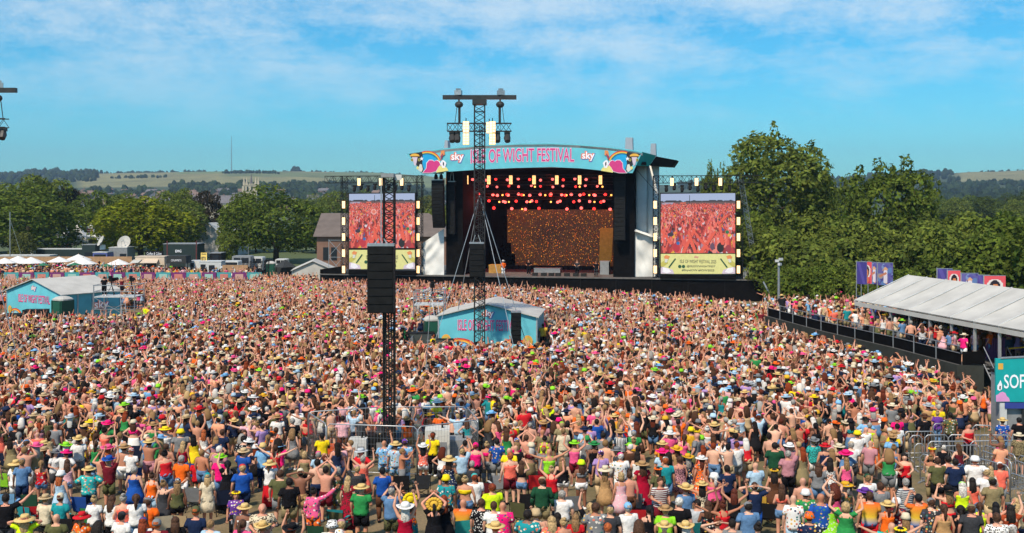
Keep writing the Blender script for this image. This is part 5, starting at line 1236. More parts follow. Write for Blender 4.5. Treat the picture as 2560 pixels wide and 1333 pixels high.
# ================================================================== drinks bar at the picture edge
YB = 50.0; xb = (2487 - 1280) * YB / FPX
bar = thing('drinks_bar', 'drinks bar cabin with turquoise SOFT sign at the picture edge', 'bar', (xb + 2.5, YB + 1.5, 0))
MB().box((xb + 3.1, YB + .6, 1.6), (5.6, 1.0, 3.2)).build('cabin', M_GREY, bar)
MB().box((xb + 3.1, YB + .6, 3.26), (5.7, 1.1, .12)).build('roof', M_BLACK, bar)
z0, z1 = P(0, 1004, YB).z, P(0, 896, YB).z
sg = MB().box((xb + 2.9, YB - .05, (z0 + z1) / 2), (5.8, .12, z1 - z0)).build('sign_board', M_TEALDK, bar)
lettering('lettering', 'soft', (xb + .98, YB - .125, z0 + .92), (1, 0, .02), UP, C_('logo_white', (244, 244, 250)), sg, 1.25, .62)
def bd_(pts, col, lv, nm='printed_art'):
    m = MB(); m.add([(xb + x, YB - .12 - .008 * lv, z0 + z) for x, z in pts], [tuple(range(len(pts)))]); m.build(nm, col, sg)
bd_([(.0, .02), (.62, .02), (.58, .18), (.48, .26), (.42, .40), (.30, .46), (.18, .42), (.10, .34), (.0, .30)], C_('lilac_pink', (216, 150, 200)), 0)
bd_([(.06, .55), (.16, .50), (.26, .56), (.27, .78), (.20, .98), (.12, .82), (.06, .74)], C_('logo_white', (244, 244, 250)), 1); bd_([(.14, .58), (.20, .56), (.21, .72), (.15, .72)], C_('black', (40, 38, 44)), 2)
bd_([(.10, 1.45), (.32, 1.45), (.32, 1.72), (.10, 1.72)], C_('gold', (226, 172, 70)), 0)
MB().box((xb + 3.1, YB - .1, z0 - .16), (5.4, .06, .26)).build('valance', mat('blue_valance', (.03, .05, .26), .7, .1), bar)
MB().box((xb + 3.4, YB - .03, 1.0), (4.4, .12, 1.6)).build('serving_hatch', M_GLASS, bar)
MB().box((xb + .35, YB - .04, 1.0), (.3, .1, 1.9)).build('door_frame', M_LGREY, bar)
MB().beam((xb + .2, YB - .1, z1 + .02), (xb + 5.6, YB - .1, z1 + .3), .05, 6).build('top_rail', M_STEEL, bar)

# ================================================================== bar garden and backstage
YG = 150.0
pan_l = []
for i in range(17):
    x0 = 10 + i * 38.0; a, b = P(x0, 700, YG), P(x0 + 36, 700, YG); a.z = b.z = 0; zt_ = P(0, 681, YG).z; pur = i % 2 == 1
    t = thing('banner_panel', f'{"purple" if pur else "turquoise"} printed banner on the fence along the bar garden', 'banner', a.lerp(b, .5), 0, f'{"purple" if pur else "turquoise"} fence banners')
    MB().slab([a + UP * .05, b + UP * .05, b + UP * zt_, a + UP * zt_], (0, .05, 0)).build('cloth', pm('banner_purple', (112, 40, 104)) if pur else pm('banner_turq', (66, 150, 156)), t)
    m = MB(); ca, cb = a.lerp(b, .22), a.lerp(b, .78); m.slab([ca + UP * .1 - Vector((0, .012, 0)), cb + UP * .1 - Vector((0, .012, 0)), cb + UP * (zt_ * .82) - Vector((0, .012, 0)), ca + UP * (zt_ * .82) - Vector((0, .012, 0))], (0, .01, 0))
    m.build('centre_print', pm('banner_pic_' + 'abc'[i % 3], [(190, 150, 140), (150, 190, 180), (196, 120, 110)][i % 3]), t)
def parasol(px, py, Y, w, col, label, group, hr=.22):
    top = P(px, py, Y); t = thing('parasol', label, 'parasol', (top.x, top.y, 0), 0, group)
    MB().tube([(top.x, top.y, 0), top], .04, 6).build('pole', M_WOOD, t)
    for k in range(8):
        a0, a1 = k * math.pi / 4 + .39, (k + 1) * math.pi / 4 + .39; r = w / 2
        p0 = top + Vector((math.cos(a0) * r, math.sin(a0) * r, -w * hr)); p1 = top + Vector((math.cos(a1) * r, math.sin(a1) * r, -w * hr))
        MB().slab([top, p0, p1], UP * .03).build('canopy_panel', col, t)
    MB().ball(top + UP * .08, .07, 6, 4).build('finial', M_WOOD, t)
M_PWHITE = mat('parasol_white', (.74, .73, .70), .7, .05); M_PGREEN = mat('parasol_green', (.03, .16, .08), .7, .08)
for i, (px, py, Y, w) in enumerate(((12, 645, 160, 3.4), (46, 640, 166, 4.2), (78, 643, 161, 3.9), (148, 642, 163, 3.4), (196, 636, 167, 3.8), (208, 645, 161, 4.0), (296, 648, 161, 3.5))):
    parasol(px, py, Y, w, M_PWHITE, ['white parasol at the very edge of the bar garden', 'white parasol behind the first pair', 'wide white parasol over the wooden fence', 'white parasol before the long dark trailer', 'tall white parasol behind another one', 'wide white parasol before the tall one', 'white parasol beside the cream food van'][i], 'white parasols')
for i, (px, py) in enumerate(((108, 658), (187, 657), (266, 660))): parasol(px, py, 157, 1.8, M_PGREEN, ['small green parasol below the wide white one', 'small green parasol beneath two white parasols', 'small green parasol nearest the cream van'][i].replace('nearest', 'closest to'), 'green parasols', .18)
wf = thing('wooden_fence', 'plain orange brown board fence behind the parasols', 'fence', (P(165, 660, 171).x, 171, 0))
for i in range(34):
    x0 = -10 + i * 10.0; a, b = P(x0, 670, 171), P(x0 + 9.7, 670, 171); a.z = b.z = 0; MB().slab([a, b, b + UP * 2.35, a + UP * 2.35], (0, .05, 0)).build('board', M_WOOD, wf)
wf2 = thing('wooden_fence', 'short board fence beside the end of the fence banners', 'fence', (P(588, 660, 153).x, 153, 0))
for i in range(6):
    x0 = 556 + i * 10.6; a, b = P(x0, 670, 153), P(x0 + 10.4, 670, 153); a.z = b.z = 0; MB().slab([a, b, b + UP * 2.1, a + UP * 2.1], (0, .05, 0)).build('board', M_WOOD, wf2)

def vehicle_box(name, px0, px1, py0, Y, d, body, label, cat, roof=None, wheels=True, windows=(), zbot=.5, door=True):
    a, b = P(px0, py0, Y), P(px1, py0, Y); w_ = b.x - a.x; zt_ = a.z; cx_ = (a.x + b.x) / 2
    t = thing(name, label, cat, (cx_, Y + d / 2, 0))
    bd = MB(); r_ = .12; x0, x1 = a.x, b.x
    bd.slab([(x0, Y, zbot), (x1, Y, zbot), (x1, Y, zt_ - r_), (x1 - r_, Y, zt_), (x0 + r_, Y, zt_), (x0, Y, zt_ - r_)], (0, d, 0)); o = bd.build('body', body, t)
    if roof is not None: MB().box((cx_, Y + d / 2, zt_ + .06), (w_ + .1, d + .1, .1)).build('roof', roof, t)
    if wheels:
        for x in (x0 + w_ * .2, x1 - w_ * .2): m = MB(); m.tube([(x, Y - .04, .42), (x, Y + .2, .42)], .42, 12); m.build('wheel', M_RUBBER, t)
        MB().box((cx_, Y + d / 2, zbot * .55), (w_ * .96, d * .8, .3)).build('chassis', M_BLACK, t)
    for (f0, f1, g0, g1) in windows:
        MB().box((x0 + w_ * (f0 + f1) / 2, Y - .02, zbot + (zt_ - zbot) * (g0 + g1) / 2), (w_ * (f1 - f0), .06, (zt_ - zbot) * (g1 - g0))).build('window', M_GLASS, t)
    return t, o
M_DKGRN = mat('dark_green_trailer', (.018, .03, .027), .5, .15); M_WHT = mat('white_coach_paint', (.62, .63, .62), .4, .08)
vehicle_box('office_cabin', -10, 124, 640, 178, 3, M_LGREY, 'long pale site cabin with dark windows behind the umbrellas', 'cabin', M_WHT, False, [(.03 + .16 * k, .16 + .16 * k, .35, .8) for k in range(6)], .2)
vehicle_box('office_cabin', 28, 82, 623, 190, 3, M_WHT, 'white cabin unit above the long pale one', 'cabin', M_LGREY, False, [(.55, .9, .3, .7)], .2)
vehicle_box('trailer', 90, 222, 624, 188, 3, M_DKGRN, 'long dark green trailer with pale roof behind the parasols', 'trailer', M_LGREY)
vehicle_box('truck', 205, 238, 613, 186, 3, M_DKGRN, 'tall dark truck box beside the satellite dishes', 'truck', M_GREY, True, [(.2, .8, .3, .6)])
vehicle_box('van', 232, 268, 632, 184, 3, mat('blue_van', (.10, .12, .32), .4, .1), 'blue and white van under the first satellite dish', 'van', M_WHT, True, [(.1, .9, .5, .85)])
vehicle_box('truck', 272, 318, 620, 188, 4, M_GREY, 'grey broadcast truck carrying the larger dish', 'truck', M_LGREY, True, [(.6, .95, .2, .6)])
def dish(px, py, Y, r, yaw, label):
    c = P(px, py, Y); t = thing('satellite_dish', label, 'satellite dish', (c.x, c.y, c.z - r * 1.5)); m = MB(); rings = []
    M = Matrix.Translation(c) @ Matrix.Rotation(yaw, 4, 'Z') @ Matrix.Rotation(R(62), 4, 'X')
    n = 24; vs = []; fs = []
    for i in range(6):
        q = i / 5; 
        for k in range(n): a = 2 * math.pi * k / n; vs.append(M @ Vector((r * q * math.cos(a), r * q * 1.1 * math.sin(a), .35 * r * q * q)))
    for i in range(5):
        for k in range(n): fs.append((i * n + k, i * n + (k + 1) % n, (i + 1) * n + (k + 1) % n, (i + 1) * n + k))
    m.add(vs, fs); m.add([v + M.to_3x3() @ Vector((0, 0, -.05)) for v in vs], [tuple(reversed(f)) for f in fs]); m.build('reflector', M_WHITE, t, True)
    f = M @ Vector((0, 0, r * .95)); m = MB()
    for a in (0, 2.1, 4.2): m.beam(M @ Vector((r * .7 * math.cos(a), r * .7 * math.sin(a), .15)), f, .03)
    m.ball(f, .12, 6, 5); m.build('feed_arm', M_LGREY, t); m = MB(); m.box((c.x, c.y + .3, c.z - r * 1.1), (.7, .7, r * .9)); m.build('mount', M_LGREY, t)
dish(255, 604, 184.5, .85, -.9, 'satellite dish turned edge-on above the blue van')
dish(312, 609, 189, 1.15, -.15, 'larger round satellite dish facing the field')
# peaked marquees
def peak_tent(px, Y, w, h, label):
    X = (px - 1280) * Y / FPX; t = thing('peaked_tent', label, 'tent', (X, Y, 0)); ring = [Vector((X + sx_ * w / 2, Y + sy_ * w / 2, h * .52)) for sx_, sy_ in ((-1, -1), (1, -1), (1, 1), (-1, 1))]; m = MB(); rr_ = []
    prof = [(1, .52), (.55, .60), (.28, .72), (.1, .9), (.02, 1.0)]
    rings = [(X, Y, h * z, w / 2 * q, w / 2 * q) for q, z in prof]; m.loft(rings, 16, pw=7); m.build('canopy', M_PWHITE, t, True)
    for p in ring: MB().beam((p.x, p.y, 0), p, .06).build('leg', M_ALU, t)
    for a, b in zip(ring, ring[1:] + ring[:1]): MB().slab([a - UP * .5, b - UP * .5, b, a], (0, .03, 0)).build('valance', M_PWHITE, t)
peak_tent(140, 210, 5.5, 6.3, 'peaked white tent over the orange counter'); peak_tent(196, 208, 6.0, 7.2, 'tallest peaked white tent in the row'); peak_tent(228, 212, 5.5, 6.6, 'peaked white tent under the flag sign'); peak_tent(165, 216, 5, 6, 'small peaked white tent behind the others')
vehicle_box('food_stall', 120, 170, 612, 212, 2, mat('orange_counter', (.48, .17, .09), .6, .1), 'orange fronted stall under the peaked white tent', 'stall', None, False, [], .2)
fs_ = thing('flag_sign', 'small orange and white sign flag over the peaked tents', 'sign', (P(217, 600, 205).x, 205, 0)); x_ = fs_.location.x
MB().tube([(x_, 205, 0), (x_, 205, P(0, 566, 205).z)], .06, 6).build('pole', M_STEEL, fs_)
for k, c in enumerate(((224, 226, 226), (210, 110, 76), (200, 96, 66), (222, 222, 216))):
    zz = P(0, 566 + 5.5 * k, 205).z; MB().slab([(x_, 205.1, zz - .38), (x_ + 1.15 - .1 * (k % 2), 205.1, zz - .38), (x_ + 1.15, 205.1, zz), (x_, 205.1, zz)], (0, .04, 0)).build('stripe', pm('flag_%d' % k, c), fs_)
# catering row
t, o = vehicle_box('food_van', 338, 411, 643, 162, 2.6, M_CREAM, 'cream catering van with raised hatch awning', 'food van', M_CREAM, True, [(.28, .72, .25, .72)])
x0, x1 = P(360, 0, 162).x, P(396, 0, 162).x; za = P(0, 649, 162).z
MB().slab([(x0, 162, za), (x1, 162, za), (x1 + .2, 160.6, za - .45), (x0 - .2, 160.6, za - .45)], UP * .05).build('awning', M_CREAM, t)
x0, x1 = P(332, 0, 162).x, P(354, 0, 162).x; MB().slab([(x0, 162.3, za - .1), (x1, 162.3, za), (x1, 160.6, za - .4), (x0, 160.6, za - .5)], UP * .05).build('awning', M_WHITE, t)
sgn = thing('shop_sign', 'black Coffee and Cakes board above the cream van', 'sign', (P(385, 635, 168).x, 168, 0)); a, b = P(363, 640, 168), P(408, 628, 168)
sb = MB().slab([(a.x, 168, a.z - .3), (b.x, 168, a.z - .3), (b.x, 168, b.z), (a.x, 168, b.z)], (0, .2, 0)).build('board', M_BLACK, sgn)
MB().slab([(a.x + .1, 168.21, 0), (b.x - .1, 168.21, 0), (b.x - .1, 168.21, a.z), (a.x + .1, 168.21, a.z)], (0, 1.5, 0)).build('kiosk', M_BLACK, sgn)
lettering('lettering', 'coffee', ((a.x + b.x) / 2, 167.98, (a.z + b.z) / 2), (1, 0, 0), UP, C_('logo_white', (244, 244, 250)), sb, (b.x - a.x) * .82, .42)
t, o = vehicle_box('truck', 408, 494, 611, 176, 4, M_DKGRN, 'big dark green production truck lettered EMG', 'truck', M_GREY)
lettering('lettering', 'emg', (P(446, 0, 176).x, 175.97, P(0, 628, 176).z), (1, 0, 0), UP, C_('logo_white', (244, 244, 250)), o, .95, .42)
MB().box((P(418, 0, 176).x, 175.97, P(0, 628, 176).z), (.15, .04, 3.2)).build('corner_post', mat('oxide_red', (.14, .03, .03), .6, .1), t); MB().box((P(491, 0, 176).x, 175.97, P(0, 628, 176).z), (.15, .04, 3.2)).build('corner_post', mat('oxide_red', (.14, .03, .03), .6, .1), t)
gz = thing('gazebo', 'black gazebo stall with white lettering between the food vans', 'gazebo', (P(440, 660, 160).x, 160, 0)); a, b = P(415, 640, 160), P(466, 659, 160)
gb = MB().slab([(a.x, 160, b.z), (b.x, 160, b.z), (b.x - .1, 160, a.z), (a.x + .1, 160, a.z)], (0, 2.6, 0)).build('canopy', mat('charcoal_canvas', (.03, .032, .032), .8, .15), gz)
for x in (a.x + .05, b.x - .05): MB().beam((x, 160.05, 0), (x, 160.05, b.z), .04).build('leg', M_STEEL, gz)
lettering('lettering', 'crum', ((a.x + b.x) / 2, 159.98, b.z + .45), (1, 0, 0), UP, C_('logo_white', (244, 244, 250)), gb, 1.5, .28)
ps = thing('pizza_sign', 'yellow upright PIZZA sign on the catering row', 'sign', (P(509, 640, 158).x, 158, 0)); a, b = P(502, 656, 158), P(517, 632, 158)
sb = MB().slab([(a.x, 158, a.z), (b.x, 158, a.z), (b.x, 158, b.z), (a.x, 158, b.z)], (0, .1, 0)).build('board', pm('sign_yellow', (240, 206, 110)), ps)
MB().beam((a.x + .4, 158.05, 0), (a.x + .4, 158.05, a.z), .05).build('post', M_STEEL, ps)
lettering('lettering', 'food', ((a.x + b.x) / 2, 157.98, b.z - .2), (1, 0, 0), UP, C_('ink', (60, 62, 66)), sb, .6, .2); lettering('lettering', 'pizza', ((a.x + b.x) / 2, 157.98, a.z + .5), (1, 0, 0), UP, C_('ink', (60, 62, 66)), sb, .66, .6)
vehicle_box('food_kiosk', 497, 553, 655, 156, 2.4, M_LGREY, 'pale grey kiosk with two dark hatches', 'kiosk', M_WHT, False, [(.08, .3, .2, .85), (.45, .7, .3, .8)], .1)
vehicle_box('trailer', 553, 595, 653, 160, 2.4, M_WHT, 'white catering trailer beside the grey kiosk', 'trailer', None, True, [(.25, .95, .35, .9)])
vehicle_box('caravan', 470, 500, 652, 163, 2.4, M_WHT, 'small white caravan behind the gazebo', 'caravan', None, True, [(.2, .5, .4, .8)])
vehicle_box('pickup_truck', 524, 552, 634, 172, 3, M_BLACK, 'dark pickup cab behind the kiosks', 'truck', M_GREY, True, [(.2, .8, .5, .9)])
for i, (x0, x1, y, c, lab) in enumerate(((580, 626, 640, M_GREY, 'grey car parked behind the short board fence'), (622, 656, 643, M_LGREY, 'silver van parked among the stage equipment'), (652, 674, 650, M_BLACK, 'black van beside the green toilet'), (688, 716, 648, M_WHT, 'white van behind the gazebo near the marquee'))):
    vehicle_box('parked_van', x0, x1, y, 165 + 2 * i, 2.2, c, lab, 'van', None, True, [(.1, .45, .55, .88), (.5, .9, .55, .88)])
eq = thing('spare_truss', 'pile of black truss frames near the green toilet', 'truss', (P(640, 680, 154).x, 154, 0))
for k in range(4): truss(eq, (P(612 + k * 16, 0, 154).x, 154 + k * .4, .2), (P(614 + k * 16, 0, 154).x, 154 + k * .4, 2.6), .6, 6, M_TRUSSBLK, .04, Vector((1, 0, 0)))
bt = thing('gazebo', 'black pointed gazebo next to the white marquee', 'gazebo', (P(713, 660, 152).x, 152, 0)); x_ = bt.location.x
m = MB(); m.loft([(x_, 152, 1.9, 1.6, 1.6), (x_, 152, 2.9, .05, .05)], 4); m.build('canopy', mat('charcoal_canvas', (.03, .032, .032), .8, .15), bt); MB().box((x_, 153, .95), (2.6, .1, 1.9)).build('back_wall', mat('charcoal_canvas', (.03, .032, .032), .8, .15), bt)
a = P(722, 685, 146); b = P(812, 685, 146)
gable_tent('white_marquee', (a.x + .5, 146), (1, .12), 5.2, 6, 1.75, 2.9, 'small white marquee tent beside the stage end', 3, M_WHITE, M_WHITE, M_WHITE)
a = P(492, 640, 215); gable_tent('white_hall', (a.x, 215), (1, -.15), 4.8, 14, 4.4, 6.5, 'large white temporary hall between the trees', 4, M_WHITE, M_WHITE, M_WHITE, 'hall')
# brown roofed building behind the stage
def building():
    Y = 175; t = thing('brick_building', 'brown roofed brick building behind the video screen', 'building', (P(950, 600, Y).x, Y + 6, 0))
    x0, x1 = P(792, 0, Y).x, P(1128, 0, Y).x; ze = P(0, 590, Y).z; zr = P(0, 533, Y + 7).z
    MB().box(((x0 + x1) / 2, Y + 7, ze / 2), (x1 - x0, 14, ze)).build('wall', M_BRICK, t)
    m = MB(); m.add([(x0 - .5, Y - .6, ze - .1), (x1 + .5, Y - .6, ze - .1), (x1 + .5, Y + 14.6, ze - .1), (x0 - .5, Y + 14.6, ze - .1), (x0 - .5, Y + 7, zr), (x1 - 4, Y + 7, zr)], [(0, 1, 5, 4), (2, 3, 4, 5), (0, 4, 3), (1, 2, 5), (0, 3, 2, 1)]); m.build('roof', mat('brown_roof', (.15, .12, .105), .9, .15, .8), t)
    for x in (815, 835): MB().box((P(x, 0, Y).x, Y - .03, 2.6), (.9, .1, 2.0)).build('window', M_GLASS, t)
building()
lpole = MB(); lpole.tube([P(621, 690, 190).xy.to_3d(), P(621, 580, 190)], .06, 6); tag(lpole.build('flood_pole', M_STEEL), 'thin pole standing in front of the big rounded tree', 'pole')
lpole = MB(); x_ = P(25, 0, 175); lpole.tube([(x_.x, 175, 0), (x_.x, 175, P(0, 530, 175).z)], .07, 6); lpole.beam((x_.x, 175, P(0, 548, 175).z), (x_.x + 2.2, 175, 1), .02); tag(lpole.build('flood_pole', M_STEEL), 'thin guyed pole beside the grey green willow bush', 'pole')

# ================================================================== people
# arm targets for one side (x outwards): elbow, wrist
ARM = {'down': ((.255, -.02, 1.14), (.27, .06, .90)), 'front': ((.26, -.01, 1.16), (.17, .24, 1.12)), 'up': ((.285, .06, 1.69), (.23, .12, 1.94)), 'clap': ((.31, .07, 1.64), (.05, .15, 1.86)),
       'wide': ((.46, .02, 1.50), (.69, .05, 1.62)), 'hip': ((.41, -.09, 1.19), (.20, .03, 1.03)), 'head': ((.42, .0, 1.57), (.13, -.09, 1.66)), 'phone': ((.26, .20, 1.40), (.10, .34, 1.62)), 'wave': ((.40, .03, 1.60), (.36, .06, 1.86)), 'point': ((.36, .14, 1.50), (.52, .28, 1.68))}
POSE = {'n': ('down', 'down'), 'f': ('front', 'front'), 'd': ('down', 'front'), 'U': ('up', 'up'), 'C': ('clap', 'clap'), 'W': ('wide', 'wide'), 'H': ('hip', 'hip'), 'K': ('head', 'head'), 'P': ('phone', 'phone'),
        'L': ('up', 'down'), 'R': ('front', 'up'), 'V': ('wave', 'wave'), 'T': ('down', 'point'), 'S': ('front', 'down')}
POSEWORD = {'n': '', 'f': 'hands in front', 'd': '', 'U': 'both arms raised', 'C': 'clapping overhead', 'W': 'arms spread wide', 'H': 'hands on hips', 'K': 'hands on head', 'P': 'holding up a phone', 'L': 'one arm raised', 'R': 'one arm raised', 'V': 'waving both arms', 'T': 'one arm pointing', 'S': 'seated'}
TORSO = {'m': [(.80, .150, .105), (.90, .170, .118), (1.00, .162, .112), (1.10, .152, .105), (1.22, .168, .112), (1.34, .190, .118), (1.42, .170, .10), (1.47, .095, .075)],
         'f': [(.80, .155, .110), (.90, .182, .125), (1.00, .168, .112), (1.10, .132, .095), (1.22, .145, .108), (1.32, .160, .118), (1.41, .150, .092), (1.46, .080, .066)]}
def joints(pose, sex):
    sit = pose == 'S'; dz = -.45 if sit else 0.0; dy = -.05 if sit else 0
    sh = .175 if sex == 'm' else .150; J = {}
    for i, s in enumerate((-1, 1)):
        e, w_ = ARM[POSE[pose][i]]; kx = 1.0 if sex == 'm' else .92
        J['s', s] = Vector((s * sh, 0 + dy, 1.405 + dz)); J['e', s] = Vector((s * e[0] * kx, e[1] + dy, e[2] + dz)); J['w', s] = Vector((s * w_[0] * kx, w_[1] + dy, w_[2] + dz))
        hw = .088
        if sit: J['h', s] = Vector((s * hw, 0, .46)); J['k', s] = Vector((s * .13, .42, .50)); J['a', s] = Vector((s * .13, .47, .09))
        else: J['h', s] = Vector((s * hw, 0, .90)); J['k', s] = Vector((s * .105, .025, .49)); J['a', s] = Vector((s * .105, -.01, .09))
    return J, dz, dy
def body_builder(pose, sex):
    J, dz, dy = joints(pose, sex); m = MB(); t = TORSO[sex]; q = 1.0 if sex == 'm' else .88
    m.loft([(0, dy, z + dz, rx, ry) for z, rx, ry in t], 14, pw=2.3)
    m.tube([(0, dy, 1.42 + dz), (0, dy + .01, 1.56 + dz)], [.062 * q, .056 * q], 8)
    hz_ = 1.625 + dz
    m.loft([(0, dy + .02, hz_ - .115, .045, .055), (0, dy + .02, hz_ - .085, .062, .075), (0, dy + .015, hz_ - .02, .076, .092), (0, dy + .01, hz_ + .04, .080, .098), (0, dy, hz_ + .09, .066, .082), (0, dy, hz_ + .122, .03, .04)], 12)
    m.ball((0, dy + .118, hz_ - .015), (.014, .022, .028), 6, 4)
    for s in (-1, 1):
        m.ball((s * .082, dy, hz_ - .01), (.014, .026, .034), 6, 4)
        m.tube([J['s', s] - Vector((s * .05, 0, .02)), J['s', s], J['s', s].lerp(J['e', s], .5), J['e', s]], [.065 * q, .062 * q, .051 * q, .043 * q], 8)
        hd = J['w', s] + (J['w', s] - J['e', s]).normalized() * .09
        m.tube([J['e', s], J['e', s].lerp(J['w', s], .35), J['w', s], hd], [.043 * q, .043 * q, .029 * q, .036 * q], 8)
        m.tube([J['h', s] + Vector((0, 0, .03)), J['h', s].lerp(J['k', s], .45), J['k', s]], [.098, .084, .058], 8)
        m.tube([J['k', s], J['k', s].lerp(J['a', s], .35), J['a', s]], [.058, .060, .038], 8)
        a = J['a', s]; m.tube([a + Vector((0, -.05, -.045)), a + Vector((0, .07, -.045)), a + Vector((s * .01, .17, -.06))], [.042, .044, .03], 8)
    return m
def fingers(m, pose, sex):
    J, dz, dy = joints(pose, sex)
    for s in (-1, 1):
        d = (J['w', s] - J['e', s]).normalized(); sd = d.cross(Vector((0, 1, 0))); sd = sd.normalized() if sd.length > .1 else Vector((1, 0, 0)); k = d.cross(sd).normalized()
        c = J['w', s] + d * .10
        for i, (o, l) in enumerate(((-.027, .072), (-.009, .082), (.009, .078), (.026, .062))):
            b = c + sd * o; m.tube([b - d * .02, b + d * l * .55 + k * .006, b + d * l * .95 + k * .024], [.0092, .0085, .006], 4)
        b = J['w', s] + d * .045 - sd * .030; m.tube([b, b + d * .03 - sd * .022 + k * .01, b + d * .06 - sd * .026 + k * .02], [.011, .010, .007], 4)
    hz_ = 1.625 + dz
    for s in (-1, 1): m.ball((s * .030, dy + .100, hz_ + .015), (.012, .008, .007), 6, 4, mi=1)
    m.ball((0, dy + .098, hz_ - .058), (.022, .009, .007), 6, 4, mi=2)
POSES_USED = 'nfdUCWHKPLRVTS'
for pz in POSES_USED:
    for sx_ in 'mf':
        me = body_builder(pz, sx_).mesh('body_source'); o = bpy.data.objects.new('body_source', me); COL.objects.link(o)
        r = o.modifiers.new('r', 'REMESH'); r.mode = 'VOXEL'; r.voxel_size = .019
        s_ = o.modifiers.new('s', 'SMOOTH'); s_.iterations = 4; s_.factor = .5
        d_ = o.modifiers.new('d', 'DECIMATE'); d_.ratio = .16
        QUEUE.append((('body', pz, sx_), o))
run_queue()
M_SKIN = mat('skin', src='object', rough=.55, var=.06, scale=12, spec=.3); M_EYE = mat('eye', (.02, .015, .012), .3, 0); M_LIP = mat('lip', (.35, .12, .10), .5, 0)
M_CLOTH = mat('cloth_plain', src='object', rough=.92, var=.22, scale=7, bump=1.0, bscale=9, spec=.1)
M_HAIR = mat('hair', src='object', rough=.6, var=.55, scale=24, bump=.9, bscale=40, spec=.25)
M_HAT = mat('hat_weave', src='object', rough=.85, var=.12, scale=25, bump=.3, bscale=90, spec=.15)
def pattern_mat(name, kind):
    m = bpy.data.materials.new(name); m.use_nodes = True; nt = m.node_tree; N = nt.nodes; L = nt.links; b = N['Principled BSDF']; b.inputs['Roughness'].default_value = .9; b.inputs['Specular IOR Level'].default_value = .15
    oi = N.new('ShaderNodeObjectInfo'); t = N.new('ShaderNodeTexCoord'); ad = N.new('ShaderNodeVectorMath'); ad.operation = 'ADD'; L.new(t.outputs['Object'], ad.inputs[0])
    cb_ = N.new('ShaderNodeCombineXYZ'); ml = N.new('ShaderNodeMath'); ml.operation = 'MULTIPLY'; ml.inputs[1].default_value = 37; L.new(oi.outputs['Random'], ml.inputs[0]); L.new(ml.outputs[0], cb_.inputs[0]); L.new(ml.outputs[0], cb_.inputs[1]); L.new(cb_.outputs[0], ad.inputs[1])
    mx = N.new('ShaderNodeMixRGB'); L.new(oi.outputs['Color'], mx.inputs[1]); L.new(mx.outputs[0], b.inputs['Base Color'])
    if kind in ('floral', 'spots', 'leopard'):
        v = N.new('ShaderNodeTexVoronoi'); v.inputs['Scale'].default_value = {'floral': 13, 'spots': 17, 'leopard': 24}[kind]; L.new(ad.outputs[0], v.inputs['Vector'])
        rp = N.new('ShaderNodeMath'); rp.operation = 'LESS_THAN'; rp.inputs[1].default_value = {'floral': .38, 'spots': .33, 'leopard': .42}[kind]; L.new(v.outputs['Distance'], rp.inputs[0]); L.new(rp.outputs[0], mx.inputs[0])
        if kind == 'floral':
            h = N.new('ShaderNodeHueSaturation'); h.inputs['Saturation'].default_value = 1.0
            r2 = N.new('ShaderNodeValToRGB'); r2.color_ramp.interpolation = 'CONSTANT'; els = r2.color_ramp.elements
            els[0].color = (.75, .70, .62, 1); els[1].position = .3; els[1].color = (.62, .16, .10, 1)
            for p_, c_ in ((.5, (.05, .18, .16, 1)), (.65, (.70, .42, .08, 1)), (.82, (.05, .06, .12, 1))): e_ = els.new(p_); e_.color = c_
            sp = N.new('ShaderNodeSeparateColor'); L.new(v.outputs['Color'], sp.inputs[0]); L.new(sp.outputs[0], r2.inputs[0]); L.new(r2.outputs[0], mx.inputs[2])
        else: mx.inputs[2].default_value = (.62, .60, .56, 1) if kind == 'spots' else (.03, .022, .018, 1)
    else:
        wv = N.new('ShaderNodeTexWave'); wv.inputs['Scale'].default_value = 5.5; wv.bands_direction = 'Z' if kind == 'hoop' else 'X'; L.new(t.outputs['Object'], wv.inputs['Vector'])
        rp = N.new('ShaderNodeMath'); rp.operation = 'GREATER_THAN'; rp.inputs[1].default_value = .5; L.new(wv.outputs[0], rp.inputs[0]); L.new(rp.outputs[0], mx.inputs[0]); mx.inputs[2].default_value = (.03, .03, .035, 1) if kind == 'stripe' else (.6, .6, .56, 1)
        if kind == 'tiedye':
            r2 = N.new('ShaderNodeValToRGB'); els = r2.color_ramp.elements; els[0].position = .0; els[0].color = (.05, .18, .6, 1); els[1].position = 1; els[1].color = (.75, .10, .02, 1); e_ = els.new(.4); e_.color = (.8, .55, .05, 1)
            sp = N.new('ShaderNodeSeparateXYZ'); L.new(t.outputs['Generated'], sp.inputs[0]); L.new(sp.outputs[2], r2.inputs[0]); L.new(r2.outputs[0], mx.inputs[2]); mx.inputs[0].default_value = 1; nt.links.remove(mx.inputs[0].links[0])
    return m
M_PAT = {k: pattern_mat('cloth_' + k, k) for k in ('floral', 'spots', 'leopard', 'stripe', 'hoop', 'tiedye')}
for k, me in EVAL.items():
    if k[0] == 'body':
        ex = MB(); fingers(ex, k[1], k[2]); bm = bmesh.new(); bm.from_mesh(me)
        vs = [bm.verts.new(v) for v in ex.v]
        for f, mi in zip(ex.f, ex.m):
            try: ff = bm.faces.new([vs[i] for i in f]); ff.material_index = mi
            except ValueError: pass
        for f in bm.faces: f.smooth = True
        bm.to_mesh(me); bm.free(); me.materials.clear(); [me.materials.append(x) for x in (M_SKIN, M_EYE, M_LIP)]; me.name = 'body'
GM = {}
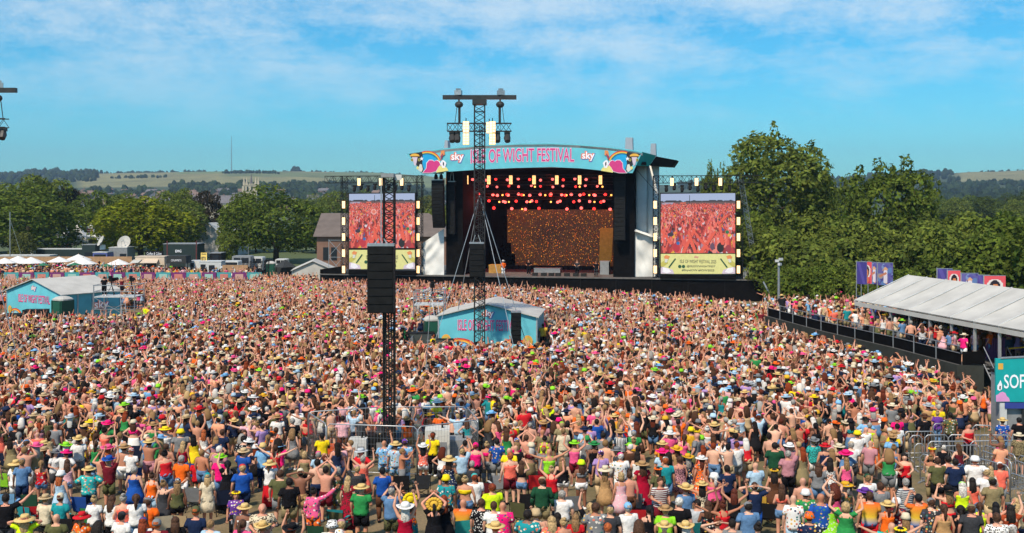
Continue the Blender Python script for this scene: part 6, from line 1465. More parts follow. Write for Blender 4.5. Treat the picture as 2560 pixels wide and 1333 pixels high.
def torso_rings(sex, z0, z1, inf, dz, dy, n=7, wob=0):
    zs = [t[0] for t in TORSO[sex]]; out = []
    for i in range(n):
        z = z0 + (z1 - z0) * i / (n - 1); rx = float(np.interp(z, zs, [t[1] for t in TORSO[sex]])); ry = float(np.interp(z, zs, [t[2] for t in TORSO[sex]]))
        out.append((0, dy, z + dz, rx + inf, ry + inf))
    return out
def garment(kind, pose, sex):
    key = (kind, pose, sex)
    if key in GM: return GM[key]
    J, dz, dy = joints(pose, sex); m = MB(); q = 1.0 if sex == 'm' else .9; sit = pose == 'S'
    def sleeve(f, r0, r1):
        for s in (-1, 1):
            a = J['s', s]; d = (J['e', s] - a); m.tube([a - Vector((s * .07, 0, .01)), a, a + d * f * .6, a + d * f], [r0, r0 * 1.02, (r0 + r1) / 2, r1], 9)
    if kind in ('tee', 'shirt', 'long'):
        h = .82 if kind == 'shirt' else .86
        m.loft(torso_rings(sex, h, 1.44, .026 if kind != 'shirt' else .036, dz, dy, 9), 16, pw=2.4); m.loft([(0, dy, 1.44 + dz, .12 * q, .085), (0, dy, 1.475 + dz, .075 * q, .066)], 12)
        sleeve({'tee': .62, 'shirt': .72, 'long': 1.0}[kind], .082 * q, .072 * q if kind != 'long' else .055)
        if kind == 'long':
            for s in (-1, 1): m.tube([J['e', s], J['e', s].lerp(J['w', s], .5), J['w', s]], [.058, .055, .045], 8)
    elif kind in ('tank', 'vest'):
        m.loft(torso_rings(sex, .88, 1.33, .020, dz, dy, 8), 16, pw=2.3)
        for s in (-1, 1):
            m.tube([(s * .085 * q, dy - .085, 1.32 + dz), (s * .085 * q, dy - .03, 1.455 + dz), (s * .085 * q, dy + .085, 1.33 + dz)], .032 if kind == 'vest' else .018, 5)
    elif kind in ('crop', 'band'):
        m.loft(torso_rings(sex, 1.17 if kind == 'crop' else 1.20, 1.33, .018, dz, dy, 4), 16)
    elif kind in ('dress', 'maxi'):
        m.loft(torso_rings(sex, 1.05, 1.33, .02, dz, dy, 5)[::1], 16, cap=False)
        hem = .50 if kind == 'dress' else .16; r = .30 if kind == 'dress' else .36
        if sit: m.loft([(0, dy, .40, .22, .2), (0, dy, 1.07 + dz, .155, .118)], 16)
        else: m.loft([(0, dy, hem, r, r * .85), (0, dy, hem + .25, r * .86, r * .72), (0, dy, .88, .215, .165), (0, dy, 1.0, .185, .135), (0, dy, 1.07, .158, .118)], 20)
        for s in (-1, 1): m.tube([(s * .085 * q, dy - .09, 1.32 + dz), (s * .085 * q, dy - .03, 1.455 + dz), (s * .085 * q, dy + .09, 1.33 + dz)], .022, 5)
        if kind == 'maxi': sleeve(.35, .080 * q, .078 * q)
    elif kind in ('shorts', 'trousers', 'hotpants'):
        if sit: m.loft(torso_rings(sex, .80, .98, .018, dz, dy, 3), 14)
        else: m.loft(torso_rings(sex, .80, .98, .018, dz, dy, 4), 14)
        f, e = {'shorts': (.92, .0), 'hotpants': (.42, 0), 'trousers': (1, .9)}[kind]
        for s in (-1, 1):
            h_, k_, a_ = J['h', s], J['k', s], J['a', s]; m.tube([h_ + Vector((0, 0, .02)), h_.lerp(k_, f * .5), h_.lerp(k_, f)], [.115, .110, .096 if kind != 'trousers' else .078], 10)
            if e: m.tube([k_, k_.lerp(a_, .5), k_.lerp(a_, e)], [.078, .074, .066], 10)
    elif kind == 'skirt':
        if sit: m.loft([(0, .1, .40, .22, .25), (0, 0, .52, .2, .16)], 14)
        else: m.loft([(0, 0, .50, .26, .23), (0, 0, .72, .235, .19), (0, 0, .92, .20, .145), (0, 0, 1.0, .178, .125)], 18)
    elif kind == 'longskirt':
        m.loft([(0, 0, .12, .28, .26), (0, 0, .5, .25, .22), (0, 0, .92, .20, .145), (0, 0, 1.0, .178, .125)], 18)
    elif kind == 'tutu':
        m.loft([(0, 0, .55, .34, .32), (0, 0, .62, .42, .40), (0, 0, .78, .34, .31), (0, 0, .95, .2, .15)], 22)
    elif kind == 'shoes':
        for s in (-1, 1): a = J['a', s]; m.tube([a + Vector((0, -.07, -.05)), a + Vector((0, .08, -.04)), a + Vector((s * .01, .19, -.06))], [.046, .05, .036], 8)
    rg = random.Random(hash(key) % 1000 if False else sum(map(ord, ''.join(key))))
    if kind not in ('shoes',):
        def fold(x, y, z):
            a = math.atan2(y, x); f = .010 * math.sin(a * 5 + z * 23 + rg.uniform(-.4, .4)) + .007 * math.sin(a * 3 - z * 41); r_ = math.hypot(x, y) + 1e-4
            return (x + x / r_ * f + rg.uniform(-.005, .005), y + y / r_ * f + rg.uniform(-.005, .005), z + rg.uniform(-.004, .004))
        m.v = [fold(*v) for v in m.v]
    GM[key] = m.mesh(kind, True); return GM[key]
def headwear(kind, sit):
    key = (kind, sit)
    if key in GM: return GM[key]
    dz = -.45 if sit else 0; dy = -.05 if sit else 0; m = MB(); c = 1.625 + dz
    def L_(r): m.loft([(0, dy + (x if len(q) == 0 else q[0]), c + z, a, b) for (x, z, a, b, *q) in r], 14)
    if kind == 'short': L_([(-.03, -.07, .055, .05), (-.02, -.03, .088, .088), (-.012, .05, .094, .106), (-.008, .10, .08, .094), (-.005, .142, .035, .04)])
    elif kind in ('long', 'tail', 'curly'):
        L_([(-.03, -.07, .06, .055), (-.02, -.03, .092, .09), (-.012, .05, .098, .108), (-.008, .10, .082, .096), (-.005, .146, .035, .04)])
        if kind == 'long': m.loft([(0, dy - .085, c - .42, .06, .03), (0, dy - .10, c - .30, .105, .045), (0, dy - .08, c - .12, .105, .06), (0, dy - .03, c + .02, .095, .085)], 12)
        if kind == 'curly': m.loft([(0, dy - .09, c - .36, .10, .05), (0, dy - .10, c - .24, .15, .075), (0, dy - .07, c - .08, .14, .10), (0, dy - .01, c + .08, .115, .115), (0, dy, c + .15, .06, .06)], 12)
        if kind == 'tail': m.tube([(0, dy - .10, c + .06), (0, dy - .15, c + .02), (0, dy - .14, c - .16), (0, dy - .12, c - .30)], [.03, .04, .04, .015], 7)
    elif kind == 'bun': L_([(-.03, -.06, .06, .055), (-.02, -.02, .09, .09), (-.012, .05, .096, .106), (-.005, .142, .035, .04)]); m.ball((0, dy - .07, c + .13), (.055, .055, .05), 8, 6)
    elif kind == 'bob': L_([(-.02, -.14, .085, .075), (-.02, -.06, .105, .10), (-.012, .04, .102, .110), (-.008, .10, .085, .098), (-.005, .146, .035, .04)])
    elif kind in ('straw', 'boater', 'cowboy', 'sunhat'):
        br, ch = {'straw': (.21, .10), 'boater': (.20, .09), 'cowboy': (.22, .13), 'sunhat': (.25, .11)}[kind]
        lift = .05 if kind == 'cowboy' else (-.035 if kind == 'sunhat' else 0.0)
        n = 20; z0 = c + .055; prof = [(.10, 0, 0), (br * .7, .0, lift * .2), (br, -.012, lift), (br, .004, lift), (br * .7, .016, lift * .2)]
        vs = []; fs = []
        for (r, z, l) in prof:
            for k in range(n): a = 2 * math.pi * k / n; vs.append((r * math.cos(a), dy + r * 1.08 * math.sin(a), z0 + z + (l * math.cos(a) ** 2 if kind == 'cowboy' else l)))
        for i in range(len(prof) - 1):
            for k in range(n): fs.append((i * n + k, i * n + (k + 1) % n, (i + 1) * n + (k + 1) % n, (i + 1) * n + k))
        m.add(vs, fs); m.loft([(0, dy, z0 - .01, .104, .114), (0, dy, z0 + ch * .75, .098, .106), (0, dy, z0 + ch, .085 if kind != 'cowboy' else .07, .09), (0, dy, z0 + ch + (.0 if kind != 'cowboy' else -.015), .04, .05)], n)
    elif kind == 'bucket': m.loft([(0, dy, c + .005, .15, .158), (0, dy, c + .07, .108, .118), (0, dy, c + .14, .094, .10), (0, dy, c + .155, .05, .055)], 16)
    elif kind == 'cap':
        L_([(0, .035, .099, .108), (0, .09, .09, .10), (0, .135, .055, .062), (0, .148, .02, .02)]); m.slab([(-.075, dy + .08, c + .045), (.075, dy + .08, c + .045), (.06, dy + .19, c + .025), (-.06, dy + .19, c + .025)], (0, 0, .012))
    elif kind == 'beanie': L_([(-.01, .015, .101, .112), (0, .07, .10, .11), (0, .13, .075, .085), (0, .16, .03, .03)])
    elif kind == 'flower':
        for k in range(11): a = 2 * math.pi * k / 11; m.ball((.105 * math.cos(a), dy + .115 * math.sin(a), c + .085), (.035, .035, .03), 6, 4)
    elif kind == 'sunflower':
        for k in range(14): a = 2 * math.pi * k / 14; m.ball((.15 * math.cos(a), dy - .10, c + .04 + .15 * math.sin(a)), (.055, .02, .055), 6, 4)
        m.ball((0, dy - .105, c + .04), (.10, .03, .10), 10, 6)
    GM[key] = m.mesh(kind, True); return GM[key]
CL = {k: hexc(v) for k, v in dict(white='E6E4E0', cream='D8C9AC', beige='BFA57F', tan='B08A5E', black='17161A', charcoal='3A3B3F', grey='7E8082', navy='1D2A48', blue='1E4FA0', skyblue='7DB2DC', paleblue='A9C6DA', denim='5C7FA6',
    teal='1F8C92', turquoise='35B5B0', green='2F8A4A', darkgreen='1F4A33', olive='5A5B3A', lime='8FD62E', neon='D2F020', yellow='F2D21E', mustard='D8A52A', gold='E0B040', orange='F26A1E', coral='F0705C', peach='E8A07C', red='C81E28', maroon='6A1A26',
    crimson='A0102E', pink='E85A8C', hotpink='F01E78', palepink='E6B0B8', dustypink='B88088', purple='6A3C96', lilac='A88AC0', brown='5A3A28', khaki='8A7C5A', straw='D9B878', silver='B4B8BC', rust='A8482A').items()}
HAIRC = {k: hexc(v) for k, v in dict(brown='4A3020', dark='1E1612', black='121013', blond='B29468', sandy='8A6A46', grey='9A958E', white='CFC9C0', red='7E3416', ginger='A65428', auburn='5A2616').items()}
SKINS = [hexc(x) for x in ('D6A083', 'CC9174', 'DFAC90', 'C6896A', 'D5947A', 'B87A5C', 'DCA68B', 'C68A6E', '8A5A44', 'D2997F')]
SPLIT = ('floral', 'spots', 'leopard', 'stripe', 'hoop', 'tiedye')
def put(me, m, t, col, nm):
    o = bpy.data.objects.new(nm, me); COL.objects.link(o); o.parent = t; o.color = (*col, 1)
    if not me.materials: me.materials.append(m)
    elif me.materials[0] is not m: o.material_slots[0].link = 'OBJECT'; o.material_slots[0].material = m
    return o
def clean(c): return c.split('~')[0], (c.split('~')[1] if '~' in c else None)
CW = dict(paleblue='pale blue', skyblue='sky blue', darkgreen='dark green', hotpink='hot pink', palepink='pale pink', dustypink='dusty pink', neon='neon yellow')
TW = dict(tee='tee', shirt='shirt', long='long-sleeved top', tank='strappy top', vest='vest', crop='crop top', band='bandeau top', dress='dress', maxi='long dress', bare='')
BW = dict(shorts='shorts', hotpants='shorts', trousers='trousers', skirt='skirt', longskirt='long skirt', tutu='tutu skirt')
HW = dict(straw='straw hat', boater='boater hat', cowboy='cowboy hat', sunhat='sun hat', bucket='bucket hat', cap='cap', beanie='beanie', flower='flower crown', sunflower='sunflower hat', short='hair', long='long hair', tail='ponytail', curly='curly hair', bun='hair bun', bob='bobbed hair', bald='')
USED = {}
def wordc(c):
    b, p = clean(c); return CW.get(b, b) + ((' ' + dict(floral='floral', spots='spotted', leopard='leopard print', stripe='striped', hoop='hooped', tiedye='tie-dye')[p]) if p else '')
def describe(head, top, bot, pose):
    h, hc = head.split(':') if ':' in head else (head, ''); k, kc = top.split(':') if ':' in top else (top, '')
    s = 'shirtless person' if k == 'bare' else f'person in {wordc(kc)} {TW[k]}'
    if bot != '-': b, bc = bot.split(':'); s += f' {"in" if k == "bare" else "and"} {wordc(bc)} {BW[b]}'
    if h == 'bald': s += ', bald head'
    else: s += f', {wordc(hc)} {HW[h]}'
    if POSEWORD[pose]: s += ', ' + POSEWORD[pose]
    return s
def near_scale(Y): return 1 + .11 * min(1, max(0, (44 - Y) / 9))
def person(loc, head, top, bot, pose, yaw=0.0, sc=1.0, sex=None, skin=None, label=None, cat='person', group=None, face=False):
    h, hc = head.split(':') if ':' in head else (head, 'brown'); k, kc = top.split(':') if ':' in top else (top, 'white'); rg = random
    if sex is None: sex = 'f' if (k in ('tank', 'crop', 'band', 'dress', 'maxi') or h in ('long', 'tail', 'curly', 'bun', 'bob', 'flower', 'sunflower', 'sunhat') or bot.startswith(('skirt', 'hotpants', 'longskirt', 'tutu'))) else 'm'
    t = thing('person', label, cat, loc, yaw + (math.pi if face else 0), group); s = sc * (1.0 if sex == 'm' else .945); s *= near_scale(loc[1]); wd_ = rg.uniform(1.02, 1.16) if rg.random() < .7 else rg.uniform(1.16, 1.28); t.scale = (s * wd_, s * wd_ * rg.uniform(.97, 1.05), s)
    sk = skin or tuple(c * f for c, f in zip(rg.choice(SKINS), (rg.uniform(.9, 1.05),) * 3)); b = bpy.data.objects.new('body', EVAL['body', pose, sex]); COL.objects.link(b); b.parent = t; b.color = (*sk, 1)
    sit = pose == 'S'
    if k != 'bare':
        c, p = clean(kc); put(garment(k, pose, sex), M_PAT[p] if p else M_CLOTH, t, CL[c], 'top' if k not in ('dress', 'maxi') else 'dress')
    if bot != '-':
        bk, bc = bot.split(':'); c, p = clean(bc); put(garment(bk, pose, sex), M_PAT[p] if p else M_CLOTH, t, CL[c], BW[bk].replace(' ', '_'))
    hats = ('straw', 'boater', 'cowboy', 'sunhat', 'bucket', 'cap', 'beanie', 'flower', 'sunflower')
    if h in hats:
        c, p = clean(hc); put(headwear(h, sit), M_PAT[p] if p else M_HAT, t, CL.get(c, CL['straw']), 'hat')
        put(headwear(rg.choice(['long', 'tail', 'long']) if sex == 'f' else 'short', sit), M_HAIR, t, rg.choice(list(HAIRC.values())), 'hair')
    elif h != 'bald': put(headwear(h, sit), M_HAIR, t, HAIRC.get(hc, HAIRC['brown']), 'hair')
    put(garment('shoes', pose, sex), M_CLOTH, t, rg.choice([CL['white'], CL['black'], CL['brown'], CL['grey']]), 'shoes')
    return t

# nearest people, read off the photograph: tile column, x, y of the head top (3.777 px per photo pixel), head, top, lower half, pose
TABLE = """
0 85 10 cap:grey tee:cream trousers:khaki n
0 165 60 short:dark tee:navy shorts:black n
0 250 20 long:brown tank:coral~floral shorts:black R
0 395 0 short:dark shirt:blue~floral shorts:denim n
0 525 60 cap:red tee:black shorts:charcoal f
0 600 -25 tail:dark crop:black hotpants:paleblue U
0 715 15 bob:blond tank:tan trousers:beige n
0 695 125 bald bare trousers:denim K
0 895 -30 short:dark tee:black shorts:black n
0 1010 60 bob:blond tank:green trousers:teal n
0 1105 40 short:grey tee:paleblue trousers:beige n
0 1205 70 straw:white tee:black trousers:black f
0 1345 60 bob:brown tank:skyblue skirt:beige n
0 1500 20 cap:orange tee:white~hoop shorts:olive n
0 125 160 cap:olive tee:blue shorts:beige d
0 325 190 straw:beige vest:black hotpants:white n
0 555 170 tail:brown band:white longskirt:brown~leopard U
0 860 260 boater:yellow shirt:mustard~floral shorts:orange f
0 1345 150 bun:dark maxi:yellow~floral - n
0 1155 160 cowboy:straw tee:charcoal trousers:black d
0 1445 280 straw:tan vest:green shorts:white H
0 1560 340 boater:yellow vest:white shorts:khaki f
0 1705 360 bucket:yellow tee:grey trousers:charcoal n
0 1925 340 long:ginger dress:white - f
0 2100 360 short:brown tee:navy trousers:black n
0 2310 330 long:brown shirt:white~stripe shorts:denim f
0 2060 105 bob:sandy tee:white hotpants:denim R
0 2195 115 short:dark shirt:red~floral shorts:beige n
0 2370 80 short:dark tee:olive shorts:grey n
0 250 450 cap:denim tee:maroon~floral shorts:denim P
0 415 450 boater:straw vest:white shorts:white n
0 745 435 cowboy:straw tee:white shorts:grey n
0 905 440 tail:brown vest:green trousers:denim f
0 1020 490 cowboy:pink tank:pink~floral shorts:denim R
0 1030 620 cowboy:blue tee:maroon shorts:olive U
0 1170 500 straw:tan bare shorts:white f
0 1240 520 beanie:red~hoop tee:white shorts:navy f
0 1410 460 boater:straw bare shorts:dustypink P
0 1570 500 short:brown bare trousers:tan f
0 1730 430 long:blond tank:crimson trousers:denim n
0 1715 620 short:grey tee:orange shorts:white n
0 1870 610 cap:charcoal tee:red shorts:black S
0 2085 595 straw:lime tee:hotpink shorts:denim n
0 2150 640 tail:black maxi:black - L
0 2300 430 cap:black shirt:black~spots shorts:black d
0 2290 690 cap:red tee:blue shorts:navy n
0 210 630 cap:grey tee:denim trousers:navy d
0 150 615 sunhat:straw shirt:white shorts:white n
0 390 610 tail:sandy tank:red~floral hotpants:denim n
0 575 730 bucket:white dress:paleblue - n
0 635 610 long:brown tank:palepink hotpants:denim n
0 840 690 boater:straw shirt:turquoise~floral shorts:navy H
0 1270 680 short:grey dress:blue - n
0 1435 720 bun:brown vest:orange trousers:paleblue d
0 1545 800 bun:sandy dress:charcoal - T
0 1675 810 beanie:navy~spots vest:olive hotpants:black n
0 1960 740 beanie:teal shirt:cream skirt:cream n
0 580 970 beanie:cream tee:teal shorts:black S
0 895 960 bun:blond tee:white shorts:grey S
0 1060 940 long:brown tee:white shorts:black n
0 1165 945 bun:grey tank:coral shorts:denim n
0 1285 940 tail:brown tee:white shorts:denim n
0 1400 1000 cap:grey tee:orange shorts:grey S
0 2230 915 flower:yellow shirt:purple~floral trousers:black S
0 2310 1050 straw:straw vest:white shorts:white n
0 235 1110 sunhat:straw tee:neon shorts:teal K
0 55 990 short:dark tee:black shorts:charcoal T
0 1150 1135 cap:charcoal tee:white shorts:black n
0 1350 1165 cap:blue tee:white hotpants:denim n
0 1480 1195 beanie:grey tee:maroon shorts:black n
0 1850 1105 beanie:olive tee:navy shorts:beige n
0 1655 1130 long:brown tee:black trousers:black n
0 1990 1200 short:sandy shirt:paleblue shorts:navy f
0 2290 1170 tail:brown tee:pink shorts:white n
0 930 1200 curly:dark tank:dustypink shorts:black n
0 690 1270 bob:blond tank:black shorts:denim n
0 540 1150 bald tee:olive shorts:khaki S
0 775 1095 sunhat:red shirt:orange~floral shorts:denim f
0 440 960 straw:beige tee:cream shorts:black S
1 105 140 cap:charcoal tee:black shorts:black n
1 205 205 cowboy:tan tee:white shorts:beige n
1 345 265 short:grey tee:black trousers:charcoal f
1 390 175 bald tee:white shorts:khaki n
1 150 370 cap:orange tee:orange shorts:grey n
1 190 320 tail:brown vest:coral trousers:white n
1 345 330 curly:sandy dress:grey - n
1 65 490 bucket:straw tee:skyblue trousers:navy d
1 130 610 sunhat:straw tee:white longskirt:red P
1 460 530 bob:blond tank:khaki trousers:black n
1 625 390 short:black tee:yellow trousers:black d
1 230 750 short:brown tee:olive shorts:grey n
1 315 810 short:dark tee:black shorts:khaki n
1 420 730 beanie:cream bare shorts:tan K
1 580 660 short:dark bare shorts:navy d
1 660 720 short:dark bare shorts:maroon C
1 775 685 bob:grey dress:olive~floral - R
1 870 780 long:blond maxi:crimson~leopard - n
1 955 690 cap:dustypink shirt:charcoal~leopard shorts:black L
1 1010 600 short:grey dress:coral - V
1 995 860 boater:straw tee:green shorts:black d
1 545 885 bun:dark long:pink~floral trousers:orange~floral T
1 1195 720 short:black tee:blue trousers:brown n
1 1210 450 bald shirt:skyblue~floral shorts:skyblue~floral R
1 1320 470 straw:straw shirt:paleblue~floral shorts:skyblue~floral n
1 1405 445 beanie:purple~floral shirt:skyblue~floral trousers:paleblue~floral n
1 1580 460 cowboy:white vest:coral~spots hotpants:white U
1 1670 380 cap:black tee:yellow trousers:black n
1 1825 590 sunhat:straw dress:navy~spots - f
1 1945 535 cap:charcoal~floral tee:paleblue shorts:khaki R
1 2075 475 beanie:hotpink vest:hotpink trousers:black n
1 2180 445 bun:blond band:hotpink trousers:grey n
1 2275 460 short:dark tee:blue~floral trousers:grey n
1 1975 440 short:dark tank:black shorts:black P
1 1280 905 cap:navy tee:denim shorts:olive~leopard P
1 1450 955 sunflower:yellow tank:orange~floral longskirt:teal~floral U
1 1680 995 sunflower:gold maxi:black - C
1 1775 960 long:red maxi:black - n
1 1410 1030 cowboy:white tank:crimson tutu:green U
1 1795 805 bucket:yellow shirt:teal~floral shorts:paleblue n
1 1975 770 bun:blond band:yellow hotpants:denim n
1 2060 780 cap:turquoise shirt:white trousers:black S
1 2230 860 short:red tee:neon shorts:charcoal n
1 2130 1010 short:brown shirt:black~spots shorts:black n
1 2245 1030 short:brown tee:white shorts:grey n
1 2330 1030 bald shirt:hotpink~floral shorts:beige n
1 1960 1030 bald tee:blue~tiedye shorts:denim S
1 60 1060 bald shirt:cream~leopard shorts:white f
1 340 1240 cowboy:black tank:pink shorts:black U
1 720 1205 bucket:white~leopard tee:white shorts:black n
1 785 1275 bucket:white~floral tank:white shorts:denim n
1 805 1195 cap:dustypink tee:tan shorts:brown n
1 2260 1225 straw:straw vest:white shorts:denim n
1 70 1240 cowboy:straw tee:tan shorts:navy S
1 2045 660 short:grey tee:charcoal shorts:black S
1 1620 130 straw:white tee:blue trousers:navy n
1 1740 190 short:dark tee:orange shorts:navy f
1 1530 190 bun:blond band:cream trousers:cream U
1 820 235 short:dark tee:palepink trousers:brown f
1 1860 110 tail:grey vest:white shorts:denim n
1 1950 10 straw:straw tee:cream trousers:beige n
1 2310 120 flower:olive crop:yellow skirt:beige n
1 220 110 boater:straw tank:red~floral shorts:black n
1 2400 590 short:ginger vest:coral shorts:maroon n
2 70 120 tail:dark vest:coral trousers:black R
2 60 0 cap:black vest:black shorts:grey n
2 175 145 bucket:white shirt:white~floral shorts:denim n
2 340 130 straw:mustard tee:neon trousers:black U
2 440 240 bucket:hotpink bare shorts:lime n
2 420 160 short:grey tee:black shorts:black n
2 525 240 bob:dark vest:black trousers:black n
2 625 200 long:blond tank:peach shorts:denim f
2 800 250 short:dark tee:blue trousers:teal n
2 965 205 straw:straw tee:white~tiedye shorts:white L
2 1100 180 bucket:orange tank:orange~floral shorts:red f
2 990 180 bucket:orange tank:coral shorts:denim n
2 1450 110 bucket:orange maxi:red~floral - n
2 1570 265 short:dark tee:orange shorts:grey R
2 690 340 boater:navy tee:paleblue shorts:white n
2 170 290 cap:navy bare trousers:tan n
2 1150 350 cap:denim tee:green shorts:black d
2 1020 360 straw:tan shirt:white~stripe shorts:charcoal n
2 1150 410 bun:sandy dress:mustard - n
2 1420 460 straw:straw tee:red~tiedye shorts:orange f
2 590 455 straw:lime vest:pink shorts:maroon V
2 705 420 bucket:green tee:grey shorts:black P
2 775 455 straw:green vest:black shorts:navy n
2 860 390 short:dark tee:grey trousers:beige R
2 485 340 short:sandy shirt:cream shorts:cream d
2 135 400 short:brown bare shorts:orange C
2 310 390 bun:dark vest:neon shorts:lime n
2 45 420 beanie:blue~spots crop:hotpink skirt:white~leopard n
2 300 500 cap:red tee:grey shorts:maroon f
2 350 545 bald vest:lime trousers:olive W
2 475 600 long:sandy vest:black hotpants:white n
2 655 620 bucket:neon crop:grey hotpants:white R
2 375 685 bun:blond vest:red shorts:darkgreen V
2 90 610 long:brown crop:black hotpants:denim P
2 285 810 cap:beige long:darkgreen shorts:khaki n
2 840 545 beanie:purple~floral tee:lilac trousers:beige n
2 1025 575 cap:hotpink shirt:white~floral shorts:white f
2 880 690 sunhat:cream dress:tan - L
2 1030 745 bob:blond dress:palepink~spots - n
2 1110 750 short:brown bare shorts:brown n
2 1230 645 straw:tan maxi:crimson - f
2 1450 630 cap:grey~floral tee:teal shorts:denim n
2 1580 590 short:brown dress:dustypink~leopard - n
2 1380 700 flower:orange tee:olive shorts:denim n
2 1640 860 cowboy:straw tee:denim shorts:grey~floral n
2 1795 820 boater:straw dress:cream~leopard - W
2 1910 750 bucket:white tank:pink shorts:brown L
2 2030 690 short:dark tee:navy trousers:black n
2 1790 580 boater:white maxi:orange~floral - n
2 1660 560 cowboy:mustard maxi:navy~floral - n
2 2120 470 cap:navy tee:white shorts:grey n
2 1690 340 bucket:yellow tee:mustard shorts:green n
2 1490 365 straw:white tee:pink shorts:white d
2 1910 290 cowboy:straw vest:black shorts:mustard W
2 1990 420 tail:brown shirt:white~floral trousers:navy d
2 2300 670 bald tee:paleblue shorts:olive f
2 2100 870 long:auburn vest:black trousers:black V
2 2290 870 short:brown tee:navy shorts:blue K
2 1580 1015 short:white tee:black shorts:black n
2 1450 1055 boater:tan tee:lime shorts:navy n
2 1300 1040 tail:black vest:black shorts:denim n
2 1095 1050 beanie:skyblue tee:white shorts:grey n
2 930 1060 cap:navy tee:charcoal trousers:navy n
2 790 1065 short:brown shirt:grey~floral shorts:beige n
2 1990 1005 bun:auburn vest:red skirt:red W
2 2230 1030 cap:grey tee:denim shorts:beige n
2 1440 1220 straw:straw tee:khaki shorts:black n
2 1640 1190 cowboy:straw tank:beige shorts:denim n
2 470 935 short:grey tee:white shorts:charcoal S
2 150 1140 short:dark shirt:teal~floral shorts:white n
2 225 1120 bucket:beige vest:cream shorts:denim n
2 375 1150 long:blond shirt:coral~floral shorts:white n
2 485 1150 bun:blond band:coral shorts:coral n
2 600 1100 long:sandy tee:red shorts:black n
2 430 1110 long:dark tank:brown shorts:black n
2 740 1035 tail:blond tee:black trousers:grey L
2 2080 1200 short:dark tee:grey shorts:navy n
2 1940 1170 bun:red tank:maroon shorts:denim K
2 905 1230 short:ginger shirt:paleblue~spots shorts:beige n
2 1200 1190 curly:brown tank:black shorts:denim n
2 1750 1020 short:dark tee:silver shorts:olive S
2 1850 1000 long:brown tank:black~floral trousers:black R
2 2320 1210 bun:dark band:peach shorts:black n
2 1400 830 short:brown tee:maroon~hoop shorts:maroon f
3 540 480 straw:red vest:navy shorts:black n
3 435 35 straw:yellow vest:yellow~floral shorts:white n
3 770 20 short:brown tee:hotpink trousers:black f
3 630 20 cap:orange tee:white trousers:denim n
3 960 290 short:grey vest:neon trousers:navy n
3 1220 220 short:grey tee:hotpink shorts:grey d
3 1220 300 short:black tee:white shorts:black n
3 1480 205 straw:brown tee:black shorts:brown n
3 1600 150 bun:blond tee:purple trousers:denim n
3 1720 205 short:dark shirt:olive~floral trousers:black n
3 1840 40 cowboy:white tee:peach shorts:navy H
3 2215 250 straw:straw shirt:blue~floral shorts:denim n
3 2370 240 short:black tee:black trousers:black n
3 2370 375 straw:cream shirt:khaki~leopard shorts:khaki n
3 1650 490 cap:charcoal tee:black shorts:black S
3 1550 510 flower:yellow tank:black shorts:denim n
3 1165 390 cowboy:tan tee:skyblue shorts:denim n
3 845 370 bucket:yellow tee:white shorts:beige n
3 785 470 cap:beige tee:white trousers:charcoal n
3 670 465 straw:cream tank:black trousers:black n
3 430 440 cowboy:grey shirt:turquoise~leopard shorts:white n
3 205 480 straw:white tee:dustypink trousers:navy L
3 125 460 bucket:denim vest:green shorts:denim n
3 190 565 short:grey tee:dustypink trousers:black R
3 65 495 short:dark shirt:darkgreen shorts:khaki n
3 1290 560 long:dark tank:red shorts:black f
3 1600 620 short:brown tee:olive shorts:black n
3 1700 615 short:dark vest:white shorts:navy n
3 1770 640 short:dark tee:navy shorts:black n
3 1955 620 bucket:white long:white trousers:white n
3 2100 670 long:blond tank:orange shorts:white n
3 2190 650 cap:white tee:coral shorts:grey n
3 1835 810 cap:lime tank:neon shorts:charcoal n
3 2060 735 cap:white tee:white trousers:grey n
3 1930 770 long:dark tank:coral shorts:denim n
3 2120 800 cap:olive tee:khaki shorts:beige n
3 330 830 bald bare shorts:denim n
3 130 850 long:brown band:coral hotpants:denim f
3 355 910 bucket:white shirt:green~floral shorts:navy n
3 240 985 bald shirt:white~floral shorts:paleblue n
3 390 1125 bucket:orange~floral shirt:navy~floral shorts:black n
3 500 980 bald shirt:blue~floral shorts:grey n
3 590 970 bun:brown maxi:lime~spots - n
3 735 1000 bob:blond maxi:green - V
3 960 970 short:brown tee:orange~tiedye shorts:red n
3 1130 1010 straw:straw vest:orange skirt:green R
3 1215 970 bucket:white maxi:maroon~floral - n
3 1300 840 short:grey shirt:navy~hoop shorts:black n
3 915 870 straw:purple tank:black trousers:black n
3 730 810 straw:mustard tank:olive~floral shorts:denim n
3 625 850 curly:auburn dress:pink - C
3 940 780 cap:darkgreen tee:white shorts:navy d
3 1300 1105 bucket:cream vest:palepink hotpants:denim n
3 1540 1010 cap:grey shirt:charcoal~floral shorts:charcoal n
3 1660 1040 tail:brown vest:tan hotpants:paleblue n
3 1820 1030 tail:dark maxi:black - d
3 1920 1055 cap:khaki tee:charcoal shorts:olive n
3 1700 880 cowboy:black crop:red skirt:red P
3 2150 1000 long:black tank:black skirt:purple T
3 2290 1040 long:dark maxi:rust - R
3 2340 960 long:blond vest:beige hotpants:navy n
3 2160 1170 short:brown shirt:white~leopard shorts:black n
3 2310 1230 cap:white tank:peach shorts:white n
3 1250 1240 flower:yellow tank:mustard shorts:denim n
3 1170 1235 bald tee:turquoise shorts:grey W
3 60 700 flower:mustard dress:brown - n
3 475 640 long:brown tee:grey shorts:denim n
3 585 610 long:dark dress:white~leopard - n
3 740 585 long:sandy tank:pink shorts:black n
3 2000 1000 tail:brown vest:neon shorts:black n
3 1060 860 short:brown tee:grey shorts:black n
3 1420 965 short:black tee:skyblue~tiedye shorts:denim P
"""
rr = random.Random(21)
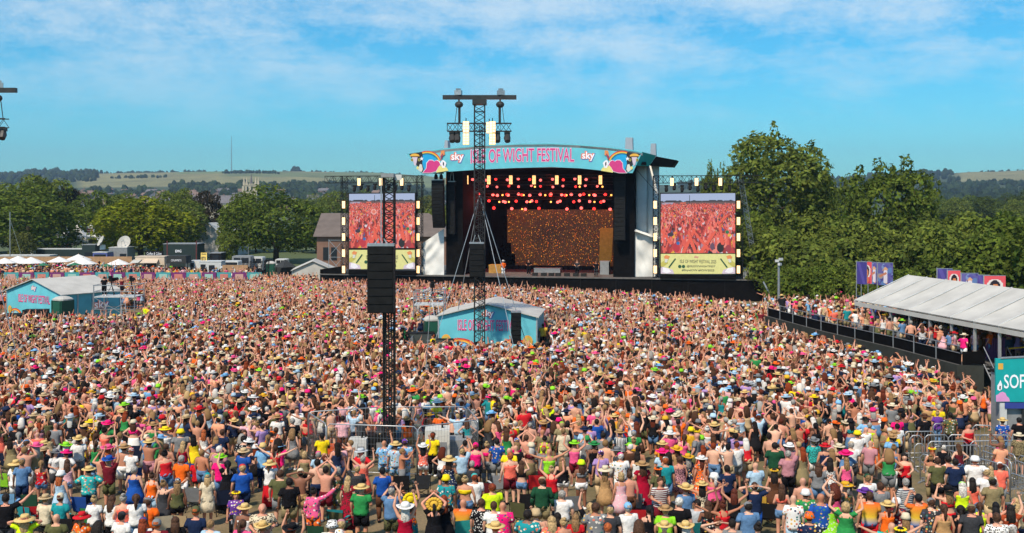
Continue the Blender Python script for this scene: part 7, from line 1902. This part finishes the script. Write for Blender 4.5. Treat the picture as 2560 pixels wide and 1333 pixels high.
def head_pos(tile, x, y, hz=1.70):
    px = tile * 640 + x / 3.777; py = 980 + y / 3.777; p = PZ(px, py, hz); return Vector((p.x, p.y, 0))
NEAR = []; LABELS = {}
for line_ in TABLE.strip().split('\n'):
    a = line_.split(); tile, x, y = int(a[0]), float(a[1]), float(a[2]); head, top, bot, pose = a[3:7]
    hat_h = 1.76 if head.split(':')[0] not in ('bald', 'short') else 1.73
    if pose == 'S': hat_h -= .45
    p = head_pos(tile, x, y, hat_h); p = head_pos(tile, x, y, hat_h * near_scale(p.y)); NEAR.append((p, head, top, bot, pose))
FACE = {(0, 2310), (0, 2230), (1, 60), (2, 1400), (3, 1290)}
fi = [(int(l.split()[0]), int(float(l.split()[1]))) for l in TABLE.strip().split('\n')]
def short_name(head, top, bot):
    k, kc = top.split(':') if ':' in top else (top, ''); return 'shirtless person' if k == 'bare' else f'{wordc(kc)} {TW[k]}'
cnt = {}
for n_ in NEAR: s = describe(*n_[1:]); cnt[s] = cnt.get(s, 0) + 1
for i, (p, head, top, bot, pose) in enumerate(NEAR):
    s = describe(head, top, bot, pose); key = fi[i]
    if cnt[s] > 1:
        q = min((n for n in NEAR if n[0] is not p), key=lambda n: (n[0] - p).length); s += f' near the {short_name(*q[1:4])}'
    if len(s.split()) > 16: s = s.replace(' near the', ' by').replace(POSEWORD[pose] or '~~', '').replace(', ,', ',').replace(',  ', ' ')
    while s in LABELS: s += ' too'
    LABELS[s] = 1
    special = None
    if 'tee:yellow' == top and bot == 'trousers:black': special = hexc('4A3024')
    face = key in FACE
    person(p, head, top, bot, pose, rr.uniform(-.35, .35), rr.uniform(.965, 1.035), skin=special, label=s, group='people in the near rows', face=face)

# camping chairs
def chair_proto():
    t = thing('camping_chair', 'chair', 'chair'); C = CL['blue']
    def pc(nm, m, mt): o = m.build(nm, mt, t); o.color = (*C, 1); return o
    m = MB(); m.slab([(-.27, .24, .42), (.27, .24, .42), (.25, -.2, .36), (-.25, -.2, .36)], (0, 0, .025)); pc('seat', m, M_FAB)
    m = MB(); m.slab([(-.26, -.2, .38), (.26, -.2, .38), (.28, -.36, .92), (-.28, -.36, .92)], (0, -.025, .008)); pc('backrest', m, M_FAB)
    for a, b in (((-.28, .27, 0), (.26, -.22, .40)), ((.28, .27, 0), (-.26, -.22, .40)), ((-.28, -.28, 0), (-.26, .24, .44)), ((.28, -.28, 0), (.26, .24, .44))): m = MB(); m.beam(a, b, .013, 5); pc('leg', m, M_BLACK)
    for s in (-1, 1):
        m = MB(); m.slab([(s * .25, -.3, .62), (s * .33, -.3, .62), (s * .33, .2, .60), (s * .25, .2, .60)], (0, 0, .02)); pc('armrest', m, M_FAB)
        m = MB(); m.beam((s * .28, .22, .0), (s * .29, .2, .6), .012, 5); m.beam((s * .28, -.3, .0), (s * .285, -.37, .93), .012, 5); pc('upright', m, M_BLACK)
    return t
cp = chair_proto(); first = True
CH = [(0, 85, 940, 'skyblue'), (0, 320, 945, 'darkgreen'), (0, 470, 1080, 'darkgreen'), (0, 560, 1075, 'turquoise'), (0, 790, 965, 'blue'), (0, 890, 1075, 'green'), (0, 1320, 490, 'navy'), (0, 625, 325, 'orange'), (0, 1005, 265, 'orange'), (0, 1165, 365, 'black'),
      (0, 1855, 880, 'grey'), (0, 2110, 905, 'navy'), (0, 1540, 1145, 'cream'), (0, 1760, 1140, 'beige'), (0, 330, 1055, 'red'), (0, 1755, 195, 'denim'), (0, 1840, 275, 'crimson'), (0, 1940, 250, 'teal'), (0, 1595, 130, 'blue'), (0, 75, 745, 'lime'), (0, 450, 200, 'grey'), (0, 620, 240, 'turquoise'),
      (0, 300, 85, 'denim'), (0, 1250, 700, 'blue'), (0, 1880, 660, 'blue'), (0, 100, 560, 'navy'), (0, 2330, 300, 'black'), (1, 785, 1085, 'teal'), (1, 600, 1235, 'darkgreen'), (1, 1935, 1185, 'turquoise'), (1, 1370, 770, 'black'), (1, 1560, 765, 'charcoal'), (1, 2275, 765, 'silver'), (1, 2165, 370, 'black'),
      (1, 1330, 30, 'turquoise'), (1, 1540, 20, 'red'), (1, 330, 60, 'teal'), (2, 1175, 1085, 'red'), (2, 1740, 1205, 'teal'), (2, 225, 765, 'red'), (2, 1235, 1045, 'navy'), (2, 1750, 1120, 'olive'), (2, 160, 940, 'black'), (2, 550, 960, 'grey'), (2, 190, 145, 'blue'), (3, 20, 1030, 'black'), (2, 2180, 1050, 'denim'), (2, 2340, 960, 'gold')]
rc = random.Random(31)
for k in range(34):
    tl = rc.choice([0, 0, 0, 1, 1, 2, 2, 3]); x = rc.uniform(20, 2390); y = rc.uniform(250, 1300)
    p = head_pos(tl, x, y, .92)
    if p.y < 46 and not (-9.2 < p.x < -1.2 and 43.6 < p.y < 49.8) and not (p.x > 12 and p.y > 40) and min((n[0] - p).length for n in NEAR) > .6: CH.append((tl, x, y, rc.choice(['navy', 'black', 'darkgreen', 'blue', 'red', 'grey', 'teal', 'olive', 'maroon', 'denim'])))
ccount = {}
SP_ = []
for tl, x, y, c in CH:
    p = head_pos(tl, x, y, .92); SP_.append(p); near = min(NEAR, key=lambda n: (n[0] - p).length); lab = f'{CW.get(c, c)} folding camping chair by the person in {short_name(*near[1:4])}'.replace('in shirtless person', 'without a shirt')
    while lab in LABELS: lab += ' too'
    LABELS[lab] = 1
    if first: o = cp; o.location = p; first = False
    else: o = dup(cp, p)
    o.rotation_euler = (0, 0, rr.uniform(-.5, .5)); o['label'] = lab; o['group'] = 'camping chairs'
    for ch in o.children:
        if ch.name.startswith(('seat', 'backrest', 'armrest')): ch.color = (*CL[c], 1)

# seated and standing extras fill the rest of the near rows
occ = [(n[0].x, n[0].y) for n in NEAR] + [(p.x, p.y) for p in SP_]
def tower_box(x, y): return -9.2 < x < -1.2 and 43.6 < y < 48.0
HT = ['short', 'short', 'short', 'long', 'tail', 'bun', 'bob', 'straw', 'cowboy', 'cap', 'cap', 'bucket', 'boater', 'bald', 'curly']; TT = ['tee', 'tee', 'tee', 'tank', 'vest', 'shirt', 'dress', 'bare', 'tee', 'crop']
TC = ['white', 'white', 'black', 'black', 'navy', 'grey', 'charcoal', 'red', 'coral', 'pink', 'paleblue', 'skyblue', 'olive', 'green', 'yellow', 'orange', 'teal', 'maroon', 'cream', 'beige', 'lilac', 'peach', 'hotpink', 'denim']
BT = ['shorts:denim', 'shorts:black', 'shorts:grey', 'shorts:beige', 'trousers:black', 'trousers:denim', 'hotpants:denim', 'shorts:navy', 'skirt:white', 'shorts:khaki', 'trousers:navy']
def rand_spec(rg):
    h = rg.choice(HT); hc = '' if h == 'bald' else (':' + (rg.choice(['straw', 'straw', 'white', 'cream', 'tan', 'navy', 'pink', 'yellow', 'black', 'denim', 'red']) if h in ('straw', 'cowboy', 'cap', 'bucket', 'boater') else rg.choice(['brown', 'brown', 'dark', 'blond', 'sandy', 'grey', 'auburn'])))
    k = rg.choice(TT); c = rg.choice(TC) + (('~' + rg.choice(['floral', 'floral', 'spots', 'leopard', 'stripe', 'hoop'])) if rg.random() < .25 else ''); top = k if k == 'bare' else f'{k}:{c}'
    bot = '-' if k == 'dress' else rg.choice(BT)
    if k == 'bare' and bot.startswith(('hot', 'skirt')): bot = 'shorts:denim'
    return h + hc, top, bot, rg.choice('nnnndffULRCPHT')
quota = 296 - len(NEAR); tries = 0; added = 0
cand = []
rg = random.Random(77)
while tries < 60000 and added < quota:
    tries += 1; Y = 34.5 + 14.0 * rg.random() ** 1.3; X = rg.uniform(-.47, .47) * Y
    if tower_box(X, Y) or any((X - a) ** 2 + (Y - b) ** 2 < .58 ** 2 for a, b in occ): continue
    if 39.6 < Y < 51 and 1280 + FPX * X / Y > 2262 + max(0, 44 - Y) * 40: continue
    sp = rand_spec(rg); s = describe(*sp)
    if s in LABELS: continue
    LABELS[s] = 1; occ.append((X, Y)); added += 1
    person((X, Y, 0), *sp, yaw=rg.uniform(-.5, .5), sc=rg.uniform(.95, 1.04), label=s, group='people in the near rows')

# a few people picked out further off
def far_person(px, py, z, *a, label, **k): 
    p = PZ(px, py, z + 1.73); person(Vector((p.x, p.y, z)), *a, label=label, **k)
s_ = SP(1258, 690, 1.0); person(at_z(s_, DZ + .004), 'straw:white', 'long:orange', 'trousers:white', 'f', SRZ + .5, 1.0, label='singer in orange jacket, white hat and white trousers walking the stage', face=True)
for px, v, sp, lab in ((1322, 3, ('short:dark', 'tee:black', 'trousers:black', 'f'), 'musician in black standing before the amber backdrop'), (1443, 3, ('short:brown', 'tee:charcoal', 'trousers:black', 'f'), 'musician in grey beside the gauze panel'), (1490, 1.5, ('short:dark', 'tee:black', 'trousers:charcoal', 'd'), 'guitarist in black near the amber gauze panel'), (1147, 1.5, ('short:dark', 'tee:white', 'trousers:black', 'n'), 'stagehand in white tee in the dark stage wing')):
    person(at_z(SP(px, 690, v), DZ + .004), *sp, SRZ, 1.0, label=lab, face=True)
person(PLAT1 + Vector((.35, -.3, 2.24)), 'cap:black', 'vest:maroon', 'shorts:black', 'P', -.6, 1.0, label='camera operator in maroon vest on the steel platform')
person(PLAT1 + Vector((-1.3, -.2, 2.24)), 'short:black', 'tee:black', 'trousers:black', 'f', .2, 1.0, label='camera operator in black on the steel platform')
person(PZ(350, 819, 0) + Vector((0, 1.5, 0)), 'short:brown', 'vest:neon', 'trousers:navy', 'n', 0, 1.1, label='steward in neon yellow vest standing above the crowd by the platform')
e_ = PZ(1358, 812, 1.9); person(Vector((e_.x, e_.y, .15)), 'short:black', 'tee:gold', 'trousers:black', 'n', 0, 1.05, label='person in gold tee at the corner of the mixing tent', skin=hexc('5A3A2A'))
p_ = PZ(1102, 832, 1.8); person(Vector((p_.x - .5, 77.0, 0)), 'cap:black', 'tee:yellow', 'trousers:black', 'f', 1.2, 1.0, label='steward in yellow tee at the foot of the middle lighting tower')
p_ = PZ(1892 / 3.777 + 1920, 980 + 290 / 3.777, 1.75); person(Vector((p_.x, p_.y, 0)), 'short:dark', 'vest:red', 'trousers:black', 'd', .3, 1.0, label='security guard in red vest facing out from the queue lanes', face=True)

# ------------------------------------------------------------------ the mass of the crowd: instances on points
CROWDCOL = bpy.data.collections.new('crowd_kit')
MI = {k: mat('crowd_' + k, src='instancer:c_' + k, rough=.85 if k != 'skin' else .55, var=.08, scale=8, spec=.2) for k in ('skin', 'top', 'bot', 'hair', 'hat')}
def merge(parts):
    V = []; F = []; Mi = []
    for me, mi in parts:
        o = len(V); V += [tuple(v.co) for v in me.vertices]; F += [tuple(i + o for i in p.vertices) for p in me.polygons]; Mi += [mi] * len(me.polygons)
    me = bpy.data.meshes.new('crowd_figure'); me.from_pydata(V, [], F); me.polygons.foreach_set('material_index', Mi); me.polygons.foreach_set('use_smooth', [True] * len(F)); me.update()
    for k in ('skin', 'top', 'bot', 'hair', 'hat'): me.materials.append(MI[k])
    return me
VAR = []
combos = [('tee', 'shorts', 'short', None), ('tee', 'trousers', 'short', 'cap'), ('tank', 'shorts', 'long', None), ('dress', None, 'long', None), ('vest', 'hotpants', 'tail', None), ('shirt', 'shorts', 'short', 'straw'), (None, 'shorts', 'short', None),
          ('tee', 'shorts', 'long', 'cowboy'), ('crop', 'skirt', 'long', 'bucket'), ('tank', 'trousers', 'bun', None), ('tee', 'shorts', None, None), ('vest', 'shorts', 'curly', None)]
rg = random.Random(3)
plist = ['n', 'f', 'd', 'n', 'U', 'L', 'R', 'V', 'C', 'P', 'H', 'U', 'W', 'R']
for i, pz in enumerate(plist):
    for j in range(4):
        tp, bt_, hr, ht = combos[(i * 5 + j * 3 + (i // 3)) % len(combos)]; sx_ = 'f' if (tp in ('tank', 'dress', 'crop', 'vest') or hr in ('long', 'tail', 'bun', 'curly')) else 'm'
        parts = [(EVAL['body', pz, sx_], 0)]
        if tp: parts.append((garment(tp, pz, sx_), 1))
        if bt_: parts.append((garment(bt_, pz, sx_), 2))
        if hr: parts.append((headwear(hr, False), 3))
        if ht: parts.append((headwear(ht, False), 4))
        o = bpy.data.objects.new(f'figure_{len(VAR):03d}', merge(parts)); CROWDCOL.objects.link(o); VAR.append((o, pz))
UPV = [i for i, v in enumerate(VAR) if v[1] in 'ULRVCW']; CALM = [i for i, v in enumerate(VAR) if v[1] in 'nfdPH']
def gn_group():
    g = bpy.data.node_groups.new('crowd_scatter', 'GeometryNodeTree'); g.interface.new_socket('Geometry', in_out='INPUT', socket_type='NodeSocketGeometry'); g.interface.new_socket('Geometry', in_out='OUTPUT', socket_type='NodeSocketGeometry')
    N = g.nodes; L = g.links; gi = N.new('NodeGroupInput'); go = N.new('NodeGroupOutput'); ci = N.new('GeometryNodeCollectionInfo'); ci.inputs['Collection'].default_value = CROWDCOL; ci.inputs['Separate Children'].default_value = True; ci.inputs['Reset Children'].default_value = True
    def na(nm, t): n = N.new('GeometryNodeInputNamedAttribute'); n.data_type = t; n.inputs['Name'].default_value = nm; return n.outputs[0]
    ip = N.new('GeometryNodeInstanceOnPoints'); L.new(gi.outputs[0], ip.inputs['Points']); L.new(ci.outputs[0], ip.inputs['Instance']); ip.inputs['Pick Instance'].default_value = True
    L.new(na('variant', 'INT'), ip.inputs['Instance Index']); L.new(na('rot', 'FLOAT_VECTOR'), ip.inputs['Rotation']); L.new(na('scl', 'FLOAT_VECTOR'), ip.inputs['Scale']); L.new(ip.outputs[0], go.inputs[0]); return g
GN = gn_group()
TOPC_ = [CL[c] for c in TC + ['white', 'white', 'cream', 'beige', 'palepink', 'black', 'peach', 'peach', 'tan', 'khaki', 'dustypink', 'brown', 'peach', 'palepink', 'white', 'white', 'white', 'black', 'navy', 'denim', 'blue', 'charcoal', 'navy', 'black', 'grey', 'dustypink', 'lilac', 'brown', 'paleblue', 'khaki', 'beige', 'yellow']]
BOTC_ = [CL[c] for c in ('denim', 'black', 'navy', 'beige', 'grey', 'khaki', 'white', 'charcoal', 'olive')]
HATC_ = [CL[c] for c in ('straw', 'cream', 'white', 'white', 'cream', 'white', 'silver', 'paleblue', 'pink', 'navy', 'red', 'navy', 'cream', 'straw', 'beige', 'tan', 'black', 'grey', 'lime', 'orange', 'skyblue', 'hotpink', 'mustard')]
HAIR_ = [HAIRC[k] for k in ('brown', 'brown', 'brown', 'dark', 'dark', 'black', 'blond', 'sandy', 'sandy', 'grey', 'white', 'auburn', 'red')]
def crowd(name, label, pts, upfrac, seed, zfun=None):
    rng = np.random.default_rng(seed); n = len(pts); me = bpy.data.meshes.new(name); me.vertices.add(n); me.vertices.foreach_set('co', np.asarray(pts, np.float32).ravel())
    up = rng.random(n) < (upfrac if np.isscalar(upfrac) else np.asarray(upfrac)); var = np.where(up, rng.choice(UPV, n), rng.choice(CALM, n)).astype(np.int32)
    me.attributes.new('variant', 'INT', 'POINT').data.foreach_set('value', var)
    rot = np.zeros((n, 3), np.float32); rot[:, 2] = rng.normal(0, .4, n) + (rng.random(n) < .14) * rng.uniform(-2.2, 2.2, n); rot[:, 0] = rng.normal(0, .05, n); rot[:, 1] = rng.normal(0, .05, n); me.attributes.new('rot', 'FLOAT_VECTOR', 'POINT').data.foreach_set('vector', rot.ravel())
    sc = np.repeat(rng.normal(.985, .05, (n, 1)), 3, 1).astype(np.float32); sc[:, :2] *= rng.uniform(1.02, 1.2, (n, 1)); sc *= (1 + .11 * np.clip((44 - np.asarray(pts)[:, 1:2]) / 9, 0, 1)); me.attributes.new('scl', 'FLOAT_VECTOR', 'POINT').data.foreach_set('vector', sc.ravel())
    for k, pal in (('skin', SKINS), ('top', TOPC_), ('bot', BOTC_), ('hair', HAIR_), ('hat', HATC_)):
        c = np.ones((n, 4), np.float32); c[:, :3] = np.array(pal)[rng.integers(0, len(pal), n)] * rng.uniform(.85, 1.12, (n, 1)); me.attributes.new('c_' + k, 'FLOAT_COLOR', 'POINT').data.foreach_set('color', c.ravel())
    o = bpy.data.objects.new(name, me); COL.objects.link(o); md = o.modifiers.new('scatter', 'NODES'); md.node_group = GN; return tag(o, label, 'crowd', kind='stuff')
def jitter_grid(y0, y1, step, seed, ok, xr=.475):
    rng = np.random.default_rng(seed); out = []; y = y0; ph = rng.uniform(0, 6, 8)
    def gap(a, b): return .5 * math.sin(a * .55 + ph[0] + 1.3 * math.sin(b * .31 + ph[1])) * math.sin(b * .62 + ph[2] + math.sin(a * .27 + ph[3])) + .5 * math.sin(a * 1.7 + b * .9 + ph[4]) * math.sin(b * 1.9 - a * .6 + ph[5])
    while y < y1:
        st = step(y) if callable(step) else step; w_ = xr * y + 1.5; xs = np.arange(-w_, w_, st); xs = xs + rng.uniform(-.5, .5, len(xs)) * st; ys = y + rng.uniform(-.5, .5, len(xs)) * st
        for a, b in zip(xs, ys):
            if rng.random() > max(0, gap(a, b) - .12) * (.9 if b < 80 else .45) and ok(a, b, rng): out.append((a, b, 0.0))
        y += st * .92
    return out
OC = np.array(occ); vline = [(p.x, p.y) for p in line]
def inside_quad(x, y, x0, x1, y0, y1): return x0 < x < x1 and y0 < y < y1
NEARMAX = 49.0
def ok_field(x, y, rng):
    if y < NEARMAX and ((OC[:, 0] - x) ** 2 + (OC[:, 1] - y) ** 2).min() < .36: return False
    if tower_box(x, y): return False
    if y < 46.5 and rng.random() > .6: return False
    v = (Vector((x, y, 0)) - SA).dot(SN); u = (Vector((x, y, 0)) - SA).dot(SU)
    if v > -2.2 and u > -2: return False
    pxx = 1280 + FPX * x / y
    if pxx > 790 and y > np.interp(pxx, [790, 1100, 1300, 1600, 1900, 1960], [134, 124, 119.5, 111.5, 101, 99]) and pxx < 1915: return False
    if u <= -2 and y > (132 if x < -31 else 138): return False
    if y > 60 and x > np.interp(y, [p[1] for p in vline[::-1]], [p[0] for p in vline[::-1]]) - 2.6 and y < vline[0][1] + 1: return False
    if y >= vline[0][1] + 1 and x > vline[0][0] + .3 and y < 120: return x < vline[0][0] + 12 and rng.random() < .8
    if y <= 64 and x > 22.5 + (y - 50) * .12: return False
    if y < 53 and y > 49 and x > 20.8: return False
    if inside_quad(x, y, -7.8, 3.0, 73.4, 88) : return False
    px = 1280 + FPX * x / y
    if inside_quad(px, y, -30, 372, 91, 112.5): return False
    if 39.6 < y < 50 and px > 2262 + max(0, 44 - y) * 40 and rng.random() < .95: return False
    return True
def step_f(y): return .80 if y < 52 else (.62 if y < 62 else (.56 if y < 90 else .55))
ptsF = jitter_grid(41.0, 149, step_f, 5, ok_field)
ys_ = np.array([p[1] for p in ptsF]); crowd('crowd', 'dense festival crowd in summer clothes filling the field up to the stage', ptsF, np.clip((ys_ - 45) / 100 * .50 + .08, .07, .46), 8)
def ok_bar(x, y, rng): px = 1280 + FPX * x / y; return -20 < px < 640 and not (335 < px < 412 and y > 159) and not (px > 412 and y > 155) and rng.random() < .75
crowd('crowd', 'drinkers gathered in the bar garden under the parasols', jitter_grid(151.5, 168, .85, 6, ok_bar, .5), .1, 9)
def ok_vip(x, y, rng):
    if y > vline[0][1] - .5 or y < vline[-1][1] + .8: return False
    xl = np.interp(y, [p[1] for p in vline[::-1]], [p[0] for p in vline[::-1]])
    d = x - xl; px = 1280 + FPX * x / y; return .5 < d < 7.5 and rng.random() < (.95 if d < 3.2 else .55) and (y > 73 or rng.random() < .55)
pv = [(a, b, VZ - .015) for a, b, _ in jitter_grid(66, 100, .68, 7, ok_vip)]
crowd('crowd', 'spectators standing along the rail of the viewing deck', pv, .12, 10)
print('CROWD', len(ptsF), len(pv), 'near', len(NEAR), added)

# ------------------------------------------------------------------ alike things told apart by their order
ORDW = 'first second third fourth fifth sixth seventh eighth ninth tenth eleventh twelfth thirteenth fourteenth fifteenth sixteenth seventeenth eighteenth nineteenth twentieth twenty-first twenty-second twenty-third twenty-fourth twenty-fifth twenty-sixth twenty-seventh twenty-eighth twenty-ninth thirtieth'.split()
by = {}
for o in COL.objects:
    if o.parent is None and o.get('label') and o.get('group'): by.setdefault((o['label'], o['group']), []).append(o)
for (lab, g), os_ in by.items():
    if 1 < len(os_) <= 30 and len(lab.split()) <= 11:
        os_.sort(key=lambda o: (o.location.x / max(o.location.y, 1), -o.location.z))
        for i, o in enumerate(os_): o['label'] = f'{lab}, {ORDW[i]} from the bar garden side' if len(lab.split()) <= 10 else f'{lab}, {ORDW[i]} from bar side'
